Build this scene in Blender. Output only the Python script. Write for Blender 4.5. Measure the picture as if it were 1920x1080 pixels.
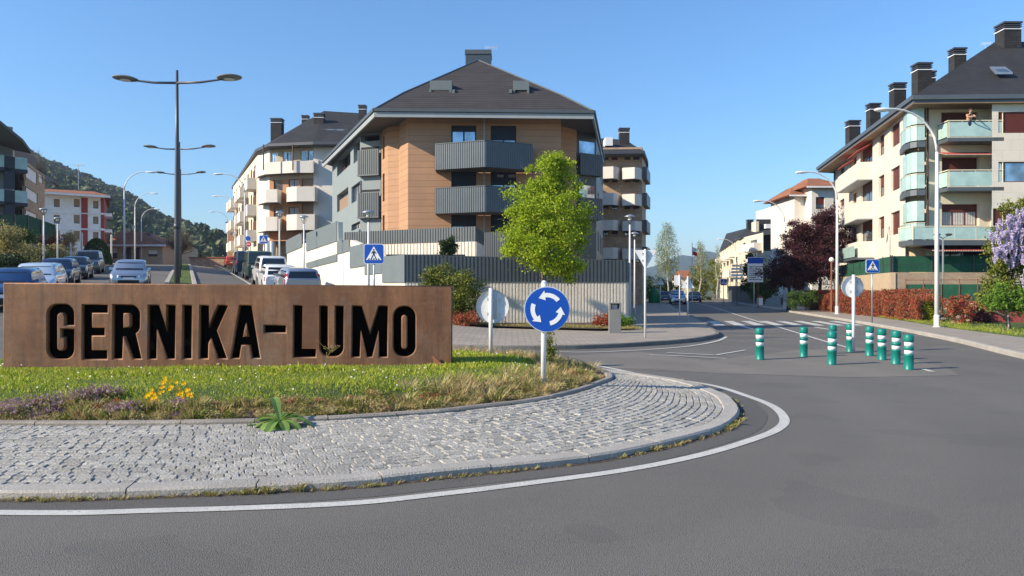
import bpy, bmesh, math, random
import numpy as np
from mathutils import Vector, Matrix
random.seed(7); rng = np.random.default_rng(7)
sc = bpy.context.scene
for o in list(bpy.data.objects): bpy.data.objects.remove(o)
C = sc.collection

# ------------------------------------------------------------------ camera, sky, sun, exposure
CAMH = 1.7; FP = 1386.7; HZ = 543.0
cd = bpy.data.cameras.new('camera'); cam = bpy.data.objects.new('camera', cd); C.objects.link(cam)
cam.location = (0, 0, CAMH); cam.rotation_euler = (math.radians(90), 0, 0)
cd.sensor_width = 36; cd.lens = 26.0; cd.shift_y = (HZ-540)/1920; cd.clip_start = .05; cd.clip_end = 12000
sc.camera = cam
SUN_EL = math.radians(29); SUNV = Vector((-.934, -.358, 0)).normalized()   # horizontal direction towards the sun
w = bpy.data.worlds.new('World'); sc.world = w; w.use_nodes = True
nt = w.node_tree; bg = nt.nodes['Background']; sky = nt.nodes.new('ShaderNodeTexSky')
sky.sky_type = 'NISHITA'; sky.sun_disc = False; sky.sun_elevation = SUN_EL
sky.sun_rotation = math.atan2(SUNV.x, SUNV.y)
sky.altitude = 0; sky.air_density = 1.4; sky.dust_density = 0.0; sky.ozone_density = 10
nt.links.new(sky.outputs[0], bg.inputs[0]); bg.inputs[1].default_value = .125
sd = bpy.data.lights.new('sun', 'SUN'); so = bpy.data.objects.new('sun', sd); C.objects.link(so)
sd.energy = 4.9; sd.angle = math.radians(.5); sd.color = (1, .87, .67)
tos = Vector((SUNV.x*math.cos(SUN_EL), SUNV.y*math.cos(SUN_EL), math.sin(SUN_EL)))
so.rotation_euler = tos.to_track_quat('Z', 'Y').to_euler(); so.location = (-30, -10, 40)
sc.view_settings.view_transform = 'Standard'; sc.view_settings.look = 'None'
sc.view_settings.exposure = 0.68; sc.view_settings.gamma = 1
sc.render.resolution_x = 1024; sc.render.resolution_y = 576

# ------------------------------------------------------------------ photograph measurement helpers
def X(px, d): return (px-960)/FP*d
def Zp(py, d): return CAMH-(py-HZ)/FP*d
def G(px, py, z=0.0):
    d = (CAMH-z)*FP/(py-HZ); return (X(px, d), d)
def sm(t): t = max(0., min(1., t)); return t*t*(3-2*t)
UX, UY = -.404, .915                      # direction of the uphill avenue
def sq(x, y): return x*UX+y*UY, x*UY-y*UX
def xy(s, q): return (s*UX+q*UY, s*UY-q*UX)
HS = [0, 20, 25, 30.7, 39.5, 43.9, 49.3, 87.6, 110, 130, 260]; HV = [0, 0, .35, .9, 1.5, 1.76, 2.1, 4.15, 5.05, 5.4, 6]
def hs(s): return float(np.interp(s, HS, HV))
def T(x, y):
    s, q = sq(x, y)
    z = hs(s)*(1-sm((q-5)/7))
    if q < -10: z += 2.6*sm((-10-q)/7)*sm((s-30)/15)
    return z

# ------------------------------------------------------------------ materials
def nd(nt, t, **kw):
    n = nt.nodes.new('ShaderNode'+t)
    for k, v in kw.items():
        if k.startswith('i_'): n.inputs[k[2:].replace('_', ' ')].default_value = v
        else: setattr(n, k, v)
    return n
def c4(c): return (c[0], c[1], c[2], 1)
def mix(nt, f, a, b, bt='MIX'):
    m = nt.nodes.new('ShaderNodeMix'); m.data_type = 'RGBA'; m.blend_type = bt; m.clamp_factor = True
    for s, v in ((0, f), (6, a), (7, b)):
        if isinstance(v, bpy.types.NodeSocket): nt.links.new(v, m.inputs[s])
        else: m.inputs[s].default_value = v if s == 0 else c4(v)
    return m.outputs[2]
def math_(nt, op, a, b=None):
    m = nt.nodes.new('ShaderNodeMath'); m.operation = op
    for s, v in ((0, a), (1, b)):
        if v is None: continue
        if isinstance(v, bpy.types.NodeSocket): nt.links.new(v, m.inputs[s])
        else: m.inputs[s].default_value = v
    return m.outputs[0]
def noise(nt, vec, scale, detail=4, rough=.6, lo=.35, hi=.65):
    n = nd(nt, 'TexNoise'); n.inputs['Scale'].default_value = scale; n.inputs['Detail'].default_value = detail; n.inputs['Roughness'].default_value = rough
    nt.links.new(vec, n.inputs['Vector'])
    r = nd(nt, 'MapRange'); r.inputs[1].default_value = lo; r.inputs[2].default_value = hi
    nt.links.new(n.outputs[0], r.inputs[0]); return r.outputs[0]
def newmat(name):
    m = bpy.data.materials.new(name); m.use_nodes = True; nt = m.node_tree
    p = nt.nodes['Principled BSDF']; g = nd(nt, 'NewGeometry'); return m, nt, p, g.outputs['Position']
def bump(nt, p, h, dist=.01, st=1.0):
    b = nd(nt, 'Bump'); b.inputs['Distance'].default_value = dist; b.inputs['Strength'].default_value = st
    nt.links.new(h, b.inputs['Height']); nt.links.new(b.outputs[0], p.inputs['Normal']); return b
M = {}
def mat(name, col, rough=.7, metal=0., var=.12, scale=1.5, fine=.06, fscale=25, bd=0., bs=40, streak=0., spec=.5, coat=0.):
    m, nt, p, pos = newmat(name)
    lo = tuple(c*(1-var) for c in col); hi = tuple(min(.95, c*(1+var)) for c in col)
    c = mix(nt, noise(nt, pos, scale), lo, hi)
    if fine: c = mix(nt, noise(nt, pos, fscale, 3), c, tuple(x*(1-3*fine) for x in col)); 
    if streak:
        mp = nd(nt, 'Mapping'); mp.inputs['Scale'].default_value = (3, 3, .25); nt.links.new(pos, mp.inputs[0])
        c = mix(nt, math_(nt, 'MULTIPLY', noise(nt, mp.outputs[0], 1.2, 6, .7, .5, .8), streak), c, tuple(x*.45 for x in col))
    if fine: 
        # keep the fine layer subtle
        pass
    nt.links.new(c, p.inputs['Base Color'])
    p.inputs['Roughness'].default_value = rough; p.inputs['Metallic'].default_value = metal
    p.inputs['Specular IOR Level'].default_value = spec; p.inputs['Coat Weight'].default_value = coat
    if bd: bump(nt, p, noise(nt, pos, bs, 4), bd)
    M[name] = m; return m
def flat(name, col, rough=.6, metal=0., spec=.5, coat=0., emit=0.):
    m, nt, p, pos = newmat(name)
    p.inputs['Base Color'].default_value = c4(col); p.inputs['Roughness'].default_value = rough
    p.inputs['Metallic'].default_value = metal; p.inputs['Specular IOR Level'].default_value = spec; p.inputs['Coat Weight'].default_value = coat
    M[name] = m; return m
def lined(name, col, pitch, axis='z', lw=.06, rough=.7, dark=.35, var=.15, vjoint=0., bd=.006, spec=.3, rowvar=.12):
    """surface with horizontal joints (z) at a pitch, optional staggered vertical joints"""
    m, nt, p, pos = newmat(name)
    s = nd(nt, 'SeparateXYZ'); nt.links.new(pos, s.inputs[0])
    zc = s.outputs[2]; r = math_(nt, 'MULTIPLY', zc, 1/pitch); fr = math_(nt, 'FRACT', r); row = math_(nt, 'FLOOR', r)
    ln = math_(nt, 'LESS_THAN', fr, lw)
    c = mix(nt, noise(nt, pos, .8), tuple(x*(1-var) for x in col), tuple(x*(1+var) for x in col))
    if vjoint:
        h = math_(nt, 'ADD', math_(nt, 'MULTIPLY', s.outputs[0], 1.0), s.outputs[1])
        h = math_(nt, 'ADD', math_(nt, 'MULTIPLY', h, 1/vjoint), math_(nt, 'MULTIPLY', math_(nt, 'MODULO', row, 2.0), .5))
        hf = math_(nt, 'FRACT', h); hc = math_(nt, 'FLOOR', h)
        ln = math_(nt, 'MAXIMUM', ln, math_(nt, 'LESS_THAN', hf, lw*pitch/vjoint))
        cv = nd(nt, 'CombineXYZ'); nt.links.new(hc, cv.inputs[0]); nt.links.new(row, cv.inputs[1])
    else:
        cv = nd(nt, 'CombineXYZ'); nt.links.new(row, cv.inputs[1])
    wn = nd(nt, 'TexWhiteNoise'); wn.noise_dimensions = '3D'; nt.links.new(cv.outputs[0], wn.inputs['Vector'])
    c = mix(nt, math_(nt, 'MULTIPLY', wn.outputs[0], rowvar*2.5), c, tuple(x*.6 for x in col))
    c = mix(nt, ln, c, tuple(x*dark for x in col))
    nt.links.new(c, p.inputs['Base Color']); p.inputs['Roughness'].default_value = rough; p.inputs['Specular IOR Level'].default_value = spec
    if bd: bump(nt, p, math_(nt, 'SUBTRACT', 1.0, ln), bd)
    M[name] = m; return m
def leafmat(name, cols, trans=.35, rough=.6):
    m = bpy.data.materials.new(name); m.use_nodes = True; nt = m.node_tree; nt.nodes.clear()
    out = nd(nt, 'OutputMaterial'); at = nd(nt, 'Attribute', attribute_name='rnd')
    cr = nd(nt, 'ValToRGB'); el = cr.color_ramp.elements
    el[0].color = c4(cols[0]); el[1].color = c4(cols[-1])
    for i, c in enumerate(cols[1:-1]):
        e = el.new((i+1)/(len(cols)-1)); e.color = c4(c)
    nt.links.new(at.outputs['Fac'], cr.inputs[0])
    p = nd(nt, 'BsdfPrincipled'); p.inputs['Roughness'].default_value = rough; p.inputs['Specular IOR Level'].default_value = .25
    t = nd(nt, 'BsdfTranslucent'); nt.links.new(cr.outputs[0], p.inputs['Base Color']); nt.links.new(cr.outputs[0], t.inputs['Color'])
    ms = nd(nt, 'MixShader'); ms.inputs[0].default_value = trans
    nt.links.new(p.outputs[0], ms.inputs[1]); nt.links.new(t.outputs[0], ms.inputs[2]); nt.links.new(ms.outputs[0], out.inputs[0])
    M[name] = m; return m
def glassmat(name, col, rough=.04, spec=.9, metal=0.):
    m, nt, p, pos = newmat(name)
    nt.links.new(mix(nt, noise(nt, pos, .9, 2), tuple(x*.6 for x in col), tuple(x*1.3 for x in col)), p.inputs['Base Color'])
    p.inputs['Roughness'].default_value = rough; p.inputs['Specular IOR Level'].default_value = spec; p.inputs['Metallic'].default_value = metal
    bump(nt, p, noise(nt, pos, .7, 1), .01, .3)
    M[name] = m; return m

# asphalt
def asphalt(name, col, warm=(1, 1, 1)):
    m, nt, p, pos = newmat(name)
    a = noise(nt, pos, .22, 5, .6, .3, .7); b = noise(nt, pos, 110, 2, .5, .35, .65); d = noise(nt, pos, 2.3, 5, .7, .3, .75)
    c = mix(nt, a, tuple(x*.80 for x in col), tuple(x*1.17*wv for x, wv in zip(col, warm)))
    c = mix(nt, math_(nt, 'MULTIPLY', d, .35), c, tuple(x*.72 for x in col))
    c = mix(nt, math_(nt, 'MULTIPLY', b, .7), c, tuple(x*1.9 for x in col))
    v = nd(nt, 'TexVoronoi'); v.inputs['Scale'].default_value = 65; nt.links.new(pos, v.inputs['Vector'])
    sp = math_(nt, 'LESS_THAN', v.outputs['Distance'], .22)
    c = mix(nt, math_(nt, 'MULTIPLY', sp, .6), c, tuple(x*.3 for x in col))
    # tyre-polished lanes circling the island, where traffic runs
    sb = nd(nt, 'VectorMath', operation='SUBTRACT'); nt.links.new(pos, sb.inputs[0]); sb.inputs[1].default_value = (-4.5, 12.6, 0)
    ln = nd(nt, 'VectorMath', operation='LENGTH'); nt.links.new(sb.outputs[0], ln.inputs[0])
    wv = math_(nt, 'SINE', math_(nt, 'ADD', math_(nt, 'MULTIPLY', ln.outputs['Value'], 2.6), math_(nt, 'MULTIPLY', a, 2.2)))
    c = mix(nt, math_(nt, 'MULTIPLY', math_(nt, 'MAXIMUM', wv, 0.0), .30), c, tuple(x*1.6 for x in col))
    c = mix(nt, math_(nt, 'MULTIPLY', math_(nt, 'GREATER_THAN', noise(nt, pos, .55, 3, .4, .0, 1.), .60), .16), c, tuple(x*.6*q for x, q in zip(col, (.95, 1, 1.1))))
    mp = nd(nt, 'Mapping'); mp.inputs['Scale'].default_value = (.12, .9, 1); mp.inputs['Rotation'].default_value = (0, 0, .25); nt.links.new(pos, mp.inputs[0])
    c = mix(nt, math_(nt, 'MULTIPLY', noise(nt, mp.outputs[0], .8, 4, .55, .45, .7), .28), c, tuple(x*1.5 for x in col))
    # a few sealed cracks
    nz = nd(nt, 'TexNoise'); nz.inputs['Scale'].default_value = .9; nz.inputs['Detail'].default_value = 5; nt.links.new(pos, nz.inputs['Vector'])
    add = nd(nt, 'VectorMath', operation='ADD'); nt.links.new(pos, add.inputs[0]); nt.links.new(nz.outputs['Color'], add.inputs[1])
    v2 = nd(nt, 'TexVoronoi', feature='DISTANCE_TO_EDGE'); v2.inputs['Scale'].default_value = .16; nt.links.new(add.outputs[0], v2.inputs['Vector'])
    ck = math_(nt, 'LESS_THAN', v2.outputs['Distance'], .0016)
    nt.links.new(c, p.inputs['Base Color']); p.inputs['Roughness'].default_value = .82; p.inputs['Specular IOR Level'].default_value = .35
    h = math_(nt, 'ADD', b, math_(nt, 'MULTIPLY', sp, -.8)); bump(nt, p, h, .004, .8)
    M[name] = m
asphalt('asphalt', (.116, .108, .096)); asphalt('asphalt_tan', (.150, .136, .116)); asphalt('asphalt_edge', (.088, .083, .075))
# corten
m, nt, p, pos = newmat('corten')
mp = nd(nt, 'Mapping'); mp.inputs['Scale'].default_value = (1.2, 1.2, .5); nt.links.new(pos, mp.inputs[0])
c = mix(nt, noise(nt, mp.outputs[0], 1.6, 8, .65, .38, .62), (.16, .064, .028), (.31, .14, .06))
c = mix(nt, math_(nt, 'MULTIPLY', noise(nt, pos, 1.0, 9, .75, .50, .66), .55), c, (.22, .165, .125))
c = mix(nt, math_(nt, 'MULTIPLY', noise(nt, pos, 14, 5, .7, .4, .7), .4), c, (.09, .04, .022))
mp2 = nd(nt, 'Mapping'); mp2.inputs['Scale'].default_value = (9, 9, .5); nt.links.new(pos, mp2.inputs[0])
c = mix(nt, math_(nt, 'MULTIPLY', noise(nt, mp2.outputs[0], 1.4, 5, .6, .5, .7), .6), c, (.085, .036, .02))
mp3 = nd(nt, 'Mapping'); mp3.inputs['Scale'].default_value = (.8, .8, 8); nt.links.new(pos, mp3.inputs[0])
c = mix(nt, math_(nt, 'MULTIPLY', noise(nt, mp3.outputs[0], 1.3, 4, .6, .5, .8), .3), c, (.30, .14, .07))
nt.links.new(c, p.inputs['Base Color']); p.inputs['Roughness'].default_value = .62; p.inputs['Specular IOR Level'].default_value = .5
bump(nt, p, noise(nt, pos, 60, 4), .002); M['corten'] = m
# road paint, worn
m, nt, p, pos = newmat('paint')
c = mix(nt, noise(nt, pos, 60, 4, .7, .52, .68), (.60, .585, .53), (.2, .2, .19)); c = mix(nt, math_(nt, 'MULTIPLY', noise(nt, pos, 2.5, 5), .45), c, (.36, .35, .33))
nt.links.new(c, p.inputs['Base Color']); p.inputs['Roughness'].default_value = .7; M['paint'] = m
# setts: colour varies per stone through the rnd attribute
m, nt, p, pos = newmat('sett')
at = nd(nt, 'Attribute', attribute_name='rnd')
c = mix(nt, at.outputs['Fac'], (.36, .34, .30), (.55, .525, .47)); c = mix(nt, math_(nt, 'MULTIPLY', noise(nt, pos, 45, 5, .7), .5), c, (.18, .17, .15))
c = mix(nt, math_(nt, 'MULTIPLY', noise(nt, pos, .7, 5, .6, .5, .7), .35), c, (.46, .42, .33))
nt.links.new(c, p.inputs['Base Color']); p.inputs['Roughness'].default_value = .75
bump(nt, p, noise(nt, pos, 38, 5, .6), .009, 1); M['sett'] = m

mat('concrete', (.50, .49, .46), .8, var=.14, fine=.08, fscale=60, bd=.003, bs=80, streak=.25)
mat('kerb', (.44, .41, .36), .8, var=.2, fine=.08, fscale=50, bd=.004, bs=60)
mat('kerb_mid', (.33, .295, .25), .85, var=.25, fine=.1, fscale=40, bd=.004, bs=60)  # inner kerb, base colour lowered to take in the shade on its right part
mat('kerb_dark', (.20, .19, .17), .85, var=.25, fine=.1, fscale=40, bd=.004, bs=60)
mat('dirt', (.085, .06, .045), .95, var=.35, fine=.1, scale=4, bd=.02, bs=14)
mat('ground', (.09, .10, .045), .95, var=.3, fine=.1, scale=.4, bd=.02, bs=6)
mat('lawn', (.075, .13, .02), .9, var=.3, scale=1.6, fine=.1, bd=.02, bs=30)
mat('ribbed_concrete', (.78, .70, .59), .8, var=.1, fine=.05, streak=.3, bd=.003)
mat('render_beige', (.74, .69, .58), .85, var=.06, fine=.02, streak=.12, bd=.002)
mat('render_white', (.76, .70, .62), .85, var=.06, fine=.02, streak=.12)
mat('render_cream', (.72, .64, .48), .85, var=.07, fine=.03, streak=.15)
mat('plain_white', (.78, .78, .78), .8, var=.05, fine=.0, streak=.1)
mat('tan_wall', (.50, .40, .27), .85, var=.1, fine=.04)
mat('red_paint', (.32, .045, .03), .7, var=.12, fine=.03)
mat('red_wall', (.26, .05, .045), .85, var=.18, fine=.05, streak=.25)
mat('orange_wall', (.50, .25, .12), .8, var=.1)
mat('slate_metal', (.095, .11, .12), .5, var=.1, fine=.03, metal=.2, streak=.15)
mat('grey_panel', (.15, .18, .19), .55, var=.08, fine=.03, streak=.12)
mat('grey_render', (.24, .28, .29), .7, var=.07, fine=.03, streak=.1)
mat('mid_metal', (.115, .135, .15), .45, var=.1, fine=.03, metal=.25, streak=.1)
mat('fascia', (.33, .36, .37), .5, var=.08, fine=.02)
mat('soffit', (.12, .12, .115), .8, var=.1)
mat('galv', (.50, .52, .53), .38, metal=.75, var=.12, scale=4, fine=.05)
mat('white_post', (.72, .72, .72), .4, var=.07, scale=4, fine=.03)
mat('dark_steel', (.10, .10, .11), .45, metal=.5, var=.1)
mat('sign_back', (.80, .80, .80), .5, metal=0., var=.08, scale=5, fine=.03)
mat('bark', (.16, .12, .085), .9, var=.3, scale=9, bd=.01, bs=30)
mat('bark_pale', (.45, .42, .36), .9, var=.35, scale=9, bd=.01, bs=30)
mat('bark_dark', (.06, .045, .04), .9, var=.3, scale=9)
mat('rubber', (.02, .02, .02), .85, var=.1)
mat('bin_grey', (.20, .20, .195), .6, var=.12, fine=.05)
mat('rust', (.25, .10, .05), .8, var=.25)
mat('wood_dark', (.10, .04, .025), .55, var=.15, fine=.04)
mat('burgundy', (.13, .028, .02), .5, var=.15, fine=.03)
mat('shutter_tan', (.30, .20, .13), .7, var=.1)
mat('shutter_blue', (.022, .03, .045), .5, var=.1)
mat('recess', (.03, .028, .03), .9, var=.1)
mat('curtain', (.55, .53, .50), .85, var=.15, scale=5)
mat('skin', (.52, .30, .20), .6, var=.05)
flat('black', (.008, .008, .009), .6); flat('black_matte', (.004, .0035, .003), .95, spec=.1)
flat('sign_blue', (.0, .07, .42), .35, spec=.5, coat=.2); flat('sign_white', (.82, .83, .84), .35); flat('sign_rim', (.55, .62, .72), .35)
flat('sign_red', (.55, .02, .02), .4); flat('bright_yellow', (.85, .55, .0), .6)
flat('lens', (.75, .76, .74), .25); flat('tail', (.35, .01, .01), .25); flat('chrome', (.6, .6, .6), .2, metal=.9)
mat('bollard_green', (.0, .195, .16), .42, var=.1, scale=6, fine=.05); flat('bollard_white', (.72, .76, .76), .45)
mat('shaded_navy_panel', (.045, .058, .075), .55, var=.1)  # bay cladding darkened: the shade on it is put into the colour
mat('igloo_green', (.0, .22, .08), .5, var=.08)
mat('awning_red', (.40, .07, .06), .8, var=.15)
flat('dark_blue_pipe', (.02, .03, .06), .5)
mat('green_net', (.012, .105, .055), .85, var=.3, scale=2.5, fine=.1, bd=.01, bs=30, streak=.3)
mat('teal_glass', (.40, .56, .53), .25, var=.1, fine=.0, spec=.6)
mat('ivory', (.75, .68, .5), .5, var=.05)
glassmat('glass', (.10, .12, .14), metal=.35); glassmat('glass_blue', (.42, .50, .58), metal=.8); glassmat('car_glass', (.012, .015, .02), .05)
glassmat('glass_light', (.35, .40, .42), metal=.55)
lined('brick_clad', (.46, .265, .155), .42, lw=.06, dark=.62, var=.06, vjoint=0, rowvar=.09)
lined('slate_roof', (.042, .041, .042), .16, lw=.14, dark=.45, var=.2, vjoint=.3, rowvar=.25, rough=.75, bd=.01)
lined('slate_tile', (.056, .050, .048), .23, lw=.22, dark=.25, var=.15, vjoint=0, rowvar=.1, rough=.85, bd=.012)
lined('red_tile', (.42, .17, .085), .2, lw=.2, dark=.5, var=.25, vjoint=.25, rowvar=.25, rough=.85, bd=.02)
lined('brick', (.43, .32, .22), .075, lw=.14, dark=1.3, var=.15, vjoint=.25, rowvar=.25, rough=.9, bd=.004)
lined('clad_white', (.74, .67, .57), .62, lw=.03, dark=.78, var=.05, vjoint=.95, rowvar=.05, bd=0)
lined('brick_tan', (.52, .37, .25), .35, lw=.1, dark=.7, var=.15, vjoint=.5, rowvar=.3, rough=.9, bd=.004)
lined('shutter', (.14, .035, .025), .06, lw=.3, dark=.6, var=.1, rough=.5, rowvar=.05, bd=.004)
lined('shutter_dark', (.028, .038, .055), .06, lw=.3, dark=.6, var=.1, rough=.5, rowvar=.05, bd=.004)
# paving slabs (horizontal brick pattern)
m, nt, p, pos = newmat('paving')
b = nd(nt, 'TexBrick'); b.inputs['Scale'].default_value = 1; b.inputs['Brick Width'].default_value = .4; b.inputs['Row Height'].default_value = .2
b.inputs['Mortar Size'].default_value = .012; b.inputs['Color1'].default_value = c4((.40, .345, .28)); b.inputs['Color2'].default_value = c4((.31, .265, .215)); b.inputs['Mortar'].default_value = c4((.15, .13, .11))
nt.links.new(pos, b.inputs['Vector'])
c = mix(nt, math_(nt, 'MULTIPLY', noise(nt, pos, .8, 5), .4), b.outputs['Color'], (.24, .21, .18)); nt.links.new(c, p.inputs['Base Color']); p.inputs['Roughness'].default_value = .85
bump(nt, p, b.outputs['Fac'], -.005); M['paving'] = m

leafmat('leaf_spring', [(.17, .27, .01), (.33, .44, .02), (.50, .58, .06)], .42)
leafmat('leaf_mid', [(.07, .15, .02), (.13, .25, .03), (.24, .36, .05)], .35)
leafmat('leaf_green', [(.03, .07, .012), (.06, .12, .02), (.12, .18, .03)], .3)
leafmat('leaf_olive', [(.07, .10, .015), (.17, .20, .03), (.30, .30, .06)], .3)
leafmat('leaf_dark', [(.012, .03, .008), (.025, .05, .012), (.05, .08, .02)], .2)
leafmat('leaf_purple', [(.028, .008, .014), (.06, .018, .026), (.12, .035, .035)], .3)
leafmat('leaf_red', [(.12, .14, .03), (.36, .035, .035), (.50, .08, .06), (.16, .15, .04), (.62, .20, .13)], .3)
leafmat('leaf_birch', [(.14, .18, .06), (.26, .29, .11), (.38, .38, .20)], .35)
leafmat('leaf_yellow', [(.20, .26, .01), (.40, .42, .02), (.10, .20, .01)], .35)
leafmat('leaf_hill', [(.022, .045, .018), (.04, .07, .024), (.09, .12, .035), (.06, .08, .05), (.13, .14, .05)], .1)
leafmat('leaf_hill_light', [(.05, .075, .02), (.08, .11, .03), (.11, .13, .05)], .1)
leafmat('bloom_white', [(.55, .48, .42), (.7, .62, .5), (.45, .2, .15)], .2)
leafmat('bloom_wisteria', [(.42, .34, .56), (.60, .53, .74), (.80, .75, .88)], .35)
leafmat('bloom_purple', [(.25, .10, .25), (.38, .22, .38), (.42, .34, .32)], .3)
leafmat('bloom_yellow', [(.85, .50, .0), (.95, .68, .01), (.9, .35, .0)], .3)
leafmat('bloom_pink', [(.7, .12, .10), (.85, .3, .25)], .3)
leafmat('daisy', [(.7, .7, .66), (.85, .85, .8)], .2)
leafmat('grass_blade', [(.13, .21, .01), (.26, .37, .015), (.40, .48, .03), (.54, .55, .08), (.55, .46, .18)], .35)
leafmat('dry_grass', [(.40, .30, .12), (.66, .54, .28), (.36, .36, .10), (.44, .24, .13), (.70, .60, .36)], .3)
leafmat('weed', [(.20, .22, .05), (.50, .42, .18), (.36, .22, .12), (.22, .32, .05), (.46, .30, .16)], .3)
leafmat('weed_big', [(.16, .27, .06), (.24, .36, .10)], .3)
leafmat('twigs', [(.10, .08, .06), (.18, .14, .10)], .0)

# ------------------------------------------------------------------ mesh building helpers
class MB:
    def __init__(s): s.v = []; s.f = []; s.a = []
    def add(s, vs, fs, a=0.):
        n = len(s.v); s.v += [tuple(v) for v in vs]; s.f += [tuple(i+n for i in f) for f in fs]; s.a += [a]*len(fs); return s
    def quad(s, a, b, c, d, r=0.): return s.add([a, b, c, d], [(0, 1, 2, 3)], r)
    def poly(s, pts): return s.add(pts, [tuple(range(len(pts)))])
    def box(s, x0, x1, y0, y1, z0, z1):
        return s.hexa([(x0, y0, z0), (x1, y0, z0), (x1, y1, z0), (x0, y1, z0)], [(x0, y0, z1), (x1, y0, z1), (x1, y1, z1), (x0, y1, z1)])
    def hexa(s, lo, hi):
        n = len(lo); fs = [tuple(range(n))[::-1], tuple(range(n, 2*n))]+[(i, (i+1) % n, n+(i+1) % n, n+i) for i in range(n)]
        return s.add(list(lo)+list(hi), fs)
    def prism(s, pts, z0, z1):      # plan polygon
        return s.hexa([(p[0], p[1], z0) for p in pts], [(p[0], p[1], z1) for p in pts])
    def tube(s, pts, r, n=8, caps=True):
        pts = [Vector(p) for p in pts]; rs = r if isinstance(r, (list, tuple)) else [r]*len(pts)
        vs = []; fs = []
        for i, p in enumerate(pts):
            t = (pts[min(i+1, len(pts)-1)]-pts[max(i-1, 0)]).normalized()
            a = t.cross(Vector((0, 0, 1))) if abs(t.z) < .95 else t.cross(Vector((0, 1, 0))); a.normalize(); b = t.cross(a)
            for k in range(n):
                an = 2*math.pi*k/n; vs.append(p+(a*math.cos(an)+b*math.sin(an))*rs[i])
        for i in range(len(pts)-1):
            for k in range(n): fs.append((i*n+k, i*n+(k+1) % n, (i+1)*n+(k+1) % n, (i+1)*n+k))
        if caps: fs += [tuple(range(n))[::-1], tuple(range((len(pts)-1)*n, len(pts)*n))]
        return s.add(vs, fs)
    def lathe(s, prof, cx=0, cy=0, n=20, z=0):   # profile of (r, z)
        vs = []; fs = []
        for r, zz in prof:
            for k in range(n): a = 2*math.pi*k/n; vs.append((cx+r*math.cos(a), cy+r*math.sin(a), z+zz))
        for i in range(len(prof)-1):
            for k in range(n): fs.append((i*n+k, i*n+(k+1) % n, (i+1)*n+(k+1) % n, (i+1)*n+k))
        fs += [tuple(range(n))[::-1], tuple(range((len(prof)-1)*n, len(prof)*n))]
        return s.add(vs, fs)
    def disc(s, c, r, ny, th=.004, n=36):  # a disc facing -y (ny=-1) or +y
        return s.add([(c[0]+r*math.cos(2*math.pi*k/n), c[1]-th/2, c[2]+r*math.sin(2*math.pi*k/n)) for k in range(n)]+[(c[0]+r*math.cos(2*math.pi*k/n), c[1]+th/2, c[2]+r*math.sin(2*math.pi*k/n)) for k in range(n)],
                     [tuple(range(n)), tuple(range(n, 2*n))[::-1]]+[(k, k+n, (k+1) % n+n, (k+1) % n) for k in range(n)])
    def plate(s, pts, y0, y1):       # polygon in xz given thickness in y
        n = len(pts)
        return s.add([(a, y0, b) for a, b in pts]+[(a, y1, b) for a, b in pts], [tuple(range(n)), tuple(range(n, 2*n))[::-1]]+[(k, k+n, (k+1) % n+n, (k+1) % n) for k in range(n)])
    def mesh(s, name, m, smooth=False):
        me = bpy.data.meshes.new(name); me.from_pydata(s.v, [], s.f); 
        if any(s.a):
            at = me.attributes.new('rnd', 'FLOAT', 'FACE'); at.data.foreach_set('value', s.a)
        bm = bmesh.new(); bm.from_mesh(me); bmesh.ops.recalc_face_normals(bm, faces=bm.faces); bm.to_mesh(me); bm.free()
        if m: me.materials.append(M[m] if isinstance(m, str) else m)
        if smooth: me.polygons.foreach_set('use_smooth', [True]*len(me.polygons))
        me.update(); return me
def tag(o, label=None, cat=None, group=None, kind=None):
    if label: o['label'] = label
    if cat: o['category'] = cat
    if group: o['group'] = group
    if kind: o['kind'] = kind
    return o
def thing(name, label, cat, loc=(0, 0, 0), group=None):
    o = bpy.data.objects.new(name, None); C.objects.link(o); o.location = loc; o.empty_display_size = .3
    return tag(o, label, cat, group)
def link(name, me, parent=None):
    o = bpy.data.objects.new(name, me); C.objects.link(o)
    if parent is not None:
        o.parent = parent
        if parent.type == 'EMPTY': o.matrix_parent_inverse = Matrix.Translation(-Vector(parent.location))
    return o
def part(name, mb, m, parent, smooth=False, label=None):
    o = link(name, mb.mesh(name, m, smooth), parent)
    if label: o['label'] = label
    return o
def solo(name, mb, m, label, cat, group=None, smooth=False): return tag(link(name, mb.mesh(name, m, smooth)), label, cat, group)
def struct(name, mb, m, smooth=False): return tag(link(name, mb.mesh(name, m, smooth)), kind='structure')
def copy_tree(o, parent=None):
    c = o.copy(); C.objects.link(c); c.parent = parent
    for ch in list(o.children): copy_tree(ch, c)
    return c
def place(o, x, y, z=None, rz=0, label=None, group=None, rx=0, ry=0):
    o.location = (x, y, T(x, y) if z is None else z); o.rotation_euler = (rx, ry, rz)
    if label: o['label'] = label
    if group: o['group'] = group
    return o

# leaves: arrays of centres -> one mesh of small diamond leaves
def leaf_mesh(name, P, size, m, aspect=.55, up=0., jit=.35, droop=0., base=None, stand=False, lean=.35):
    P = np.asarray(P, float); n = len(P)
    d = rng.normal(size=(n, 3)); d[:, 2] = d[:, 2]*(1-up)+up*1.2-droop
    if stand: d[:, :2] *= lean; d[:, 2] = np.abs(d[:, 2])+.8
    d /= np.linalg.norm(d, axis=1)[:, None]
    r = rng.normal(size=(n, 3)); s = np.cross(d, r); s /= np.linalg.norm(s, axis=1)[:, None]+1e-9
    L = (np.asarray(size)*(1+jit*rng.uniform(-1, 1, n)))[:, None]
    a = P if stand else P-d*L/2
    V = np.empty((n, 4, 3)); V[:, 0] = a; V[:, 1] = a+d*L*.45+s*L*aspect/2; V[:, 2] = a+d*L; V[:, 3] = a+d*L*.45-s*L*aspect/2
    return quads_mesh(name, V, m)
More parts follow.
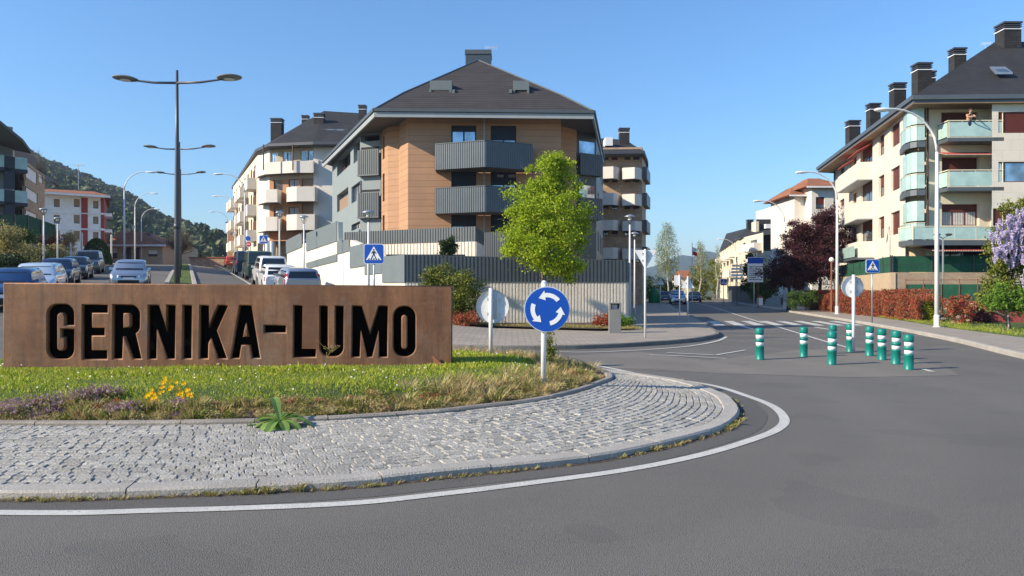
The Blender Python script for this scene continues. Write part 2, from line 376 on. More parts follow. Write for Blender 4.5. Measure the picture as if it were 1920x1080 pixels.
def quads_mesh(name, V, m, vals=None):
    n = len(V); me = bpy.data.meshes.new(name)
    me.vertices.add(n*4); me.vertices.foreach_set('co', V.reshape(-1).astype(np.float32))
    me.loops.add(n*4); me.loops.foreach_set('vertex_index', np.arange(n*4, dtype=np.int32))
    me.polygons.add(n); me.polygons.foreach_set('loop_start', np.arange(0, n*4, 4, dtype=np.int32))
    try: me.polygons.foreach_set('loop_total', np.full(n, 4, dtype=np.int32))
    except Exception: pass
    at = me.attributes.new('rnd', 'FLOAT', 'FACE'); at.data.foreach_set('value', (rng.uniform(0, 1, n) if vals is None else vals).astype(np.float32))
    me.materials.append(M[m]); me.update(); me.validate(); return me
def clumps(c, r, k, n, spread, shell=.55, squash=1.0, rag=.25):
    """n leaf positions in k clumps through an uneven ellipsoid of centre c, radii r"""
    c = np.array(c); r = np.array(r, float); out = []
    for i in range(k):
        d = rng.normal(size=3); d /= np.linalg.norm(d)
        rad = (shell+(1-shell)*rng.uniform())*(1+rag*rng.uniform(-1, .6)) if rng.uniform() < .75 else rng.uniform(0, shell)
        cc = c+d*r*rad; m = max(3, int(n/k*rng.uniform(.5, 1.5)))
        out.append(cc+rng.normal(size=(m, 3))*np.array([spread, spread, spread*.75])*rng.uniform(.6, 1.25))
    return np.vstack(out)
def limbs(base, top, cr, nl, r0, seed=1, start=.35):
    mb = MB(); rd = random.Random(seed); b = Vector(base); t = Vector(top)
    pts = [b+(t-b)*f+Vector((rd.uniform(-1, 1), rd.uniform(-1, 1), 0))*(.03*(t-b).length*(f > 0)) for f in (0, .15, .35, .55, .75, 1)]
    mb.tube(pts, [r0*1.25, r0, r0*.8, r0*.6, r0*.4, r0*.12], 8)
    for i in range(nl):
        f = rd.uniform(start, .85); p = b+(t-b)*f; a = rd.uniform(0, 6.28); ln = cr*rd.uniform(.55, 1.0)*(1.1-f*.4)
        q = p+Vector((math.cos(a)*ln, math.sin(a)*ln, ln*rd.uniform(.4, .9)))
        md = (p+q)/2+Vector((0, 0, -.08*ln)); mb.tube([p, md, q], [r0*.4*(1.1-f), r0*.25*(1.1-f), r0*.06], 5)
    return mb
def smooth_closed(pts, n):
    pts = np.array(pts, float); k = len(pts); out = []
    for i in range(k):
        p0, p1, p2, p3 = pts[(i-1) % k], pts[i], pts[(i+1) % k], pts[(i+2) % k]
        for j in range(n):
            t = j/n; out.append(.5*((2*p1)+(-p0+p2)*t+(2*p0-5*p1+4*p2-p3)*t*t+(-p0+3*p1-3*p2+p3)*t**3))
    return np.array(out)
def smooth_open(pts, n):
    pts = np.array(pts, float); e = np.vstack([2*pts[0]-pts[1], pts, 2*pts[-1]-pts[-2]]); out = []
    for i in range(1, len(e)-2):
        p0, p1, p2, p3 = e[i-1:i+3]
        for j in range(n):
            t = j/n; out.append(.5*((2*p1)+(-p0+p2)*t+(2*p0-5*p1+4*p2-p3)*t*t+(-p0+3*p1-3*p2+p3)*t**3))
    out.append(pts[-1]); return np.array(out)
def ribbon(mb, pts, wd, z, zf=None, off=0.0):
    """flat strip of width wd along plan points; z above zf"""
    pts = np.asarray(pts); n = len(pts); L = []
    for i in range(n):
        t = pts[min(i+1, n-1)]-pts[max(i-1, 0)]; t = t/(np.linalg.norm(t)+1e-9); nn = np.array([-t[1], t[0]])
        a = pts[i]+nn*(off-wd/2); b = pts[i]+nn*(off+wd/2)
        L.append(((a[0], a[1], z+(zf(*a) if zf else 0)), (b[0], b[1], z+(zf(*b) if zf else 0))))
    for i in range(n-1): mb.quad(L[i][0], L[i+1][0], L[i+1][1], L[i][1])
def kerb_strip(mb, pts, wd, h, zf=None, off=0., joint=1.0, z0=0.):
    """kerb stones along a path, each a box with a thin joint"""
    pts = np.asarray(pts); seg = np.linalg.norm(np.diff(pts, axis=0), axis=1); s = np.concatenate([[0], np.cumsum(seg)])
    N = max(1, int(s[-1]/joint))
    def at(u):
        x = np.interp(u, s, pts[:, 0]); y = np.interp(u, s, pts[:, 1]); e = .05
        t = np.array([np.interp(u+e, s, pts[:, 0])-np.interp(u-e, s, pts[:, 0]), np.interp(u+e, s, pts[:, 1])-np.interp(u-e, s, pts[:, 1])]); t /= np.linalg.norm(t)+1e-9
        return np.array([x, y]), np.array([-t[1], t[0]])
    for k in range(N):
        us = np.linspace(s[-1]*k/N+.006, s[-1]*(k+1)/N-.006, 4); dz = random.uniform(-.004, .004); prof = [(off-wd/2, 0), (off-wd/2, h-.02), (off-wd/2+.02, h), (off+wd/2-.02, h), (off+wd/2, h-.02), (off+wd/2, 0)]
        vs = []; 
        for u in us:
            p_, n_ = at(u)
            for o_, z_ in prof: q_ = p_+n_*o_; vs.append((q_[0], q_[1], z0+(zf(*q_) if zf else 0)+(z_+dz if z_ else -.1)))
        fs = [(i*6+j, i*6+j+1, (i+1)*6+j+1, (i+1)*6+j) for i in range(3) for j in range(5)]+[(0, 1, 2, 3, 4, 5), (18, 19, 20, 21, 22, 23)]
        mb.add(vs, fs, random.random()+.01)
def fill_poly(mb, pts, z, zf=None):
    bm = bmesh.new(); vs = [bm.verts.new((p[0], p[1], 0)) for p in pts]
    es = [bm.edges.new((vs[i], vs[(i+1) % len(vs)])) for i in range(len(vs))]
    bmesh.ops.triangle_fill(bm, edges=es, use_beauty=True)
    if zf:
        for _ in range(7):
            lg = [e for e in bm.edges if e.calc_length() > 2.0]
            if not lg: break
            bmesh.ops.subdivide_edges(bm, edges=lg, cuts=1); bmesh.ops.triangulate(bm, faces=bm.faces[:])
    bm.verts.ensure_lookup_table(); bm.verts.index_update(); V = [(v.co.x, v.co.y, z+(zf(v.co.x, v.co.y) if zf else 0)) for v in bm.verts]; F = [tuple(v.index for v in f.verts) for f in bm.faces]; bm.free()
    mb.add(V, F)
# ------------------------------------------------------------------ ground
xs = sorted(set([-1590, -1100, -700, -400, -250]+list(range(-180, 61, 3))+[80, 120, 200, 400, 900, 1600, 2590]))
ys = sorted(set([-280, -100, -40]+list(range(-20, 200, 3))+[220, 260, 320, 420, 600, 900, 1500, 2500, 3640]))
mb = MB(); V = [(x, y, T(x, y)-.3+.22*(abs(y) > 170 or abs(x) > 100)) for y in ys for x in xs]; nx = len(xs)
mb.add(V, [(j*nx+i, j*nx+i+1, (j+1)*nx+i+1, (j+1)*nx+i) for j in range(len(ys)-1) for i in range(nx-1)])
struct('ground', mb, 'ground', True)
# road: roundabout carriageway, avenue and street
mb = MB(); pts = [(-60, -14), (60, -14), (60, 14), (22, 20), (17.5, 27), (18, 34), (7, 34), (6, 30), (-2, 25), (-6, 21.0), (-14, 16), (-60, 20)]
fill_poly(mb, pts, .0)
struct('road', mb, 'asphalt')
mb = MB()
for q0, q1 in [(-7.6, -1.0), (-1.0, .6), (.6, 6.6)]:
    for s in range(17, 260, 3):
        p = [xy(s, q0), xy(s, q1), xy(s+3, q1), xy(s+3, q0)]; mb.quad(*[(a, b, T(a, b)+.012) for a, b in p])
o = struct('avenue_road', mb, 'asphalt')
RL = smooth_open([(7.3, 29), (8.9, 34.2), (12.1, 52), (16.4, 76), (19.5, 92), (25, 112), (36, 142), (60, 190)], 8)   # left kerb of the street
RR = smooth_open([(5, -2), (9.5, 7), (12.66, 18.3), (15.1, 26.5), (18.6, 43), (22.8, 67), (26.5, 86), (32, 106), (43, 138), (66, 184)], 8)
mb = MB(); n = 60
def samp(P, k): 
    P = np.asarray(P); s = np.concatenate([[0], np.cumsum(np.linalg.norm(np.diff(P, axis=0), axis=1))]); u = np.linspace(0, s[-1], k); return np.stack([np.interp(u, s, P[:, 0]), np.interp(u, s, P[:, 1])], 1)
RRs = RR[RR[:, 1] > 27.5]; A_ = samp(RL, n); B_ = samp(RRs, n)
for i in range(n-1): mb.quad((*A_[i], .008), (*B_[i], .008), (*B_[i+1], .008), (*A_[i+1], .008))
struct('street_road', mb, 'asphalt')
mb = MB(); fill_poly(mb, [G(1060, 668), G(1200, 660), G(1330, 676), G(1500, 656), G(1610, 652), G(1700, 672), G(1780, 692), G(1800, 704), G(1600, 708), G(1350, 700), G(1150, 690)], .004)
struct('resurfaced_road_patch', mb, 'asphalt_tan')

# pavements
cp = smooth_open([xy(75, 6.6), xy(50, 6.6), xy(36, 6.6), xy(29, 6.4), (-4.2, 24.2), (-3.0, 21.9), (-.8, 20.9), (1.37, 21.0), (3.5, 22.0), (5.66, 23.8), (7.1, 26.0), (7.75, 28.0), (8.3, 31), (9.4, 36), (12.1, 52), (16.4, 76), (19.5, 92), (25, 112)], 6)
mb = MB(); fill_poly(mb, list(cp)+[(17, 116), (10, 80), (7, 50), (-9, 50), (-22, 70)], .115, T)
struct('corner_pavement', mb, 'paving')
mb = MB(); kerb_strip(mb, cp, .16, .13, T, off=0, joint=.9); struct('corner_kerb', mb, 'kerb_dark')
rk = RR[RR[:, 1] > -2]
bk = smooth_open([(11, -2), (14.5, 10), (16.9, 24.3), (18.4, 32), (20.2, 39), (23.6, 55), (27, 70), (31, 86), (37, 106), (49, 138)], 6)
mb = MB(); fill_poly(mb, list(rk)+list(bk[::-1]), .115); struct('street_pavement', mb, 'paving')
mb = MB(); kerb_strip(mb, rk, .18, .13, None, joint=1.0); struct('street_kerb', mb, 'kerb')
mb = MB(); vg = list(bk)+[(70, 138), (70, -2)]; fill_poly(mb, vg, .10); struct('verge', mb, 'lawn')
mb = MB()
for s in range(20, 128, 3):
    p = [xy(s, -9.8), xy(s, -7.6), xy(s+3, -7.6), xy(s+3, -9.8)]; mb.quad(*[(a, b, T(a, b)+.13) for a, b in p])
struct('avenue_pavement', mb, 'paving')
mb = MB(); kerb_strip(mb, [xy(s, -7.6) for s in range(20, 128, 2)], .16, .14, T, joint=1.5); struct('avenue_kerb', mb, 'kerb')
# median of the avenue
mb = MB(); e = []
for s in range(28, 108, 2):
    p = [xy(s, -.86), xy(s, .36), xy(s+2, .36), xy(s+2, -.86)]; mb.quad(*[(a, b, T(a, b)+.13) for a, b in p])
struct('avenue_median_grass', mb, 'lawn')
mb = MB(); kerb_strip(mb, [xy(s, -.98) for s in np.arange(28, 109, 2)], .26, .15, T, joint=1.5); kerb_strip(mb, [xy(s, .48) for s in np.arange(28, 109, 2)], .26, .15, T, joint=1.5)
struct('avenue_median_kerb', mb, 'kerb')

# ------------------------------------------------------------------ island outline
CX, CY = -4.5, 12.6
outp = [G(0, 937), G(300, 931), G(640, 915), G(819, 897), G(998, 879), G(1133, 863), G(1267, 834), G(1357, 807), G(1386, 780), G(1379, 763), G(1357, 745), G(1290, 722), G(1200, 707),
        (1.1, 16.3), (-1.2, 18), (-4.5, 19), (-8, 18.7), (-11.2, 17), (-13, 13.7), (-12.6, 10.2), (-10.4, 7.6), (-7.2, 6.25)]
inp = [G(0, 788, .2), G(480, 785, .2), G(780, 770, .2), G(884, 760, .2), G(987, 748, .2), G(1065, 732, .2), G(1117, 715, .2), G(1137, 705, .2),
       (1.55, 14.2), (.6, 15.8), (-1.4, 16.9), (-4.5, 17.5), (-8, 17.1), (-10.3, 15.5), (-11.2, 13), (-10.5, 10.4), (-8.6, 8.95)]
lnp = [G(0, 962), G(300, 958), G(633, 946), G(819, 928), G(998, 906), G(1178, 881), G(1312, 854), G(1401, 828), G(1455, 807), G(1471, 787), G(1450, 763), G(1401, 743), G(1330, 722), G(1215, 705),
       (1.5, 17.1), (-1, 18.8), (-4.5, 19.8), (-8.3, 19.5), (-11.8, 17.6), (-13.8, 13.8), (-13.4, 9.9), (-10.9, 7.1), (-7.4, 5.85)]
def polar(pts):
    P = smooth_closed(pts, 12); th = np.arctan2(P[:, 1]-CY, P[:, 0]-CX); r = np.hypot(P[:, 1]-CY, P[:, 0]-CX); i = np.argsort(th)
    th, r = th[i], r[i]; return np.concatenate([th-2*np.pi, th, th+2*np.pi]), np.concatenate([r, r, r])
PO, PI_ = polar(outp), polar(inp)
def rO(t): return float(np.interp(t, *PO))
def rI(t): return float(np.interp(t, *PI_))
def mound(x, y):
    t = math.atan2(y-CY, x-CX); k = math.hypot(x-CX, y-CY)/rI(t)
    return .17+.25*sm((1-k)/.3)
def pol(t, r, z): return (CX+r*math.cos(t), CY+r*math.sin(t), z)
TH = [2*math.pi*i/360-math.pi for i in range(361)]
# outer kerb of the apron
op = np.array([pol(t, rO(t)-.11, 0)[:2] for t in TH]); mb = MB(); kerb_strip(mb, op, .22, .075, None, joint=1.0); struct('apron_kerb', mb, 'kerb')
mb = MB()
for a, b in zip(TH[:-1], TH[1:]):
    mb.quad(pol(a, rO(a)-.1, .045), pol(b, rO(b)-.1, .045), pol(b, rI(b)-.05, .158), pol(a, rI(a)-.05, .158))
struct('apron_bed', mb, 'kerb_dark')
mb = MB()
for a, b in zip(TH[:-1], TH[1:]): mb.quad(pol(a, rO(a)-.05, .003), pol(b, rO(b)-.05, .003), pol(b, rO(b)+.36, .003), pol(a, rO(a)+.36, .003))
struct('road_edge_strip', mb, 'asphalt_edge')
mb = MB(); rows = 21
for j in range(rows):
    t = -math.pi+random.random()*.05
    while t < math.pi:
        ro = rO(t)-.22; ri = rI(t)+.14; r_ = ro+(ri-ro)*(j+.5)/rows; e = .01
        sp = math.hypot(r_, (rO(t+e)-rO(t-e))/(2*e)); ln = random.uniform(.11, .20)
        t2 = t+ln/sp; g = .003/sp
        k0 = (j+.05+random.uniform(-.04, .04))/rows; k1 = (j+.95+random.uniform(-.04, .04))/rows
        def P(tt, k, z): 
            o_ = rO(tt)-.22; i_ = rI(tt)+.14; return pol(tt, o_+(i_-o_)*k, .062+.11*k+z)
        dz = random.gauss(0, .0022); tl = random.gauss(0, .0028); tl2 = random.gauss(0, .002); ik = .09/rows; it = .009/sp
        vs = [P(t+g, k0, -.05), P(t2-g, k0, -.05), P(t2-g, k1, -.05), P(t+g, k1, -.05),
              P(t+g, k0, dz-.010), P(t2-g, k0, dz-.010), P(t2-g, k1, dz-.010), P(t+g, k1, dz-.010),
              P(t+g+it, k0+ik, dz+tl), P(t2-g-it, k0+ik, dz-tl+tl2), P(t2-g-it, k1-ik, dz-tl), P(t+g+it, k1-ik, dz+tl+tl2)]
        fs = [(8, 9, 10, 11)]+[(i, (i+1) % 4, (i+1) % 4+4, i+4) for i in range(4)]+[(i+4, (i+1) % 4+4, (i+1) % 4+8, i+8) for i in range(4)]
        mb.add(vs, fs, random.random()*.98+.01); t = t2
o = struct('cobbled_apron', mb, 'sett')
ip = np.array([pol(t, rI(t)+.06, 0)[:2] for t in TH]); mb = MB(); kerb_strip(mb, ip, .13, .21, None, joint=.8); struct('planting_bed_kerb', mb, 'kerb_mid')
mb = MB(); ks = [1.0, .95, .9, .85, .8, .75, .7, .6, .4, .2, 0.001]
ring = [[(*pol(t, rI(t)*k, 0)[:2],) for t in TH[:-1]] for k in ks]; N = 360
V = [(x, y, mound(x, y)) for R_ in ring for x, y in R_]
F_ = [(i*N+j, i*N+(j+1) % N, (i+1)*N+(j+1) % N, (i+1)*N+j) for i in range(len(ks)-1) for j in range(N)]
nb = 2*N
mb.add(V, F_[:nb]); struct('planting_bed', mb, 'dirt', True)
mb = MB(); mb.add(V, F_[nb:]); struct('island_lawn', mb, 'lawn', True)
# painted lines
mb = MB(); LP = smooth_closed(lnp, 10); LP = np.vstack([LP, LP[:1]]); ribbon(mb, LP, .125, .006)
struct('island_edge_line', mb, 'paint')
mb = MB()
def line(pts, wd, z=.014): ribbon(mb, smooth_open([G(*p) for p in pts], 4), wd, z)
line([(1040, 660), (1100, 661), (1200, 657), (1290, 650), (1345, 640), (1362, 632)], .12)
line([(1250, 662), (1342, 666.5)], .12); line([(1342, 666.5), (1398, 657)], .10)
line([(1218, 666), (1290, 669), (1361, 673)], .10)
line([(1454, 612), (1500, 626), (1545, 640), (1592, 653)], .12); line([(1303, 568), (1330, 574), (1377, 589), (1430, 606)], .12)
line([(1528, 614), (1560, 619)], .2); line([(1388, 611), (1410, 617)], .2)
line([(1731, 693), (1748, 698)], .12)
struct('road_lane_lines', mb, 'paint')
mb = MB()
for k in range(9):
    x0 = 9.55+k*.93; yv = 34.7
    mb.quad((x0, yv, .016), (x0+.5, yv, .016), (x0+.5+.175*5, yv+5, .016), (x0+.175*5, yv+5, .016))
struct('zebra_crossing', mb, 'paint')
mb = MB()
for s0 in (111,):
    for k in range(13):
        q = -7.2+k*1.05
        p = [xy(s0, q), xy(s0, q+.55), xy(s0+4, q+.55), xy(s0+4, q)]; mb.quad(*[(a, b, T(a, b)+.05) for a, b in p])
ribbon(mb, [xy(s, 3.6) for s in range(30, 108, 2)], .12, .03, T)
struct('avenue_road_markings', mb, 'paint')

# ------------------------------------------------------------------ corten welcome sign
SL = np.array([X(5, 12.0), 12.0]); SR = np.array([X(848, 12.6), 12.6])
se = (SR-SL)/np.linalg.norm(SR-SL); sn = np.array([se[1], -se[0]])
def S2(px, py):
    k = (px-960)/FP     # ray (k,1)*d
    # SL + u*se = d*(k,1)
    A = np.array([[se[0], -k], [se[1], -1]]); u, d = np.linalg.solve(A, -SL); return float(u), float(Zp(py, d))
def c1(x, y): return (x*.27778, 500+y*.27778)
def c2(x, y): return (440+x*.29639, 500+y*.29639)
def arc(cx, cy, rx, ry, a0, a1, n=7): return [(cx+rx*math.cos(math.radians(a0+(a1-a0)*i/n)), cy+ry*math.sin(math.radians(a0+(a1-a0)*i/n))) for i in range(n+1)]
L1 = []   # (transform, outline)
L1.append((c1, [(498, 395)]+arc(438, 320, 60, 65, 0, -90)+arc(383, 323, 65, 68, -90, -180)+arc(383, 555, 65, 68, 180, 90)+arc(434, 558, 64, 65, 90, 0)+[(498, 422), (413, 422), (413, 475), (437, 475)]+arc(410, 543, 27, 27, 0, 180)+arc(410, 338, 27, 27, 180, 360)+[(437, 395)]))
L1.append((c1, [(557, 258), (724, 258), (724, 312), (618, 312), (618, 412), (703, 412), (703, 466), (616, 466), (616, 564), (720, 564), (720, 625), (555, 625)]))
L1.append((c1, [(764, 258)]+arc(880, 322, 63, 62, -90, 0)+arc(885, 405, 57, 52, 0, 60)+[(953, 622), (893, 622), (838, 472), (828, 472), (822, 622), (760, 622)]))
L1.append((c1, [(831, 314)]+arc(862, 332, 18, 18, -90, 0)+arc(862, 394, 18, 18, 0, 90)+[(829, 412)]))
L1.append((c1, [(1003, 261), (1070, 261), (1125, 440), (1127, 261), (1183, 261), (1178, 622), (1124, 622), (1056, 425), (1053, 622), (999, 622)]))
L1.append((c1, [(1236, 262), (1293, 262), (1290, 620), (1233, 620)]))
L1.append((c1, [(1350, 262), (1408, 262), (1408, 412), (1472, 262), (1538, 262), (1462, 432), (1530, 620), (1468, 620), (1420, 485), (1404, 520), (1402, 620), (1345, 620)]))
L1.append((lambda x, y: (x, y), [(449.5, 573), (471, 573), (487.5, 671.5), (472, 671.5), (468.5, 647), (452, 647), (448, 671.5), (433, 671.5)]))
L1.append((lambda x, y: (x, y), [(460.5, 606), (465.8, 632), (454.7, 632)]))
L1.append((c2, [(187, 372), (322, 372), (322, 417), (187, 417)]))
L1.append((c2, [(375, 248), (427, 248), (424, 520), (513, 520), (511, 573), (370, 573)]))
L1.append((c2, [(540, 250), (588, 250)]+arc(612, 497, 24, 24, 180, 0)+[(637, 250), (688, 250)]+arc(630, 510, 57, 58, 0, 90)+arc(596, 510, 57, 58, 90, 180)))
L1.append((c2, [(745, 250), (803, 250), (856, 432), (912, 250), (968, 250), (964, 571), (913, 571), (909, 405), (869, 571), (836, 571), (797, 405), (790, 571), (740, 571)]))
L1.append((c2, arc(1070, 315, 66, 64, 180, 270)+arc(1078, 315, 66, 64, 270, 360)+arc(1078, 505, 66, 64, 0, 90)+arc(1070, 505, 66, 64, 90, 180)))
L1.append((c2, arc(1073, 325, 19, 20, 180, 360)+arc(1073, 503, 19, 20, 0, 180)))
cu = bpy.data.curves.new('face', 'CURVE'); cu.dimensions = '2D'; cu.fill_mode = 'BOTH'; cu.extrude = .035; cu.bevel_depth = .018; cu.bevel_resolution = 0; cu.offset = -.018
uTL = S2(5, 530); uTR = S2(848, 536); W_ = float(np.linalg.norm(SR-SL))
def spl(pts):
    s = cu.splines.new('POLY'); s.points.add(len(pts)-1)
    for i, (a, b) in enumerate(pts): s.points[i].co = (a, b, 0, 1)
    s.use_cyclic_u = True
zT0, zT1, zB = uTL[1], uTR[1], .30
spl([(0, zB), (W_, zB), (W_, zT1), (0, zT0)])
for tf, pts in L1: spl([S2(*tf(a, b)) for a, b in pts])
tmp = bpy.data.objects.new('tmp', cu); C.objects.link(tmp); dg = bpy.context.evaluated_depsgraph_get(); dg.update()
me = bpy.data.meshes.new_from_object(tmp.evaluated_get(dg)); bpy.data.objects.remove(tmp)
def sgn(u, z, off): return (SL[0]+se[0]*u+sn[0]*off, SL[1]+se[1]*u+sn[1]*off, z)
for v in me.vertices: u, z, o_ = v.co; v.co = sgn(u, z, o_-.053)
bm = bmesh.new(); bm.from_mesh(me); bmesh.ops.recalc_face_normals(bm, faces=bm.faces); bm.to_mesh(me); bm.free()
me.materials.clear(); me.materials.append(M['corten']); me.name = 'face_panel'
sg = thing('town_sign', 'long rust-brown weathering steel wall sign reading GERNIKA-LUMO on the roundabout lawn', 'sign', (float(SL[0]+SR[0])/2, 12.45, .4))
link('face_panel', me, sg)
mb = MB(); DT = .62
def sbox(u0, u1, za0, za1, zb, o0, o1):   # za0 top z at u0, za1 at u1
    mb.hexa([sgn(u0, zb, o0), sgn(u1, zb, o0), sgn(u1, zb, o1), sgn(u0, zb, o1)], [sgn(u0, za0, o0), sgn(u1, za1, o0), sgn(u1, za1, o1), sgn(u0, za0, o1)])
sbox(-.003, .03, zT0+.002, zT0+.002, zB, -.11, -DT); sbox(W_-.03, W_+.003, zT1+.002, zT1+.002, zB, -.11, -DT)
sbox(.03, W_-.03, zT0, zT1, zT0-.05, -.108, -DT+.03) if False else None
mb.hexa([sgn(.03, zT0-.03, -.108), sgn(W_-.03, zT1-.03, -.108), sgn(W_-.03, zT1-.03, -DT+.03), sgn(.03, zT0-.03, -DT+.03)], [sgn(.03, zT0, -.108), sgn(W_-.03, zT1, -.108), sgn(W_-.03, zT1, -DT+.03), sgn(.03, zT0, -DT+.03)])
mb.hexa([sgn(.03, zB, -DT+.03), sgn(W_-.03, zB, -DT+.03), sgn(W_-.03, zB, -DT), sgn(.03, zB, -DT)], [sgn(.03, zT0, -DT+.03), sgn(W_-.03, zT1, -DT+.03), sgn(W_-.03, zT1, -DT), sgn(.03, zT0, -DT)])
part('casing', mb, 'corten', sg)
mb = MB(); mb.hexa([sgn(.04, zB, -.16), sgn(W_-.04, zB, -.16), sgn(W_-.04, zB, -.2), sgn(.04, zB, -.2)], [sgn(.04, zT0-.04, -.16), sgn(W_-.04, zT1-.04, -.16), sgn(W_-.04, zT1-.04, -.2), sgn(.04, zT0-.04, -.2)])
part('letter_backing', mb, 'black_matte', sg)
# rusty broken plate leaning at the sign foot
mb = MB(); u0 = S2(815, 680)[0]; z0 = .40
mb.add([sgn(u0, z0, .02), sgn(u0+.17, z0, .10), sgn(u0-.05, z0+.20, .06), sgn(u0, z0, .0), sgn(u0+.17, z0, .08), sgn(u0-.05, z0+.20, .045)], [(0, 1, 2), (3, 5, 4), (0, 3, 4, 1), (1, 4, 5, 2), (2, 5, 3, 0)])
mb.add([sgn(u0-.02, z0+.015, .25), sgn(u0+.2, z0+.015, .25), sgn(u0+.24, z0+.05, .08), sgn(u0+.02, z0+.06, .08)], [(0, 1, 2, 3)])
solo('metal_scrap', mb, 'rust', 'small bent rusty plate lying in the grass at the right foot of the steel sign', 'scrap')

# ------------------------------------------------------------------ island plants
def inside(x, y, kmax=1.): return math.hypot(x-CX, y-CY) < rI(math.atan2(y-CY, x-CX))*kmax
P = []; S = []
while len(P) < 95000:
    x = random.uniform(-9.5, 1.8); y = random.uniform(8.3, 17.2)
    if not inside(x, y, .87+.05*math.sin(x*5)): continue
    if y > 12.7 and x < -1.2 and random.random() < .8: continue
    # skip the footprint of the sign
    dd = (np.array([x, y])-SL); u_ = dd@se; o_ = dd@sn
    if -.03 < u_ < W_+.03 and -.66 < o_ < .02: continue
    pt_ = math.sin(x*1.7+2*math.sin(y*1.3))*math.sin(y*2.3+x)
    if random.random() < .35*(pt_ > .5): continue
    P.append((x, y, mound(x, y)-.005)); S.append((1+.5*(pt_ < -.55))*random.uniform(.022, .05)*(1.5 if random.random() < .06 else 1)*(1+.35*math.sin(x*2.1+y)*math.sin(y*3.3-x)))
me = leaf_mesh('grass', P, np.array(S), 'grass_blade', .2, stand=True, lean=.85); tag(link('grass', me), kind='stuff')
def tufts(c, n, r, h, m, asp=.12, lean=.5):
    V = np.empty((n, 4, 3)); a = rng.uniform(0, 6.28, n); rr = r*np.sqrt(rng.uniform(0, 1, n))*.55
    b = np.array(c)+np.stack([rr*np.cos(a), rr*np.sin(a), np.zeros(n)], 1)
    H = h*rng.uniform(.5, 1.1, n); a2 = a+rng.normal(0, .6, n); l = lean*H*rng.uniform(.2, 1.2, n)
    tip = b+np.stack([l*np.cos(a2), l*np.sin(a2), H], 1); md = (b+tip)/2+np.array([0, 0, 1])*(H*.12)[:, None]
    s = np.stack([-np.sin(a2+.7), np.cos(a2+.7), np.zeros(n)], 1)*(asp*h)/2
    V[:, 0] = b; V[:, 1] = md+s; V[:, 2] = tip; V[:, 3] = md-s; return V
def bedpt(px_or_t, k): t = px_or_t; x, y, _ = pol(t, rI(t)*k, 0); return x, y, mound(x, y)
VD = []; 
for i in range(700):     # dry carpet of small plants over the planting bed
    t = random.uniform(-math.pi*.97, .75); k = random.uniform(.865, .985)
    x, y, z = bedpt(t, k)
    d_ = .6 if t > -1.3 else (.35 if random.random() < .6 else 0)
    if random.random() < .25-d_*.3: continue
    VD.append(tufts((x, y, z), random.randint(30, 80), random.uniform(.08, .2), random.uniform(.03, .09), 'dry_grass', .09, 1.2))
for i in range(120):
    t = random.uniform(-.7, .8); k = random.uniform(.8, .975); x, y, z = bedpt(t, k); VD.append(tufts((x, y, z), 60, .22, random.uniform(.10, .24), 'dry_grass', .04, .8))
tag(link('dry_bed_plants', quads_mesh('dry_bed_plants', np.vstack(VD), 'dry_grass')), kind='stuff')
VW = []
for i in range(260):
    t = random.uniform(-math.pi*.97, .8); k = random.uniform(.86, .97); x, y, z = bedpt(t, k); VW.append(tufts((x, y, z), 36, .14, random.uniform(.07, .17), 'weed', .10, .8))
tag(link('bed_weeds', quads_mesh('bed_weeds', np.vstack(VW), 'weed')), kind='stuff')
PB = {'bloom_purple': [], 'weed': [], 'leaf_olive': [], 'dry_grass': [], 'leaf_red': []}
for i in range(620):
    t = random.uniform(-math.pi*.97, .8); k = random.uniform(.85, .98); x, y, z = bedpt(t, k); r_ = random.uniform(.05, .13)*(1.35 if t > -.9 else 1); h_ = r_*random.uniform(.6, 1.3)
    n_ = int(150*r_/.1); a = rng.normal(size=(n_, 3)); a /= np.linalg.norm(a, axis=1)[:, None]; a[:, 2] = np.abs(a[:, 2]); a *= rng.uniform(.5, 1.05, n_)[:, None]
    PB['bloom_purple' if t < -1.35 and k < .95 and random.random() < .4 else random.choice(['weed', 'weed', 'dry_grass', 'leaf_olive', 'leaf_olive', 'weed', 'leaf_red' if random.random() < .4 else 'weed'])].append(np.array([x, y, z])+a*np.array([r_, r_, h_]))
for m_, L_ in PB.items(): tag(link('bed_ground_cover', leaf_mesh('bed_ground_cover', np.vstack(L_), .032, m_, .35, up=.3)), kind='stuff')
# weeds in the joint between kerb and asphalt
VW = []
for i in range(1400):
    t = random.uniform(-2.4, .3); 
    dens = .5+.5*math.sin(t*17)*math.sin(t*7.3+1)
    if random.random() > dens*.8: continue
    x, y, _ = pol(t, rO(t)+random.uniform(-.005, .07), 0); VW.append(tufts((x, y, 0), random.randint(8, 26), random.uniform(.02, .07), random.uniform(.015, .05)*(1.6 if dens > .8 else 1), 'weed', .16, 1.2))
tag(link('kerb_weeds', quads_mesh('kerb_weeds', np.vstack(VW), 'weed')), kind='stuff')
mb = MB()
ribbon(mb, np.array([pol(t, rO(t)+.03, 0)[:2] for t in TH]), .09, .004); struct('kerb_grit', mb, 'dirt')
# daisies
P = []
while len(P) < 150:
    x = random.uniform(-8.6, .9); y = random.uniform(8.8, 15.5)
    if inside(x, y, .86) and not (12.0 < y < 13.3 and x < -.9): P.append((x, y, mound(x, y)+random.uniform(.045, .085)))
V = []
for x, y, z in P:
    r_ = random.uniform(.007, .013); V.append([(x-r_, y-r_*.5, z-r_*.6), (x+r_, y-r_*.5, z-r_*.6), (x+r_, y+r_*.5, z+r_*.6), (x-r_, y+r_*.5, z+r_*.6)])
tag(link('daisies', quads_mesh('daisies', np.array(V), 'daisy')), kind='stuff')
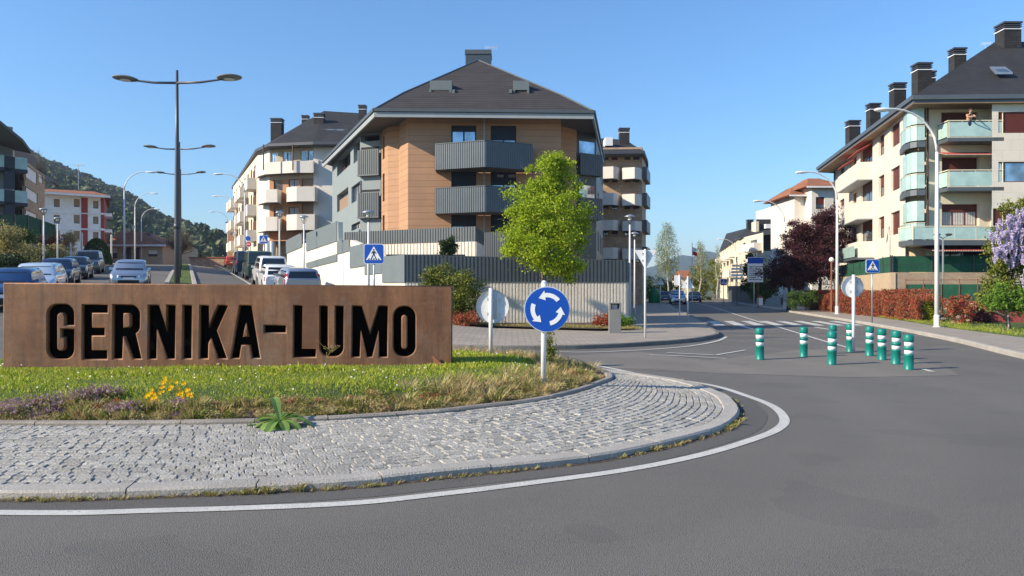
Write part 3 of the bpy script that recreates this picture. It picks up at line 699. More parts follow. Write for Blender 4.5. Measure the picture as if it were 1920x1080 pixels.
# purple alyssum cushions (countable clumps)
def cushion(px, py, r, h, m1, m2, label, name, cat, grp=None, n=1400, fs=.014):
    x, y = G(px, py, .2); z = mound(x, y)
    t = thing(name, label, cat, (x, y, z), grp)
    P = clumps((x, y, z+h*.35), (r, r*.7, h*.6), 26, n, r*.22, .4); P[:, 2] = np.maximum(P[:, 2], z+.01)
    link('foliage', leaf_mesh('foliage', P, .04, m1, .35), t)
    top = P[P[:, 2] > z+h*.35]; top = top[rng.uniform(size=len(top)) < .8]+np.array([0, -.012, .015])
    tag(link('flowers', leaf_mesh('flowers', top, fs*1.6, m2, .8), t), kind='stuff'); return t
for px, py, r, wh in [(12, 772, .42, 'at the left edge of the photo'), (62, 768, .25, 'right of the leftmost one'), (100, 766, .24, 'third from the left'), (152, 762, .30, 'below the letter G'), (196, 758, .26, 'below the letter E'), (236, 770, .22, 'rightmost, left of the yellow pansies')]:
    cushion(px, py+9, r*.9, .13, 'weed', 'bloom_purple', 'low cushion of faded purple flowers, '+wh, 'alyssum_cushion', 'flower cushion', 'purple flower cushions in the island bed')
for px, py, r, wh in [(288, 775, .11, 'leftmost and lowest of the row'), (322, 768, .2, 'tallest, with the most blooms'), (352, 771, .13, 'right-hand, beside dark leaves')]:
    t = cushion(px, py, r, .20, 'leaf_green', 'bloom_yellow', 'yellow pansy clump in the island bed, '+wh, 'pansy_plant', 'pansies', 'yellow pansies in the island bed', 500, .001)
    ch = t.children[1]; bpy.data.objects.remove(ch)
    x, y, z = t.location; n = int(9+r*60)
    P = np.array([(x+random.gauss(0, r*.55), y+random.gauss(0, r*.4)-.03, z+random.uniform(.08, .26 if r > .15 else .2)) for _ in range(n)])
    V = []
    for p_ in P:
        for k in range(5):
            a = k*1.257+random.random(); s_ = .021; e1 = np.array([math.cos(a), -.25, math.sin(a)])*s_; e2 = np.array([-math.sin(a), -.1, math.cos(a)])*s_*.6
            V.append([p_, p_+e1*.7+e2, p_+e1*1.25, p_+e1*.7-e2])
    tag(link('flowers', quads_mesh('flowers', np.array(V), 'bloom_yellow'), t), kind='stuff')
for px, py, wh in [(545, 770, 'behind the broad leaved weed'), (597, 768, 'right of the broad leaved weed')]:
    t = cushion(px, py, .13, .1, 'weed', 'bloom_pink', 'small coral pink flower tuft in the island bed '+wh, 'pink_flower', 'flower', None, 260, .012)
# big rosette weed on the kerb
x, y = G(524, 792, .2); t = thing('rosette_weed', 'broad leaved weed rosette hanging over the inner kerb of the cobbled apron', 'weed', (x, y, .2)); mb = MB()
lf = [(-95, .44, .05), (-60, .36, .05), (-120, .34, .05), (-35, .40, .06), (-10, .44, .1), (15, .36, .12), (40, .34, .12), (100, .18, .10), (60, .3, .14), (150, .40, .12), (180, .42, .08), (205, .36, .05), (120, .3, .22), (-75, .3, .02), (-140, .3, .04)]
for a, ln, up in lf:
    a = math.radians(a); dx, dy = math.cos(a), math.sin(a)*.9; wv = .062; pts = []
    for k in range(7):
        f = k/6; zz = .02+up*math.sin(f*1.9)*1.05-.20*f*f*(up < .15); ww = wv*math.sin(min(1, f*1.0+.08)*math.pi)**.6*(.5+.9*f)
        pts.append(((x+dx*ln*f+dy*ww, y+dy*ln*f-dx*ww, .2+zz+.008), (x+dx*ln*f, y+dy*ln*f, .2+zz-.006), (x+dx*ln*f-dy*ww, y+dy*ln*f+dx*ww, .2+zz+.008)))
    n0 = random.random()+.01
    for k in range(6):
        mb.quad(pts[k][0], pts[k+1][0], pts[k+1][1], pts[k][1], n0); mb.quad(pts[k][1], pts[k+1][1], pts[k+1][2], pts[k][2], n0)
part('leaves', mb, 'weed_big', t)
# tall dry umbel weed
x, y = G(612, 765, .22); x, y = x+.0, 10.4; x = X(610, y); zb = mound(x, y); mb = MB()
tz = Zp(652, y); mb.tube([(x, y, zb), (x+.02, y, zb+.4), (X(622, y), y, tz-.06)], [.006, .005, .003], 5)
for k in range(14):
    a = k*.9; mb.tube([(X(622, y), y, tz-.07), (X(622, y)+.11*math.cos(a)*(.5+.5*(k % 2)), y+.08*math.sin(a), tz+.01+.02*math.sin(k))], .0022, 4)
    mb.lathe([(.001, -.008), (.012, 0), (.001, .008)], X(622, y)+.11*math.cos(a)*(.5+.5*(k % 2)), y+.08*math.sin(a), 6, tz+.012+.02*math.sin(k))
for k in range(3): mb.tube([(x+.01, y, zb+.2+.12*k), (x+.12*(1 if k % 2 else -1), y, zb+.34+.12*k)], [.004, .002], 4)
solo('umbel_weed', mb, 'dry_grass', 'tall thin dried umbel weed standing on the lawn before the letter U', 'weed')
mb = MB(); x, y = G(45, 766, .2); mb.hexa([(x-.03, y-.02, .24), (x+.03, y-.02, .24), (x+.03, y+.02, .25), (x-.03, y+.02, .25)], [(x-.02, y-.01, .33), (x+.035, y-.015, .31), (x+.03, y+.03, .32), (x-.02, y+.02, .34)])
solo('paper_scrap', mb, 'sign_white', 'crumpled white scrap of paper caught in the purple flowers', 'litter')
# shrub behind the round sign
x, y = X(1030, 12.7), 13.1; t = thing('lawn_shrub', 'small leafy green shrub behind the blue round sign post', 'shrub', (x, y, .25))
link('foliage', leaf_mesh('foliage', clumps((x, y, .62), (.13, .13, .42), 16, 900, .05, .3), .05, 'leaf_olive', .4), t); mb = limbs((x, y, .2), (x, y, .9), .1, 6, .008); part('stem', mb, 'bark', t)
# ------------------------------------------------------------------ facade tools
class Fac:
    def __init__(s, A, B):
        s.A = np.array(A[:2], float); s.B = np.array(B[:2], float); s.L = float(np.linalg.norm(s.B-s.A)); s.e = (s.B-s.A)/s.L; s.n = np.array([s.e[1], -s.e[0]])
    def u(s, px):
        k = (px-960)/FP; return float(np.linalg.solve(np.array([[s.e[0], -k], [s.e[1], -1]]), -s.A)[0])
    def d(s, px): return float((s.A+s.e*s.u(px))[1])
    def z(s, px, py): return Zp(py, s.d(px))
    def p(s, u, z, o=0.): q = s.A+s.e*u+s.n*o; return (float(q[0]), float(q[1]), z)
def PX(px, d): return (X(px, d), d)
def fbox(mb, F, u0, u1, z0, z1, o0, o1):
    return mb.hexa([F.p(u0, z0, o0), F.p(u1, z0, o0), F.p(u1, z0, o1), F.p(u0, z0, o1)], [F.p(u0, z1, o0), F.p(u1, z1, o0), F.p(u1, z1, o1), F.p(u0, z1, o1)])
def wall(F, z0, z1, holes, m, parent, reveal=.16, u0=0., u1=None, off=0., name='wall', label=None):
    u1 = F.L if u1 is None else u1; mb = MB()
    us = sorted(set([u0, u1]+[h[i] for h in holes for i in (0, 1) if u0 < h[i] < u1])); zs = sorted(set([z0, z1]+[h[i] for h in holes for i in (2, 3) if z0 < h[i] < z1]))
    for i in range(len(us)-1):
        for j in range(len(zs)-1):
            uc, zc = (us[i]+us[i+1])/2, (zs[j]+zs[j+1])/2
            if any(h[0] < uc < h[1] and h[2] < zc < h[3] for h in holes): continue
            mb.quad(F.p(us[i], zs[j], off), F.p(us[i+1], zs[j], off), F.p(us[i+1], zs[j+1], off), F.p(us[i], zs[j+1], off))
    for a, b, c, d in holes:
        for (p, q) in (((a, c), (b, c)), ((b, c), (b, d)), ((b, d), (a, d)), ((a, d), (a, c))):
            mb.quad(F.p(p[0], p[1], off), F.p(q[0], q[1], off), F.p(q[0], q[1], off-reveal), F.p(p[0], p[1], off-reveal))
    return part(name, mb, m, parent, label=label)
def window(F, h, parent, frame='wood_dark', glass='glass', sh=0., shm='shutter', mull=2, off=-.16, cur=0, fw=.06, name='window'):
    a, b, c, d = h; mb = MB()
    fbox(mb, F, a, a+fw, c, d, off-.05, off+.03); fbox(mb, F, b-fw, b, c, d, off-.05, off+.03)
    fbox(mb, F, a+fw, b-fw, c, c+fw, off-.05, off+.028); fbox(mb, F, a+fw, b-fw, d-fw, d, off-.05, off+.028)
    for k in range(1, mull): u = a+(b-a)*k/mull; fbox(mb, F, u-fw*.6, u+fw*.6, c+fw, d-fw, off-.05, off+.026)
    w_ = part(name, mb, frame, parent)
    mb = MB(); mb.quad(F.p(a+fw*.5, c, off), F.p(b-fw*.5, c, off), F.p(b-fw*.5, d, off), F.p(a+fw*.5, d, off)); part('pane', mb, glass, w_)
    if cur:
        mb = MB(); n = 14; wv = (b-a)
        for k in range(n*cur//2):
            u = a+fw+(wv-2*fw)*k/n; mb.quad(F.p(u, c+fw, off+.004+(k % 2)*.003), F.p(u+wv/n*.8, c+fw, off+.007), F.p(u+wv/n*.8, d-fw, off+.007), F.p(u, d-fw, off+.004+(k % 2)*.003))
        part('curtain', mb, 'curtain', w_)
    if sh:
        mb = MB(); fbox(mb, F, a+fw, b-fw, d-(d-c)*sh, d-.02, off+.032, off+.055); part('shutter', mb, shm, w_)
    return w_
def ribs(mb, F, u0, u1, z0, z1, o, pitch=.16, dep=.03, th=.04):
    n = max(1, int((u1-u0)/pitch)); pw = (u1-u0)/n; fbox(mb, F, u0, u1, z0, z1, o-th, o)
    for k in range(n): fbox(mb, F, u0+k*pw+pw*.18, u0+k*pw+pw*.72, z0+.003, z1-.003, o, o+dep)
def chimney(parent, x, y, z0, z1, wx, wy, m='slate_roof', cap='dark_steel', band=True, rot=0.):
    mb = MB(); c, s = math.cos(rot), math.sin(rot)
    def bx(hx, hy, a, b):
        q = [(-hx, -hy), (hx, -hy), (hx, hy), (-hx, hy)]; mb.prism([(x+i*c-j*s, y+i*s+j*c) for i, j in q], a, b)
    bx(wx/2, wy/2, z0, z1-.5); ch = part('chimney', mb, m, parent)
    mb = MB(); bx(wx/2-.08, wy/2-.08, z1-.5, z1-.12); bx(wx/2+.06, wy/2+.06, z1-.12, z1); 
    for k in range(2): bx(wx/2+.03, wy/2+.03, z1-.40+.13*k, z1-.34+.13*k)
    part('cap', mb, cap, ch)
    if band: mb = MB(); bx(wx/2+.05, wy/2+.05, z1-.56, z1-.50); part('flashing', mb, 'sign_back', ch)
    return ch
def roofpoly(mb, faces, th=.0):
    for f in faces: mb.poly(f)
def pipe(parent, x, y, z0, z1, r=.05, m='dark_blue_pipe', name='downpipe'):
    mb = MB(); mb.tube([(x, y, z0), (x, y, z1)], r, 8); return part(name, mb, m, parent)
def antenna(parent_name, label, x, y, z, h, sc_=1.):
    t = thing('tv_antenna', label, 'antenna', (x, y, z)); mb = MB(); mb.tube([(x, y, z), (x, y, z+h)], .025*sc_, 6); part('mast', mb, 'galv', t)
    mb = MB(); b = z+h
    mb.tube([(x-.5*sc_, y, b-.05), (x+.6*sc_, y, b+.05)], .018*sc_, 5)
    for k in range(7): u = -.45+.17*k; mb.tube([(x+u*sc_, y-.3*sc_, b+u*.1), (x+u*sc_, y+.3*sc_, b+u*.1)], .010*sc_, 4); mb.tube([(x+u*sc_, y, b-.16*sc_), (x+u*sc_, y, b+.16*sc_)], .010*sc_, 4)
    part('aerial', mb, 'sign_back', t); return t

# ------------------------------------------------------------------ central apartment building
B = thing('apartment_building', 'terracotta clad apartment block with slate grey ribbed balconies and dark hipped roof', 'building', (-2, 55, 0))
F1 = Fac(PX(765, 48.3), PX(1052, 48.6)); z0, zt = 2.6, 12.92
def hole(F, pa, pb, ya, yb): return (F.u(pa), F.u(pb), F.z((pa+pb)/2, yb), F.z((pa+pb)/2, ya))
hs1 = []
for pa, pb in ((846, 893), (920, 968)):
    u0, u1 = F1.u(pa), F1.u(pb); hs1 += [(u0, u1, 9.75, 12.45), (u0, u1, 6.9, 9.5), (u0, u1, 4.0, 6.62)]
wall(F1, z0, zt, hs1, 'brick_clad', B, .22)
spec = [(.14, 2), (0.98, 2), (.3, 2), (.34, 2), (.36, 2), (.98, 2)]
for h_, (sh, mu) in zip(hs1, spec): window(F1, h_, B, 'shutter_blue', 'glass_blue', sh, 'shutter_dark', mu, -.2, fw=.09)
segs = [((765, 48.3), (751, 49.8), 'brick_clad'), ((751, 49.8), (748, 50.6), 'brick_clad'), ((748, 50.6), (727, 51.0), 'brick_clad')]
for a, b, m in segs: wall(Fac(PX(*b), PX(*a)), z0, zt, [], m, B)
Fs = Fac(PX(715, 52.5), PX(727, 51.0)); hh = [(.35, .85, Fs.z(718, b), Fs.z(718, a)) for a, b in ((256, 299), (326, 378), (404, 440))]
wall(Fs, z0, zt, hh, 'brick_clad', B, .2)
for h_ in hh: window(Fs, h_, B, 'burgundy', 'glass', 0, mull=1)
Ff = Fac(PX(675, 53.3), PX(714, 52.7)); L_ = Ff.L; hh = [(.1, L_-.1, Ff.z(695, 283), Ff.z(695, 250))]
wall(Ff, z0, zt, [(.1, L_-.1, 12.35, 12.8), (.1, L_-.1, Ff.z(695, 283), Ff.z(695, 281)+.02)], 'grey_render', B, .6)
for ya, yb in ((282, 328), (362, 407)):
    mb = MB(); ribs(mb, Ff, -.02, L_+.02, Ff.z(695, yb), Ff.z(695, ya), .3, .17); fbox(mb, Ff, -.02, L_+.02, Ff.z(695, yb)-.1, Ff.z(695, yb)-.003, 0, .36); part('balcony', mb, 'slate_metal', B)
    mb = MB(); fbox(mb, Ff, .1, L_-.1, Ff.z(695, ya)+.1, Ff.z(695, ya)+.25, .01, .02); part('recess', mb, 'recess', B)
Fg = Fac(PX(623, 66), PX(675, 53.3))
hg = [hole(Fg, 659, 675.5, 345, 377), hole(Fg, 632, 653, 358, 392), hole(Fg, 632, 657, 287, 320), hole(Fg, 659, 675, 418, 430), hole(Fg, 663, 675, 262, 302)]
wall(Fg, z0, zt, hg, 'grey_render', B, .5)
window(Fg, hg[0], B, 'shutter_blue', 'glass_blue', 0, mull=2, off=-.2); window(Fg, hg[1], B, 'shutter_blue', 'glass', .0, mull=1, off=-.5, cur=2); window(Fg, hg[2], B, 'shutter_blue', 'glass', 0, mull=2, off=-.5)
mb = MB(); a, b, c_, d_ = hg[1]; fbox(mb, Fg, a+.1, b-.3, c_+.05, c_+(d_-c_)*.7, -.3, -.2); part('loggia_screen', mb, 'shutter_tan', B)
mb = MB(); a, b, c_, d_ = hg[2]
for k in range(3): fbox(mb, Fg, a+.5+k*.55, a+.75+k*.55, c_+.1, d_-.1, -.42-.02*k, -.38)
part('curtain', mb, 'wood_dark', B)
window(Fg, hg[3], B, 'shutter_blue', 'glass', 0, mull=2, off=-.2); window(Fg, hg[4], B, 'shutter_blue', 'glass_light', 0, mull=2, off=-.4)
pr = [(3.22, 48.6), (3.3, 50.8), (4.45, 51.8), (4.6, 52.5), (6.1, 53.5), (8.0, 65)]
for i, m in enumerate(['brick_clad', 'brick_clad', 'brick_clad', 'slate_metal', 'mid_metal']):
    F = Fac(pr[i], pr[i+1]); 
    if i == 4:
        hh = [(2+3.4*k, 3.6+3.4*k, z_, z_+1.5) for k in range(3) for z_ in (4.6, 7.6, 10.6)]; wall(F, z0, zt, hh, m, B)
        for h_ in hh: window(F, h_, B, 'shutter_blue', 'glass_light', .3, 'shutter_dark')
    else: wall(F, z0, zt, [], m, B)
F = Fac(pr[3], pr[4])
for ya, yb in ((290, 330), (372, 412)):
    mb = MB(); ribs(mb, F, -.02, F.L+.25, Zp(yb, 53), Zp(ya, 53), .4, .17); F_s = Fac(F.p(F.L+.25, 0, .4), F.p(F.L+.25, 0, -1.2)); ribs(mb, F_s, 0, F_s.L, Zp(yb, 53), Zp(ya, 53), .0, .17); part('balcony', mb, 'mid_metal', B)
    mb = MB(); fbox(mb, F, .2, F.L-.2, Zp(ya, 53)+.05, Zp(ya-24, 53), .005, .03); part('pane', mb, 'glass_blue', B)
wall(Fac((8.0, 65), (-16.04, 66)), z0, zt, [], 'grey_render', B)
# V shaped balconies with ribs
bl, bm_, br = PX(816, 47.1), PX(910, 45.9), PX(998, 47.2)
for zb_, zt_ in ((9.32, 10.94), (6.53, 8.12)):
    mb = MB(); FL, FR = Fac(bl, bm_), Fac(bm_, br)
    ribs(mb, FL, 0, FL.L, zb_, zt_, 0, .15); ribs(mb, FR, 0, FR.L, zb_, zt_, 0, .15)
    SLf = Fac((bl[0]-.02, 48.35), bl); SRf = Fac(br, (br[0]+.05, 48.55)); ribs(mb, SLf, 0, SLf.L, zb_, zt_, 0, .15); ribs(mb, SRf, 0, SRf.L, zb_, zt_, 0, .15)
    bal = part('balcony', mb, 'mid_metal', B)
    mb = MB(); mb.prism([(bl[0]+.03, bl[1]+.04), (bm_[0], bm_[1]+.07), (br[0]-.03, br[1]+.04), (br[0]-.02, 48.4), (bl[0]+.03, 48.22)], zb_+.04, zb_+.24); part('slab', mb, 'soffit', bal)
    mb = MB()
    for f_ in (FL, FR): fbox(mb, f_, 0.01, f_.L-.01, zt_+.002, zt_+.05, -.06, .05)
    part('rail', mb, 'slate_metal', bal)
# ground floor bay on the right
g0, g1, g2 = PX(908, 46.6), PX(967, 45.0), PX(1050, 47.4)
mb = MB(); Fa, Fb = Fac(g0, g1), Fac(g1, g2); ribs(mb, Fa, 0, Fa.L, 2.7, 5.3, 0, .17); ribs(mb, Fb, 0, Fb.L, 2.7, 5.3, 0, .17); part('terrace_screen', mb, 'shaded_navy_panel', B)
pipe(B, X(908, 48.1), 48.1, 3, 12.9, .05, 'fascia')
for px in (870, 942):
    mb = MB(); mb.lathe([(.01, -.06), (.10, -.05), (.12, 0)], X(px, 47.8), 47.8, 12, 12.86); part('ceiling_lamp', mb, 'sign_back', B)
# roof
E0, E1, E2, E3 = (-16.8, 65.9), (-8.67, 46.8), (5.19, 47.35), (7.95, 64.5)
M1 = (*PX(757, 50.6), Zp(174, 50.6)); M2 = (*PX(1053, 50.6), Zp(178.5, 50.6)); Ap = (*PX(897, 59.8), Zp(113, 59.8)); Rr = (-3.2, 70, 20.2); E4 = (8.6, 80); E5 = (-13.0, 79.5); ze = 13.14
v3 = lambda p, z: (p[0], p[1], z)
rf = MB(); rf.poly([v3(E1, ze), v3(E2, ze), M2, M1]); rf.poly([M1, M2, Ap])
for f in ([v3(E0, ze), v3(E1, ze), M1], [v3(E0, ze), M1, Ap], [v3(E0, ze), Ap, Rr], [v3(E2, ze), v3(E3, ze), M2], [M2, v3(E3, ze), Ap], [Ap, v3(E3, ze), Rr], [v3(E3, ze), v3(E4, ze), Rr], [v3(E0, ze), Rr, v3(E5, ze)], [v3(E5, ze), Rr, v3(E4, ze)]): rf.poly(f)
roof = part('roof', rf, 'slate_tile', B)
mb = MB(); mb.prism([E0, E1, E2, E3, E4, E5][::1], 12.93, 12.96); part('soffit', mb, 'soffit', B)
mb = MB(); mg = MB()
for a, b in ((E0, E1), (E1, E2), (E2, E3)):
    F = Fac(a, b); fbox(mb, F, -.03, F.L+.03, 12.62, 12.93, -.06, .06); fbox(mg, F, -.05, F.L+.05, 12.96, 13.16, -.06, .16)
part('fascia', mb, 'fascia', B); part('gutter', mg, 'slate_metal', B)
mb = MB()
for a, b in ((M1, Ap), (M2, Ap), (v3(E1, ze), M1), (v3(E2, ze), M2)): mb.tube([a, b], .07, 6)
part('hip_tiles', mb, 'slate_metal', B)
# dormers
for pa, pb, sx in ((806, 847, -1), (962, 992, 1)):
    x0, x1 = X(pa, 51.3), X(pb, 51.3); zz0, zz1 = Zp(178, 51.3), Zp(151, 51.3); mb = MB()
    mb.box(x0, x1, 51.3, 54, zz0+.35, zz1); mb.box(x0+.002, x0+.14, 50.9, 53.9, zz0, zz0+.34); mb.box(x1-.14, x1-.002, 50.9, 53.9, zz0, zz0+.34)
    fx = x1+.05 if sx < 0 else x0-.27; mb.hexa([(fx, 50.7, zz0-.02), (fx+.2, 50.7, zz0-.02), (fx+.2, 53.5, zz0+.5), (fx, 53.5, zz0+.5)], [(fx, 50.7, zz0+.2), (fx+.2, 50.7, zz0+.2), (fx+.2, 53.5, zz1), (fx, 53.5, zz1)])
    dm = part('dormer', mb, 'grey_panel', B); mb = MB(); mb.quad((x0+.15, 51.35, zz0+.0), (x1-.15, 51.35, zz0+.0), (x1-.15, 51.5, zz0+.35), (x0+.15, 51.5, zz0+.35)); part('pane', mb, 'glass', dm)
xc, yc = X(897, 61), 61.6; mb = MB(); Fq = Fac((X(873, 61), 60.8), (X(921, 61), 60.8)); mb.box(X(873, 61)+.02, X(921, 61)-.02, 60.85, 62.3, 19.3, Zp(104, 61)); ribs(mb, Fq, 0, Fq.L, 19.5, Zp(103, 61), 0, .15)
ch = part('chimney', mb, 'mid_metal', B); mb = MB(); mb.box(X(872, 61), X(921.5, 61), 60.7, 62.5, Zp(103, 61), Zp(95, 61)); part('cap', mb, 'slate_metal', ch)
antenna('a', 'small white television aerial on the ribbed chimney of the terracotta block', X(919, 61), 61.6, Zp(96, 61), .5, .9)

# terrace walls around the corner block
TW = thing('terrace_wall', 'stepped beige retaining wall with dark ribbed metal fencing round the corner plot', 'wall', (-4.7, 33, .3))
C0 = (X(760, 33), 33.0); C1 = (X(1175, 34), 34.0); FW = Fac(C0, C1); FWL = Fac((-17.8, 58.6), C0)
mb = MB(); fbox(mb, FW, 0.02, FW.L, -.3, 2.03, -.28, -.02); ribs(mb, FW, 0, FW.L, -.3, 2.03, 0.02, .15, .014)
part('wall', mb, 'ribbed_concrete', TW)
Fr = Fac(C1, (X(1180, 44), 44)); mb = MB(); fbox(mb, Fr, .01, Fr.L, -.3, 2.03, -.25, 0); part('wall', mb, 'ribbed_concrete', TW)
mb = MB(); ribs(mb, FW, 0, FW.L, 2.05, 3.05, .0, .17); mb.v = [(x, y, z if z < 2.5 else z+.22*(5.3-x)/10.) for x, y, z in mb.v]; fe = part('fence', mb, 'slate_metal', TW); mb = MB(); ribs(mb, Fr, .02, Fr.L, 2.05, 3.05, 0, .17); part('fence', mb, 'slate_metal', TW)
mb = MB(); zc = 1.99; fbox(mb, FW, -.01, FW.L, 2.032, 2.048, -.3, .06); part('coping', mb, 'mid_metal', TW)
def pxpoly(mb, F, pts, o0, o1):
    n = len(pts); a = [F.p(F.u(x), F.z(x, y), o0) for x, y in pts]; b = [F.p(F.u(x), F.z(x, y), o1) for x, y in pts]
    mb.add(a+b, [tuple(range(n)), tuple(range(n, 2*n))[::-1]]+[(k, k+n, (k+1) % n+n, (k+1) % n) for k in range(n)])
mb = MB(); pxpoly(mb, FWL, [(538, 545), (538, 470), (575, 455), (575.5, 437), (633.5, 416), (634, 452), (657, 450), (686, 462), (718, 484), (759, 483), (759, 560)], -.3, 0)
part('wall', mb, 'render_beige', TW)
for i, pts in enumerate([[(537.5, 451), (567, 436), (567.5, 463), (537.5, 476)], [(575.5, 437.5), (633, 415), (633, 452), (575.5, 471.5)], [(633.3, 452.2), (657, 449), (657, 470), (633.3, 477)],
            [(575.5, 493), (633, 476), (633, 490), (575.5, 504)], [(657.3, 463), (685, 456), (685, 498.5), (657.3, 503)], [(685.3, 489), (718, 480), (718, 512), (685.3, 515.5)], [(718.3, 481), (760.5, 477.5), (760.5, 530), (718.3, 530)]]):
    mb = MB(); pxpoly(mb, FWL, pts, .0, .06); part('panel', mb, 'grey_panel', TW)
U0, U1, U2 = FWL.p(FWL.u(634), 0, -.32)[:2], (X(893, 40), 40.0), (X(908, 44.5), 44.5)
FU, FV = Fac(U0, U1), Fac(U1, U2)
for F in (FU, FV):
    mb = MB(); ribs(mb, F, 0, F.L, 1.0, 4.30, 0, .22, .035); part('wall', mb, 'ribbed_concrete', TW)
    mb = MB(); ribs(mb, F, .01, F.L-.01, 4.33, 5.12, -.03, .17); part('fence', mb, 'slate_metal', TW)
# lower dark band between the two terraces
mb = MB(); mb.box(X(724, 38.5), X(872, 38.5), 38.5, 38.8, 1.5, Zp(477, 38.5)); part('panel', mb, 'shutter_dark', TW)
mb = MB(); fill_poly(mb, [C0, C1, (5.7, 44), (8, 65), (-16, 66), (-17.5, 58.2)], 1.6); part('terrace_floor', mb, 'paving', TW)

# ------------------------------------------------------------------ white balconied block on the avenue
B = thing('apartment_building', 'cream apartment block with rounded white balconies and grey slate roof beyond the terracotta block', 'building', (-25, 90, 4))
pl = [PX(437, 110), PX(483, 83), PX(505, 80.3), PX(588, 79), (-13.0, 79)]
zg, zt = 3, 17.0
F0 = Fac(pl[0], pl[1]); hh = []
for k in range(8):
    for z_ in (8.6, 11.5, 14.5):
        u = 1.5+k*3.6
        hh.append((u, u+1.5, z_, z_+1.5))
wall(F0, zg, zt, hh, 'render_cream', B)
for h_ in hh: window(F0, h_, B, 'wood_dark', 'glass', random.choice([0, .4, .7]))
for k in (0, 1, 3, 4, 6):
    for z_ in (7.2, 10.1, 13.1):
        mb = MB(); u = .6+k*4.2; fbox(mb, F0, u, u+3.1, z_, z_+1.25, 0, 1.0); part('balcony', mb, 'render_white', B)
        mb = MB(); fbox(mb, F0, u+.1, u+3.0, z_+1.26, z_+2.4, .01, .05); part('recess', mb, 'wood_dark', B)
F2 = Fac(pl[1], pl[2]); F3 = Fac(pl[2], pl[3]); F4 = Fac(pl[3], pl[4])
hh = [hole(F3, 509, 526, 287, 303), hole(F3, 538, 554, 283, 301), hole(F3, 561, 586, 282, 303)]
low = [hole(F3, 513, 530, 336, 358), hole(F3, 541, 560, 336, 355), hole(F3, 566, 587, 330, 355), hole(F3, 513, 530, 387, 408), hole(F3, 541, 560, 388, 406), hole(F3, 566, 587, 380, 406)]
hh = [hole(F3, 507, 521, 286, 305), hole(F3, 530, 549, 284, 303), hole(F3, 563, 587, 282, 302)]
wall(F3, 13.6, zt, hh, 'tan_wall', B); wall(F3, 6.9, 13.6, low, 'orange_wall', B)
for h_ in hh: window(F3, h_, B, 'sign_back', 'glass_light', 0, mull=3)
for i, h_ in enumerate(low): window(F3, h_, B, 'wood_dark', 'glass', [.3, 0, .95][i % 3], 'shutter_tan', cur=2 if i % 3 == 1 else 0)
wall(F2, 6.9, zt, [], 'render_white', B)
hh = []
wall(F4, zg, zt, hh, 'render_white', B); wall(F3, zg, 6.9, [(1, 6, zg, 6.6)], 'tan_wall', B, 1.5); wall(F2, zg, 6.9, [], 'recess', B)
mb = MB(); fbox(mb, F3, 0, F3.L, 6.88, 6.98, -1.5, 1.0); part('slab', mb, 'orange_wall', B)
for px in (503, 511): mb = MB(); mb.tube([(X(px, 79.4), 79.4, 3.5), (X(px, 79.4), 79.4, 6.9)], .35, 12); part('column', mb, 'plain_white', B)
def obalc(P_, zb_, zt_, m, parent, nm='balcony', back=None):
    mb = MB(); n = len(P_)
    for i in range(n-1):
        F = Fac(P_[i], P_[i+1]); fbox(mb, F, 0, F.L, zb_, zt_, -.12, 0)
    b = part(nm, mb, m, parent); mb = MB(); mb.prism([(p[0], p[1]+.02) for p in P_], zb_+.02, zb_+.16); part('slab', mb, 'soffit', b); return b
for ya, yb in ((357, 381), (408, 434)):
    obalc([PX(482, 81.5), PX(486, 79.6), PX(498, 78.2), PX(520, 78.0), PX(527, 79), PX(528, 80)], Zp(yb, 79), Zp(ya, 79), 'render_white', B)
    obalc([PX(537, 79.6), PX(537.5, 78.2), PX(556, 77.6), PX(590, 77.6), PX(597, 79)], Zp(yb-1, 79), Zp(ya-4, 79), 'render_white', B)
obalc([PX(479, 82.5), PX(484, 80.6), PX(496, 79.3), PX(550, 78.2), PX(588, 78.2), PX(590, 79)], Zp(326, 79), Zp(304, 79), 'render_white', B)
EV = [PX(436, 112), PX(481, 82), PX(503, 78.9), PX(588, 77.8), (-12, 77.8)]; EV2 = (-12, 100); RA = (*PX(607, 88), Zp(208, 88)); RB = (*PX(690, 88), Zp(213, 88)); RC = (-37, 118, 21.5); ze = 17.2
mb = MB()
for i in range(4): mb.poly([v3(EV[i], ze), v3(EV[i+1], ze), RA] if i < 3 else [v3(EV[3], ze), v3(EV[4], ze), RB, RA])
mb.poly([v3(EV[0], ze), RA, RC]); mb.poly([RA, RB, v3(EV2, ze), RC]); part('roof', mb, 'slate_roof', B)
mb = MB()
for i in range(4): F = Fac(EV[i], EV[i+1]); fbox(mb, F, -.05, F.L+.05, 16.95, 17.25, -.1, .12)
part('gutter', mb, 'dark_steel', B); mb = MB(); mb.prism(EV+[EV2], 16.88, 16.94); part('soffit', mb, 'soffit', B)
chimney(B, X(520, 86), 86, 17, Zp(223, 86), 1.25, 1.0); chimney(B, X(680, 86), 86, 19, Zp(198, 86), .8, .8); chimney(B, X(599, 84), 84, 17.5, Zp(213, 84), 1.1, .8); chimney(B, X(573, 95), 95, 17.5, Zp(217, 95), .8, .8)
mb = MB(); xx = X(566, 82.6); mb.hexa([(xx-1., 82, 18.9), (xx+.8, 82, 18.9), (xx+1.1, 84.4, 19.5), (xx-.7, 84.4, 19.5)], [(xx-1., 82, 19.1), (xx+.8, 82, 19.1), (xx+1.1, 84.4, 20.1), (xx-.7, 84.4, 20.1)]); part('skylight', mb, 'plain_white', B)
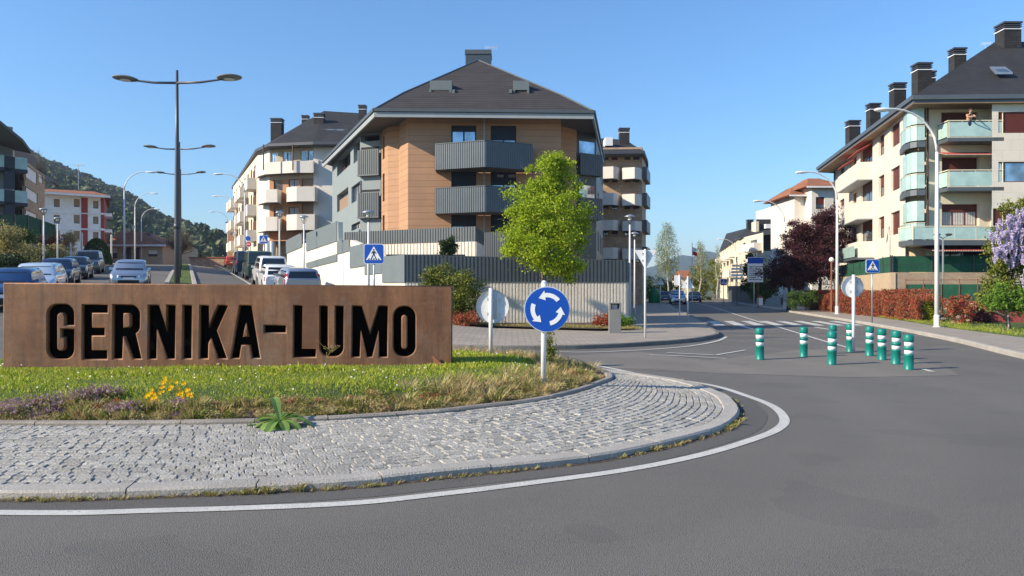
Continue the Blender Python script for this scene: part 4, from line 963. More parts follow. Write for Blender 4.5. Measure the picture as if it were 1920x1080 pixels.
mb = MB(); xx = X(632, 82.5); mb.box(xx-1.7, xx+1.4, 81.8, 84, 18.6, 19.5); part('dormer', mb, 'dark_steel', B); mb = MB(); mb.box(xx-1., xx-.1, 81.75, 81.79, 18.8, 19.4); mb.box(xx+.1, xx+.9, 81.75, 81.79, 18.8, 19.4); part('pane', mb, 'glass_light', B)
for px in (494, 549): pipe(B, X(px, 78.0), 78.0, 14.3, 17, .07, 'wood_dark')

# orange block at the end
B = thing('orange_building', 'plain orange rendered building at the far end of the avenue beside the cream block', 'building', (-40, 118, 5)); F = Fac(PX(426.5, 117), PX(441, 117))
mb = MB(); mb.box(X(426.5, 117), X(446, 117), 117, 126, 4, Zp(418, 117)); part('wall', mb, 'orange_wall', B); mb = MB(); mb.box(X(426, 117)-.2, X(446, 117)+.2, 116.8, 126.2, Zp(418, 117), Zp(416, 117)); part('roof', mb, 'dark_steel', B)
mb = MB(); mb.box(X(432, 117), X(437, 117), 116.95, 116.99, Zp(440, 117), Zp(430, 117)); part('window', mb, 'glass', B)

# ------------------------------------------------------------------ block behind on the right of the terracotta one
B = thing('apartment_building', 'brown brick apartment block with pale balconies half hidden right of the terracotta block', 'building', (12, 82, 0))
F = Fac((6.5, 80), PX(1204, 79.4)); FR = Fac(PX(1204, 79.4), PX(1211, 84)); FR2 = Fac(PX(1211, 84), (17, 96))
hh = []; pls = []
for z_ in (3.9, 6.75, 9.6, 12.5, 15.4-.5):
    for pa, pb in ((1131, 1141), (1147, 1158), (1171, 1182), (1187, 1199)): hh.append((F.u(pa), F.u(pb), z_+.75, z_+2.2 if z_ < 14 else z_+1.8))
wall(F, -.5, 17.0, hh, 'brick_tan', B)
for i, h_ in enumerate(hh): window(F, h_, B, 'wood_dark', 'glass_light' if i % 3 == 0 else 'glass', [0, .5, .9][i % 3])
wall(FR, -.5, 17.0, [], 'tan_wall', B); wall(FR2, -.5, 17., [], 'brick_tan', B)
for ya, yb in ((316, 338), (365, 387), (415, 434), (466, 487)):
    obalc([PX(1122, 79.9), PX(1122.5, 78.3), PX(1150, 77.9), PX(1158, 78.4), PX(1162, 79.6)], Zp(yb-1, 79), Zp(ya-1, 79), 'render_white', B)
    obalc([PX(1166, 79.6), PX(1167, 78.2), PX(1190, 77.7), PX(1201, 78.4), PX(1204, 79.6)], Zp(yb, 79), Zp(ya+1, 79), 'render_white', B)
for z_ in (5.0, 7.9, 10.8, 13.6):
    mb = MB(); fbox(mb, FR, .1, FR.L, z_, z_+1.3, .0, .5); part('bay_window', mb, 'dark_steel', B)
ev = [(6, 78.6), PX(1207, 78), PX(1214, 84), (17.8, 97), (6, 97)]; mb = MB(); ze = 16.3
ra, rb = (9, 86, Zp(258, 86)), (*PX(1172, 86), Zp(262, 86))
for f in ([v3(ev[0], ze), v3(ev[1], ze), rb, ra], [v3(ev[1], ze), v3(ev[2], ze), rb], [v3(ev[2], ze), v3(ev[3], ze), rb], [v3(ev[3], ze), v3(ev[4], ze), ra, rb]): mb.poly(f)
part('roof', mb, 'slate_roof', B); mb = MB()
for i in range(3): f_ = Fac(ev[i], ev[i+1]); fbox(mb, f_, 0, f_.L, 16.05, 16.33, -.1, .1)
part('gutter', mb, 'dark_steel', B); mb = MB(); mb.prism(ev, 15.95, 16.04); part('soffit', mb, 'soffit', B)
chimney(B, X(1170, 83), 83, 16.5, Zp(241, 83), 1.1, .9); mb = MB(); mb.box(X(1134, 81), X(1148, 81), 80.6, 82.5, 17.4, 18.3); part('dormer', mb, 'sign_back', B)

# ------------------------------------------------------------------ big right hand building
B = thing('apartment_building', 'large cream apartment building with glass balconies and six chimneys on the right', 'building', (26, 50, 0))
zt = 12.85
c0, c1, c2, c3 = (29.9, 68.5), (24.55, 46.2), (25.2, 45.0), (46, 44.4)
FLn = Fac(c0, c1); FF = Fac(c2, c3); FC = Fac(c1, c2)
# left facade
hl = []
for zf in (1.8, 4.85, 7.75, 10.65):
    for pa, pb in ((1647, 1658), (1670, 1687)):
        hl.append((FLn.u(pa), FLn.u(pb), zf+.45, zf+1.95))
    hl.append((FLn.u(1574), FLn.u(1583), zf+.45, zf+1.9)); hl.append((FLn.u(1598), FLn.u(1606), zf+.45, zf+1.9)); hl.append((FLn.u(1614), FLn.u(1636), zf+.3, zf+2.2))
wall(FLn, -.5, zt, hl, 'clad_white', B, .22)
for i, h_ in enumerate(hl): window(FLn, h_, B, 'wood_dark', 'glass', [.5, .92, .3, .6, .45][i % 5], 'shutter', off=-.2, cur=(i % 4 == 0)*1)
ua, ub = FLn.u(1638), FLn.u(1687)
for zf in (3.9, 6.85, 9.75):
    mb = MB(); fbox(mb, FLn, FLn.u(1595), FLn.u(1637)-.1, zf+.1, zf+1.35, 0, 1.0); b = part('balcony', mb, 'clad_white', B)
    mb = MB(); fbox(mb, FLn, FLn.u(1595), FLn.u(1637)-.1, zf+.02, zf+.098, 0, 1.05); part('slab', mb, 'fascia', b)
for zf, pa, pb in ((12.5, 1615, 1637), (12.3, 1594, 1606)):
    u0, u1 = FLn.u(pa), FLn.u(pb); mb = MB(); mb.hexa([FLn.p(u0, zf-.55, 1.0), FLn.p(u1, zf-.55, 1.0), FLn.p(u1, zf-.05, 0.01), FLn.p(u0, zf-.05, 0.01)], [FLn.p(u0, zf-.5, 1.0), FLn.p(u1, zf-.5, 1.0), FLn.p(u1, zf, 0.01), FLn.p(u0, zf, 0.01)]); part('awning', mb, 'awning_red', B)
# corner glazed stack
def curve_pts(p, n=6):
    P0, P1, P2 = [np.array(q) for q in p]; return [tuple((1-t)**2*P0+2*t*(1-t)*P1+t*t*P2) for t in np.linspace(0, 1, n)]
cst = curve_pts([FLn.p(FLn.u(1688), 0, .0)[:2], (X(1690, 44.6), 44.4), (X(1733, 44.6), 44.5)])
for z_ in (4.75, 7.7, 10.6):
    for k in range(len(cst)-1):
        F = Fac(cst[k], cst[k+1]); mb = MB(); fbox(mb, F, .02, F.L-.02, z_+.1, z_+.95, -.03, 0); g = part('glass_parapet', mb, 'teal_glass', B)
        mb = MB(); fbox(mb, F, .02, F.L-.02, z_+1.1, z_+2.3, -.12, -.09); part('glazing', mb, 'teal_glass', B)
        mb = MB(); fbox(mb, F, 0, F.L, z_+.96, z_+1.0, -.05, .02); part('rail', mb, 'ivory', B); mb = MB(); fbox(mb, F, 0, F.L, z_-.32, z_+.02, -.4, .04); part('slab', mb, 'fascia' if z_ < 5 else 'mid_metal', B)
mb = MB(); fbox(mb, FC, -.2, FC.L, -.3, zt, -.6, -.35); part('wall', mb, 'tan_wall', B)
# front facade recess part px1740..1857 and projecting part
u0, u1 = 0., FF.u(1857); hf = [(FF.u(1765), FF.u(1834), 10.75, 12.48), (FF.u(1766), FF.u(1836), 7.75, 9.75), (FF.u(1766), FF.u(1836), 5.6, 6.9), (FF.u(1765), FF.u(1850), 1.9, 4.1)]
wall(FF, -.5, zt, hf, 'render_cream', B, .3, 0, u1)
window(FF, hf[0], B, 'burgundy', 'glass', .42, 'shutter', 3, -.28); window(FF, hf[1], B, 'burgundy', 'glass', .97, 'shutter', 2, -.28); window(FF, hf[2], B, 'burgundy', 'glass', .35, 'shutter', 3, -.28, cur=2); window(FF, hf[3], B, 'burgundy', 'glass', .0, 'shutter', 4, -.28)
for z_ in (7.57, 10.5):
    ua, ub = FF.u(1757), FF.u(1859); mb = MB(); fbox(mb, FF, ua, ub, z_-.02, z_+.20, 0, 1.2); b = part('balcony', mb, 'mid_metal', B)
    mb = MB(); fbox(mb, FF, ua+.12, ub-.1, z_+.27, z_+1.12, 1.15, 1.17); fbox(mb, FF, ua+.02, ua+.04, z_+.27, z_+1.12, 0.1, 1.1); part('glass_panel', mb, 'teal_glass', b)
    mb = MB()
    for k in range(5): u = ua+.06+(ub-ua-.15)*k/4; fbox(mb, FF, u, u+.05, z_+.2, z_+1.18, 1.12, 1.16)
    fbox(mb, FF, ua, ub, z_+1.18, z_+1.24, 1.1, 1.18); fbox(mb, FF, ua, ub, z_+.20, z_+.25, 1.1, 1.18); fbox(mb, FF, ua, ua+.06, z_+1.18, z_+1.235, 0, 1.1); part('railing', mb, 'ivory', b)
mb = MB(); F_a = Fac((X(1688, 44.6), 44.8), (X(1712, 43.3), 43.3)); F_b = Fac((X(1712, 43.3), 43.3), (X(1870, 43.2), 43.2)); F_c = Fac(FLn.p(FLn.u(1640), 0, .9)[:2], F_a.A)
for F in (F_a, F_b): fbox(mb, F, .03, F.L-.03, 4.65, 5.35, -.03, 0)
part('glass_panel', mb, 'teal_glass', B); mb = MB(); ms = MB()
for F in (F_a, F_b):
    fbox(mb, F, 0, F.L, 5.38, 5.43, -.05, .03); n = max(1, int(F.L/1.1))
    for k in range(n+1): fbox(mb, F, F.L*k/n-.02, F.L*k/n+.02, 4.6, 5.38, -.04, .01)
part('railing', mb, 'ivory', B)
mb = MB(); mb.prism([F_a.p(0, 0)[:2], F_a.p(F_a.L, 0)[:2], F_b.p(F_b.L, 0)[:2], (30, 45.2), (25.1, 45.2), (24.7, 46.1)], 4.3, 4.6); part('slab', mb, 'mid_metal', B)
mb = MB(); fbox(mb, FLn, FLn.u(1600), FLn.u(1639), 3.9, 4.05, 0, 1.3); part('slab', mb, 'mid_metal', B); mb = MB(); fbox(mb, FLn, FLn.u(1600), FLn.u(1637), 4.12, 4.95, 1.25, 1.28); part('glass_panel', mb, 'teal_glass', B)
# striped awnings
for z_, pa, pb, o_ in ((10.0, 1757, 1850, 1.1), (4.25, 1722, 1835, 1.9)):
    ua, ub = FF.u(pa), FF.u(pb); n = 26; mb = MB()
    for k in range(n): 
        a, b = ua+(ub-ua)*k/n, ua+(ub-ua)*(k+.55)/n; mb.hexa([FF.p(a, z_-.3, o_), FF.p(b, z_-.3, o_), FF.p(b, z_, .02), FF.p(a, z_, .02)], [FF.p(a, z_-.26, o_), FF.p(b, z_-.26, o_), FF.p(b, z_+.04, .02), FF.p(a, z_+.04, .02)])
    aw = part('awning', mb, 'awning_red', B); mb = MB(); mb.hexa([FF.p(ua, z_-.31, o_), FF.p(ub, z_-.31, o_), FF.p(ub, z_-.01, .02), FF.p(ua, z_-.01, .02)], [FF.p(ua, z_-.28, o_), FF.p(ub, z_-.28, o_), FF.p(ub, z_+.02, .02), FF.p(ua, z_+.02, .02)]); part('valance', mb, 'clad_white', aw)
# projecting bay px 1857..
FP_ = Fac(FF.p(u1, 0, 1.2)[:2], FF.p(FF.L, 0, 1.2)[:2]); FPs = Fac(FF.p(u1, 0, 0)[:2], FF.p(u1, 0, 1.2)[:2])
hp = [(FP_.u(1872), FP_.L, 10.95, 12.2), (FP_.u(1872), FP_.L, 8.05, 9.25), (FP_.u(1862), FP_.L, 5.3, 6.5), (1.2, FP_.L, 2.2, 3.8)]
wall(FP_, -.5, 12.75, hp, 'clad_white', B, .15, FP_.u(1860)); wall(FPs, -.5, 12.75, [(.1, 1.1, 10.95, 12.2), (.1, 1.1, 8.05, 9.25), (.1, 1.1, 5.3, 6.5)], 'clad_white', B)
for i, h_ in enumerate(hp): window(FP_, h_, B, 'burgundy', 'glass_blue' if i == 1 else 'glass', [.98, 0, .9, .3][i], 'shutter', 9, -.13)
for i, z_ in enumerate((10.95, 8.05, 5.3)): window(FPs, (.1, 1.1, z_, z_+1.22), B, 'burgundy', 'glass', [.98, 0, .9][i], 'shutter', 1, -.13)
pipe(B, X(1743, 44.5), 44.7, 4.6, 12.7, .06, 'wood_dark'); pipe(B, *FLn.p(.3, 0, .1)[:2], -.3, 12.6, .06, 'dark_blue_pipe')
# roof of it
e0, e1, e2 = (28.6, 69.2), (X(1712, 43.6), 43.6), (47, 42.6); ze = 13.1
RI = (*PX(1873, 53), Zp(97, 53)); 
rA = (X(1715, 43.7)+5.6, 49.2, 16.9); top1 = (34.9, 53.4, 19.6); top2 = (34.6, 66, 17.5)
mb = MB(); e3 = (47, 75); ridg = (35.5, 68.5, 18.3)
for f in ([v3(e1, ze), v3(e2, ze), (46.9, 53.4, 19.6), top1], [v3(e0, ze), v3(e1, ze), top1, ridg], [v3(e0, ze), ridg, v3(e3, ze)], [ridg, top1, (46.9, 53.4, 19.6), v3(e3, ze)]): mb.poly(f)
part('roof', mb, 'slate_roof', B)
mb = MB()
for a, b in ((e0, e1), (e1, e2)): F = Fac(a, b); fbox(mb, F, -.08, F.L+.08, 12.88, 13.14, -.1, .12); fbox(mb, F, 0, F.L, 12.72, 12.87, -.1, .0)
part('gutter', mb, 'mid_metal', B); mb = MB(); mb.prism([e0, e1, e2, e3], 12.66, 12.71); part('soffit', mb, 'shutter_tan', B)
for pa, pb, ya, yb, dd in ((1873, 1907, 45, 105, 52.5), (1783, 1807, 92, 140, 55), (1714, 1742, 120, 180, 52.5), (1738, 1752, 134, 175, 54), (1671, 1695, 157, 206, 57), (1627, 1648, 195, 240, 61.5), (1588, 1610, 227, 268, 65.5)):
    wd = (pb-pa)/FP*dd; chimney(B, X((pa+pb)/2, dd), dd, 13, Zp(ya, dd), wd*.93, wd*.8)
sx0, sd_ = X(1862, 46), 46; mb = MB(); zz = lambda d: 13.1+(d-43.0)*(19.6-13.1)/(53.4-43.0)+.06
mb.hexa([(X(1866, 46.2), 46.2, zz(46.2)), (X(1899, 46.2), 46.2, zz(46.2)), (X(1885, 47.3), 47.3, zz(47.3)), (X(1856, 47.3), 47.3, zz(47.3))], [(X(1866, 46.2), 46.2, zz(46.2)+.12), (X(1899, 46.2), 46.2, zz(46.2)+.12), (X(1885, 47.3), 47.3, zz(47.3)+.12), (X(1856, 47.3), 47.3, zz(47.3)+.12)])
sk = part('skylight', mb, 'galv', B); mb = MB(); mb.quad((X(1872, 46.3), 46.3, zz(46.3)+.13), (X(1894, 46.3), 46.3, zz(46.3)+.13), (X(1886, 46.8), 46.8, zz(46.8)+.13), (X(1866, 46.8), 46.8, zz(46.8)+.13)); part('pane', mb, 'glass', sk)
antenna('a', 'white television aerial standing on the roof left of the tallest chimney', X(1848, 52), 52, 17.0, 2.0, .6)

# red roofed house behind it
B = thing('red_roof_house', 'cream house with two stepped red tiled roofs behind the large right hand building', 'building', (34, 85, 0))
for pa, pb, yt, yr, d_ in ((1480, 1520, 366, 352, 88), (1512, 1575, 350, 334, 86)):
    x0, x1 = X(pa, d_), X(pb, d_); z1, z2 = Zp(yt, d_), Zp(yr, d_); F = Fac((x0+.6, d_), (x1, d_)); hh = [(.5+k*2.6, 1.5+k*2.6, z1-2.6-3*j, z1-1.2-3*j) for k in range(int(F.L/2.6)) for j in range(2)]
    wall(F, 0, z1, hh, 'render_white', B)
    for h_ in hh: window(F, h_, B, 'burgundy', 'glass', .6)
    wall(Fac((x0+.6, d_+8), (x0+.6, d_)), 0, z1, [], 'render_white', B)
    mb = MB(); mb.hexa([(x0-.2, d_-.7, z1), (x1+.5, d_-.7, z1), (x1+.5, d_+9, z1), (x0-.2, d_+9, z1)], [(x0+1.6, d_+3.5, z2+.5), (x1-1, d_+3.5, z2+.5), (x1-1, d_+5, z2+.5), (x0+1.6, d_+5, z2+.5)]); part('roof', mb, 'red_tile', B)
    mb = MB(); mb.box(x0-.2, x1+.4, d_-.72, d_-.6, z1-.2, z1-.02); part('gutter', mb, 'plain_white', B)
# white flat-topped block and slate terrace along the street
B = thing('flat_roof_block', 'white flat roofed block showing above the slate roofs behind the purple tree', 'building', (42, 125, 0)); d_ = 125
F = Fac(PX(1447, d_), PX(1500, d_)); wall(Fac((X(1447, 125), 133), (X(1447, 125), 125)), 0, Zp(391, d_), [], 'plain_white', B); hh = [hole(F, 1461, 1468, 395, 404), hole(F, 1478, 1484, 395, 404)]; wall(F, 0, Zp(391, d_), hh, 'plain_white', B)
for h_ in hh: window(F, h_, B, 'dark_steel', 'glass')
mb = MB(); mb.box(X(1446, d_), X(1502, d_), d_-.4, d_+8, Zp(391, d_), Zp(388, d_)); part('roof', mb, 'plain_white', B); mb = MB(); mb.box(X(1485, d_), X(1545, d_), d_+.5, d_+9, 0, Zp(370, d_)); part('upper_storey', mb, 'grey_render', B)
B = thing('slate_roof_block', 'cream street block with slate roofs and balconies along the far right side of the street', 'building', (35, 118, 0))
F = Fac(PX(1384, 112), PX(1431, 100)); hh = [hole(F, 1407, 1420, 450, 462), hole(F, 1407, 1420, 472, 484), hole(F, 1393, 1398, 455, 465), hole(F, 1407, 1420, 495, 507)]
wall(F, -.5, Zp(444, 108), hh, 'render_cream', B)
for h_ in hh: window(F, h_, B, 'wood_dark', 'glass')
F2 = Fac(PX(1350, 150), PX(1384, 112)); hh = [(4+k*5, 5.6+k*5, z_, z_+1.5) for k in range(7) for z_ in (2, 5, 8)]; wall(F2, -.5, Zp(446, 112), hh, 'render_cream', B)
for h_ in hh: window(F2, h_, B, 'wood_dark', 'glass')
for k in range(5):
    for z_ in (3.7, 6.7): mb = MB(); fbox(mb, F2, 2+k*8, 6+k*8, z_, z_+1.1, 0, 1.1); part('balcony', mb, 'render_white', B)
for z_ in (4.2, 7.0): mb = MB(); fbox(mb, F, F.u(1403), F.u(1429), z_, z_+1.1, 0, 1.1); part('balcony', mb, 'render_white', B)
mb = MB(); z1 = Zp(445, 108); a0, a1, a2 = PX(1347, 152), PX(1382, 110.5), (X(1480, 98), 98); 
mb.poly([v3(a0, z1), v3(a1, z1), (X(1400, 120), 120, Zp(428, 120)), (X(1362, 158), 158, Zp(438, 158))]); mb.poly([v3(a1, z1), v3(a2, z1), (X(1470, 112), 112, Zp(425, 112)), (X(1400, 120), 120, Zp(428, 120))])
part('roof', mb, 'slate_roof', B); mb = MB(); mb.hexa([(X(1418, 113), 113, 8), (X(1475, 113), 113, 8), (X(1475, 120), 120, 8), (X(1418, 120), 120, 8)], [(X(1422, 113), 114, Zp(411, 114)), (X(1470, 113), 114, Zp(411, 114)), (X(1470, 119), 120, Zp(411, 114)), (X(1422, 119), 120, Zp(411, 114))]); part('mansard', mb, 'slate_roof', B)
mb = MB(); mb.box(X(1436, 112.6), X(1446, 112.6), 112.6, 113.5, Zp(428, 112.6), Zp(420, 112.6)); part('dormer', mb, 'plain_white', B); mb = MB(); mb.box(X(1413, 114), X(1419, 114), 113, 115, 8, Zp(415, 113)); part('gable', mb, 'render_cream', B)
chimney(B, X(1406, 118), 118, 9, Zp(412, 118), .9, .9, band=False)
B = thing('small_red_roof_house', 'low house with a red tiled roof behind the flagpole down the street', 'building', (30, 150, 0)); d_ = 150
mb = MB(); x0, x1 = X(1272, d_), X(1308, d_); mb.box(x0+.5, x1-.5, d_, d_+8, 0, Zp(521, d_)); part('wall', mb, 'render_cream', B); mb = MB(); mb.hexa([(x0, d_-.6, Zp(521, d_)), (x1, d_-.6, Zp(521, d_)), (x1, d_+9, Zp(521, d_)), (x0, d_+9, Zp(521, d_))], [(x0+1, d_+4, Zp(506, d_)), (x1-1, d_+4, Zp(506, d_)), (x1-1, d_+4.5, Zp(506, d_)), (x0+1, d_+4.5, Zp(506, d_))]); part('roof', mb, 'red_tile', B)

# ------------------------------------------------------------------ left side buildings
B = thing('modern_block', 'dark modern block with blue glass balconies cut by the left edge of the photo', 'building', (-42, 60, 5))
F = Fac((-47.5, 62), PX(24, 66)); FRr = Fac(PX(24, 66), PX(28, 76)); zT = 15.2
hh = [(F.L-3.4, F.L-1.2, z_, z_+1.9) for z_ in (7.0, 9.9, 12.8)]
wall(F, 3, zT+1, hh, 'grey_render', B); wall(FRr, 3, zT, [], 'tan_wall', B)
for h_ in hh: window(F, h_, B, 'dark_steel', 'glass_blue', 0, mull=3)
for z_ in (6.2, 9.05, 12.0):
    mb = MB(); fbox(mb, F, F.L-6, F.L+.6, z_, z_+.3, 0, 1.6); b = part('balcony', mb, 'shutter_blue', B); mb = MB(); fbox(mb, F, F.L-6, F.L-1.2, z_+.3, z_+1.35, 1.5, 1.55); fbox(mb, F, F.L-.4, F.L+.58, z_+.3, z_+1.35, 1.5, 1.55); part('glass_panel', mb, 'teal_glass', b)
    mb = MB(); fbox(mb, F, F.L-1.2, F.L-.4, z_-1.5, z_+1.3, 1.35, 1.6); part('fin', mb, 'shutter_blue', b)
mb = MB(); mb.hexa([(-41.2, 55, 16.6), (-41.3, 62.5, 14.15), (-43.5, 67, 14.0), (-60, 62, 17), (-60, 55, 19)], [(-41.2, 55, 16.85), (-41.3, 62.5, 14.4), (-43.5, 67, 14.25), (-60, 62, 17.3), (-60, 55, 19.3)])
part('roof', mb, 'soffit', B)

B = thing('tan_brick_block', 'tan brick house with white shutters between the modern block and the white house', 'building', (-50, 75, 5))
Fa = Fac(PX(15, 76), PX(46, 72)); Fb = Fac(PX(46, 72), PX(84, 82))
z1, z2 = Zp(300, 72), Zp(300, 72)
ha = [hole(Fa, 34, 44, 312, 340), hole(Fa, 34, 44, 352, 381), hole(Fa, 34, 44, 393, 402)]; hb = [hole(Fb, 48, 70, 316, 340), hole(Fb, 47, 71, 356, 377), hole(Fb, 47, 70, 397, 412), hole(Fb, 73, 81, 327, 343)]
wall(Fa, 3, z1, ha, 'brick', B); wall(Fb, 3, z1, hb, 'brick', B)
for h_ in ha: window(Fa, h_, B, 'wood_dark', 'glass', .0)
for h_ in hb: window(Fb, h_, B, 'plain_white', 'glass_light', .9, 'plain_white', 4)
mb = MB(); q = [(X(22, 71), 71), (X(90, 82.5), 82.5), (X(70, 88), 92), (X(5, 80), 90)]; mb.hexa([v3(q[0], z1), v3(q[1], z1-.6), v3(q[2], z1), v3(q[3], z1)], [(X(26, 72), 73, z1+.25), (X(84, 83), 83.5, z1-.3), v3(q[2], z1+.3), v3(q[3], z1+.3)]); part('roof', mb, 'soffit', B)
mb = MB(); F = Fac(PX(25, 75), PX(68, 82)); fbox(mb, F, 0, F.L, z1+.3, Zp(280, 77), -.2, 0); part('attic', mb, 'wood_dark', B)

B = thing('white_red_house', 'white four storey house with red stripes and a low red tiled roof on the left', 'building', (-60, 105, 6)); d_ = 104
Fa = Fac(PX(76, 101), PX(152, 104)); Fb = Fac(PX(152, 104), PX(196, 105.5)); zT = Zp(366, 104)
ha = [hole(Fa, a, b, c, e) for a, b in ((101, 112), (138.5, 149.5)) for c, e in ((373, 388), (403, 419), (433, 448))]; wall(Fa, 4, zT, ha, 'plain_white', B)
for h_ in ha: window(Fa, h_, B, 'wood_dark', 'glass', .85, 'shutter_tan')
hb = [hole(Fb, 174.5, 184.5, c, e) for c, e in ((377, 391), (406, 420), (435, 450))]; wall(Fb, 4, zT, hb, 'plain_white', B)
for h_ in hb: window(Fb, h_, B, 'wood_dark', 'glass', .85, 'shutter_tan')
for a, b in ((152.3, 164.5), (189, 195.8)):
    for c, e in ((371, 399), (401.5, 428), (431, 462)): mb = MB(); h_ = hole(Fb, a, b, c, e); fbox(mb, Fb, *h_[:2], *h_[2:], 0.01, .06); part('stripe', mb, 'red_paint', B)
for y_ in (400, 430): mb = MB(); fbox(mb, Fa, 0, Fa.L, Zp(y_+.8, 103), Zp(y_-.8, 103), .0, .12); fbox(mb, Fb, 0, Fb.L+.2, Zp(y_+.8, 104), Zp(y_-.8, 104), .0, .14); part('cornice', mb, 'sign_back', B)
Fc = Fac(PX(196, 105.5), PX(201, 118)); wall(Fc, 4, zT, [], 'red_paint', B)
for y_ in (400, 430): mb = MB(); fbox(mb, Fc, .2, 5, Zp(y_+6, 106), Zp(y_, 106), 0, .9); part('balcony', mb, 'plain_white', B)
mb = MB(); q = [PX(72, 99.5), PX(207, 104.5), PX(205, 121), PX(95, 121)]; mb.hexa([v3(p, zT) for p in q], [v3(p, zT+1.1) if i > 3 else v3(p, z) for i, (p, z) in enumerate(zip([PX(84, 108), PX(176, 111), PX(175, 113), PX(100, 113)], [Zp(354, 108)]*4))]); part('roof', mb, 'red_tile', B)
mb = MB(); F = Fac(q[0], q[1]); fbox(mb, F, 0, F.L, zT-.3, zT-.02, -.1, .05); part('gutter', mb, 'sign_back', B)
antenna('a', 'tall thin television mast on the red tiled roof of the white and red house', X(147, 108), 108, Zp(356, 108), Zp(310, 108)-Zp(356, 108), 1.5)

B = thing('low_brown_house', 'low brown house with a broad red tiled roof in front of the wooded hill', 'building', (-62, 118, 6)); d_ = 118
F = Fac(PX(196, d_), PX(305, d_)); z1 = Zp(459, d_)
hh = [hole(F, 210, 220, 464, 484), hole(F, 236, 246, 464, 490), hole(F, 250, 262, 464, 492), hole(F, 277, 295, 469, 481)]
wall(F, 4, z1, hh, 'tan_wall', B, .5); [window(F, h_, B, 'dark_steel', 'glass', [.5, 0, 0, .6][i], 'plain_white') for i, h_ in enumerate(hh)]
mb = MB(); mb.hexa([(X(198, 117), 117, z1), (X(311, 117), 117, z1), (X(311, 117), 128, z1), (X(198, 117), 128, z1)], [(X(222, 121), 121, Zp(434, 121)), (X(262, 121), 121, Zp(434, 121)), (X(262, 121), 124, Zp(434, 121)), (X(222, 121), 124, Zp(434, 121))]); part('roof', mb, 'red_tile', B)
mb = MB(); mb.box(X(200, 117), X(311, 117), 116.8, 117, z1-.3, z1-.01); part('gutter', mb, 'sign_back', B)
chimney(B, X(238, 121), 121, 10, Zp(422, 121), .8, .8, 'brick_tan', band=False); chimney(B, X(277, 121), 121, 9.5, Zp(438, 121), 1.2, .8, 'brick_tan', band=False)
wall(Fac(PX(305, d_), (X(305, d_)+.5, 130)), 4, z1, [], 'tan_wall', B)

B = thing('brick_garden_wall', 'low orange brick wall across the far end of the avenue', 'wall', (-55, 126, 5)); d_ = 124
mb = MB(); mb.box(X(355, d_), X(428, d_), d_, d_+.3, 4.5, Zp(484, d_)); part('wall', mb, 'brick_tan', B); mb = MB(); mb.box(X(355, d_)-.1, X(428, d_)+.1, d_-.1, d_+.4, Zp(484, d_)+.003, Zp(482, d_)); part('coping', mb, 'red_tile', B)
# green fence and grey wall on the left bank
B = thing('green_screen_fence', 'dark green screened fence above a grey wall on the left bank', 'fence', (-36, 60, 5))
F = Fac(PX(-60, 52), PX(104, 66)); mb = MB(); 
pxpoly(mb, F, [(-60, 402), (50, 403), (103, 422), (104, 448), (45, 440), (-60, 432)], 0, .06); part('screen', mb, 'green_net', B)
mb = MB(); pxpoly(mb, F, [(-60, 433), (30, 425), (70, 436), (74, 470), (-60, 470)], -.4, -.1); part('wall', mb, 'tan_wall' if False else 'grey_render', B)
for px in (0, 25, 50, 75, 100): mb = MB(); u = F.u(px); fbox(mb, F, u-.03, u+.03, F.z(px, 460), F.z(px, 402+max(0, px-50)*.36), .07, .13); part('post', mb, 'dark_steel', B)

# ------------------------------------------------------------------ right boundary walls
B = thing('boundary_wall', 'pale brick boundary wall topped with a green screened fence below the large right hand building', 'wall', (22.5, 44, 0))
Wa, Wb = Fac((27.6, 63), (22.55, 44)), Fac((22.55, 44), (42, 43.4))
for F in (Wa, Wb): mb = MB(); fbox(mb, F, 0, F.L, -.2, 2.72, -.25, 0); part('wall', mb, 'brick' if F is Wb else 'tan_wall', B); 
for F in (Wa, Wb):
    mb = MB(); fbox(mb, F, 0, F.L, 2.74, 3.70, -.14, -.10); part('screen', mb, 'green_net', B)
    n = int(F.L/2.2)
    for k in range(n+1): mb = MB(); fbox(mb, F, F.L*k/n-.025, F.L*k/n+.025, 2.73, 3.75, -.09, -.04); part('post', mb, 'dark_steel', B)
    mb = MB(); fbox(mb, F, 0, F.L, 3.2, 3.23, -.095, -.092); part('wire', mb, 'dark_steel', B)
B = thing('rusty_fence', 'rusty metal fence backed with dark green netting between the hedge and the brick wall', 'fence', (23, 42, 0))
F = Fac((22.3, 41.9), (32, 39.5)); mb = MB(); fbox(mb, F, 0, F.L, .1, 2.0, -.05, 0); part('screen', mb, 'green_net', B)
mb = MB(); n = int(F.L/.9)
for k in range(n+1): fbox(mb, F, F.L*k/n-.02, F.L*k/n+.02, 0, 2.3, .01, .05)
fbox(mb, F, 0, F.L, 2.22, 2.26, .0, .05); part('rail', mb, 'rust', B)
B = thing('red_wall', 'low plain dark red wall at the right edge below the wisteria', 'wall', (28, 35, 0))
F = Fac((22.3, 36.6), (36, 33.2)); mb = MB(); fbox(mb, F, 0, F.L, -.1, 1.15, -.2, 0); part('wall', mb, 'red_wall', B)
B = thing('stone_wall', 'low pale concrete wall on the street corner left of the dark green hedge', 'wall', (25, 66, 0))
mb = MB(); F = Fac((X(1436, 74), 74), (X(1485, 66), 66)); mb.hexa([F.p(0, -.1), F.p(F.L, -.1), F.p(F.L, -.1, -.3), F.p(0, -.1, -.3)], [F.p(0, .75), F.p(F.L, 1.5), F.p(F.L, 1.5, -.3), F.p(0, .75, -.3)]); part('wall', mb, 'concrete', B)
mb = MB(); fbox(mb, F, F.L*.6, F.L*.75, .3, .95, .002, .02); part('panel', mb, 'dark_steel', B)
B = thing('dark_fence', 'dark slatted garden fence shaded by trees down the street', 'fence', (28, 90, 0))
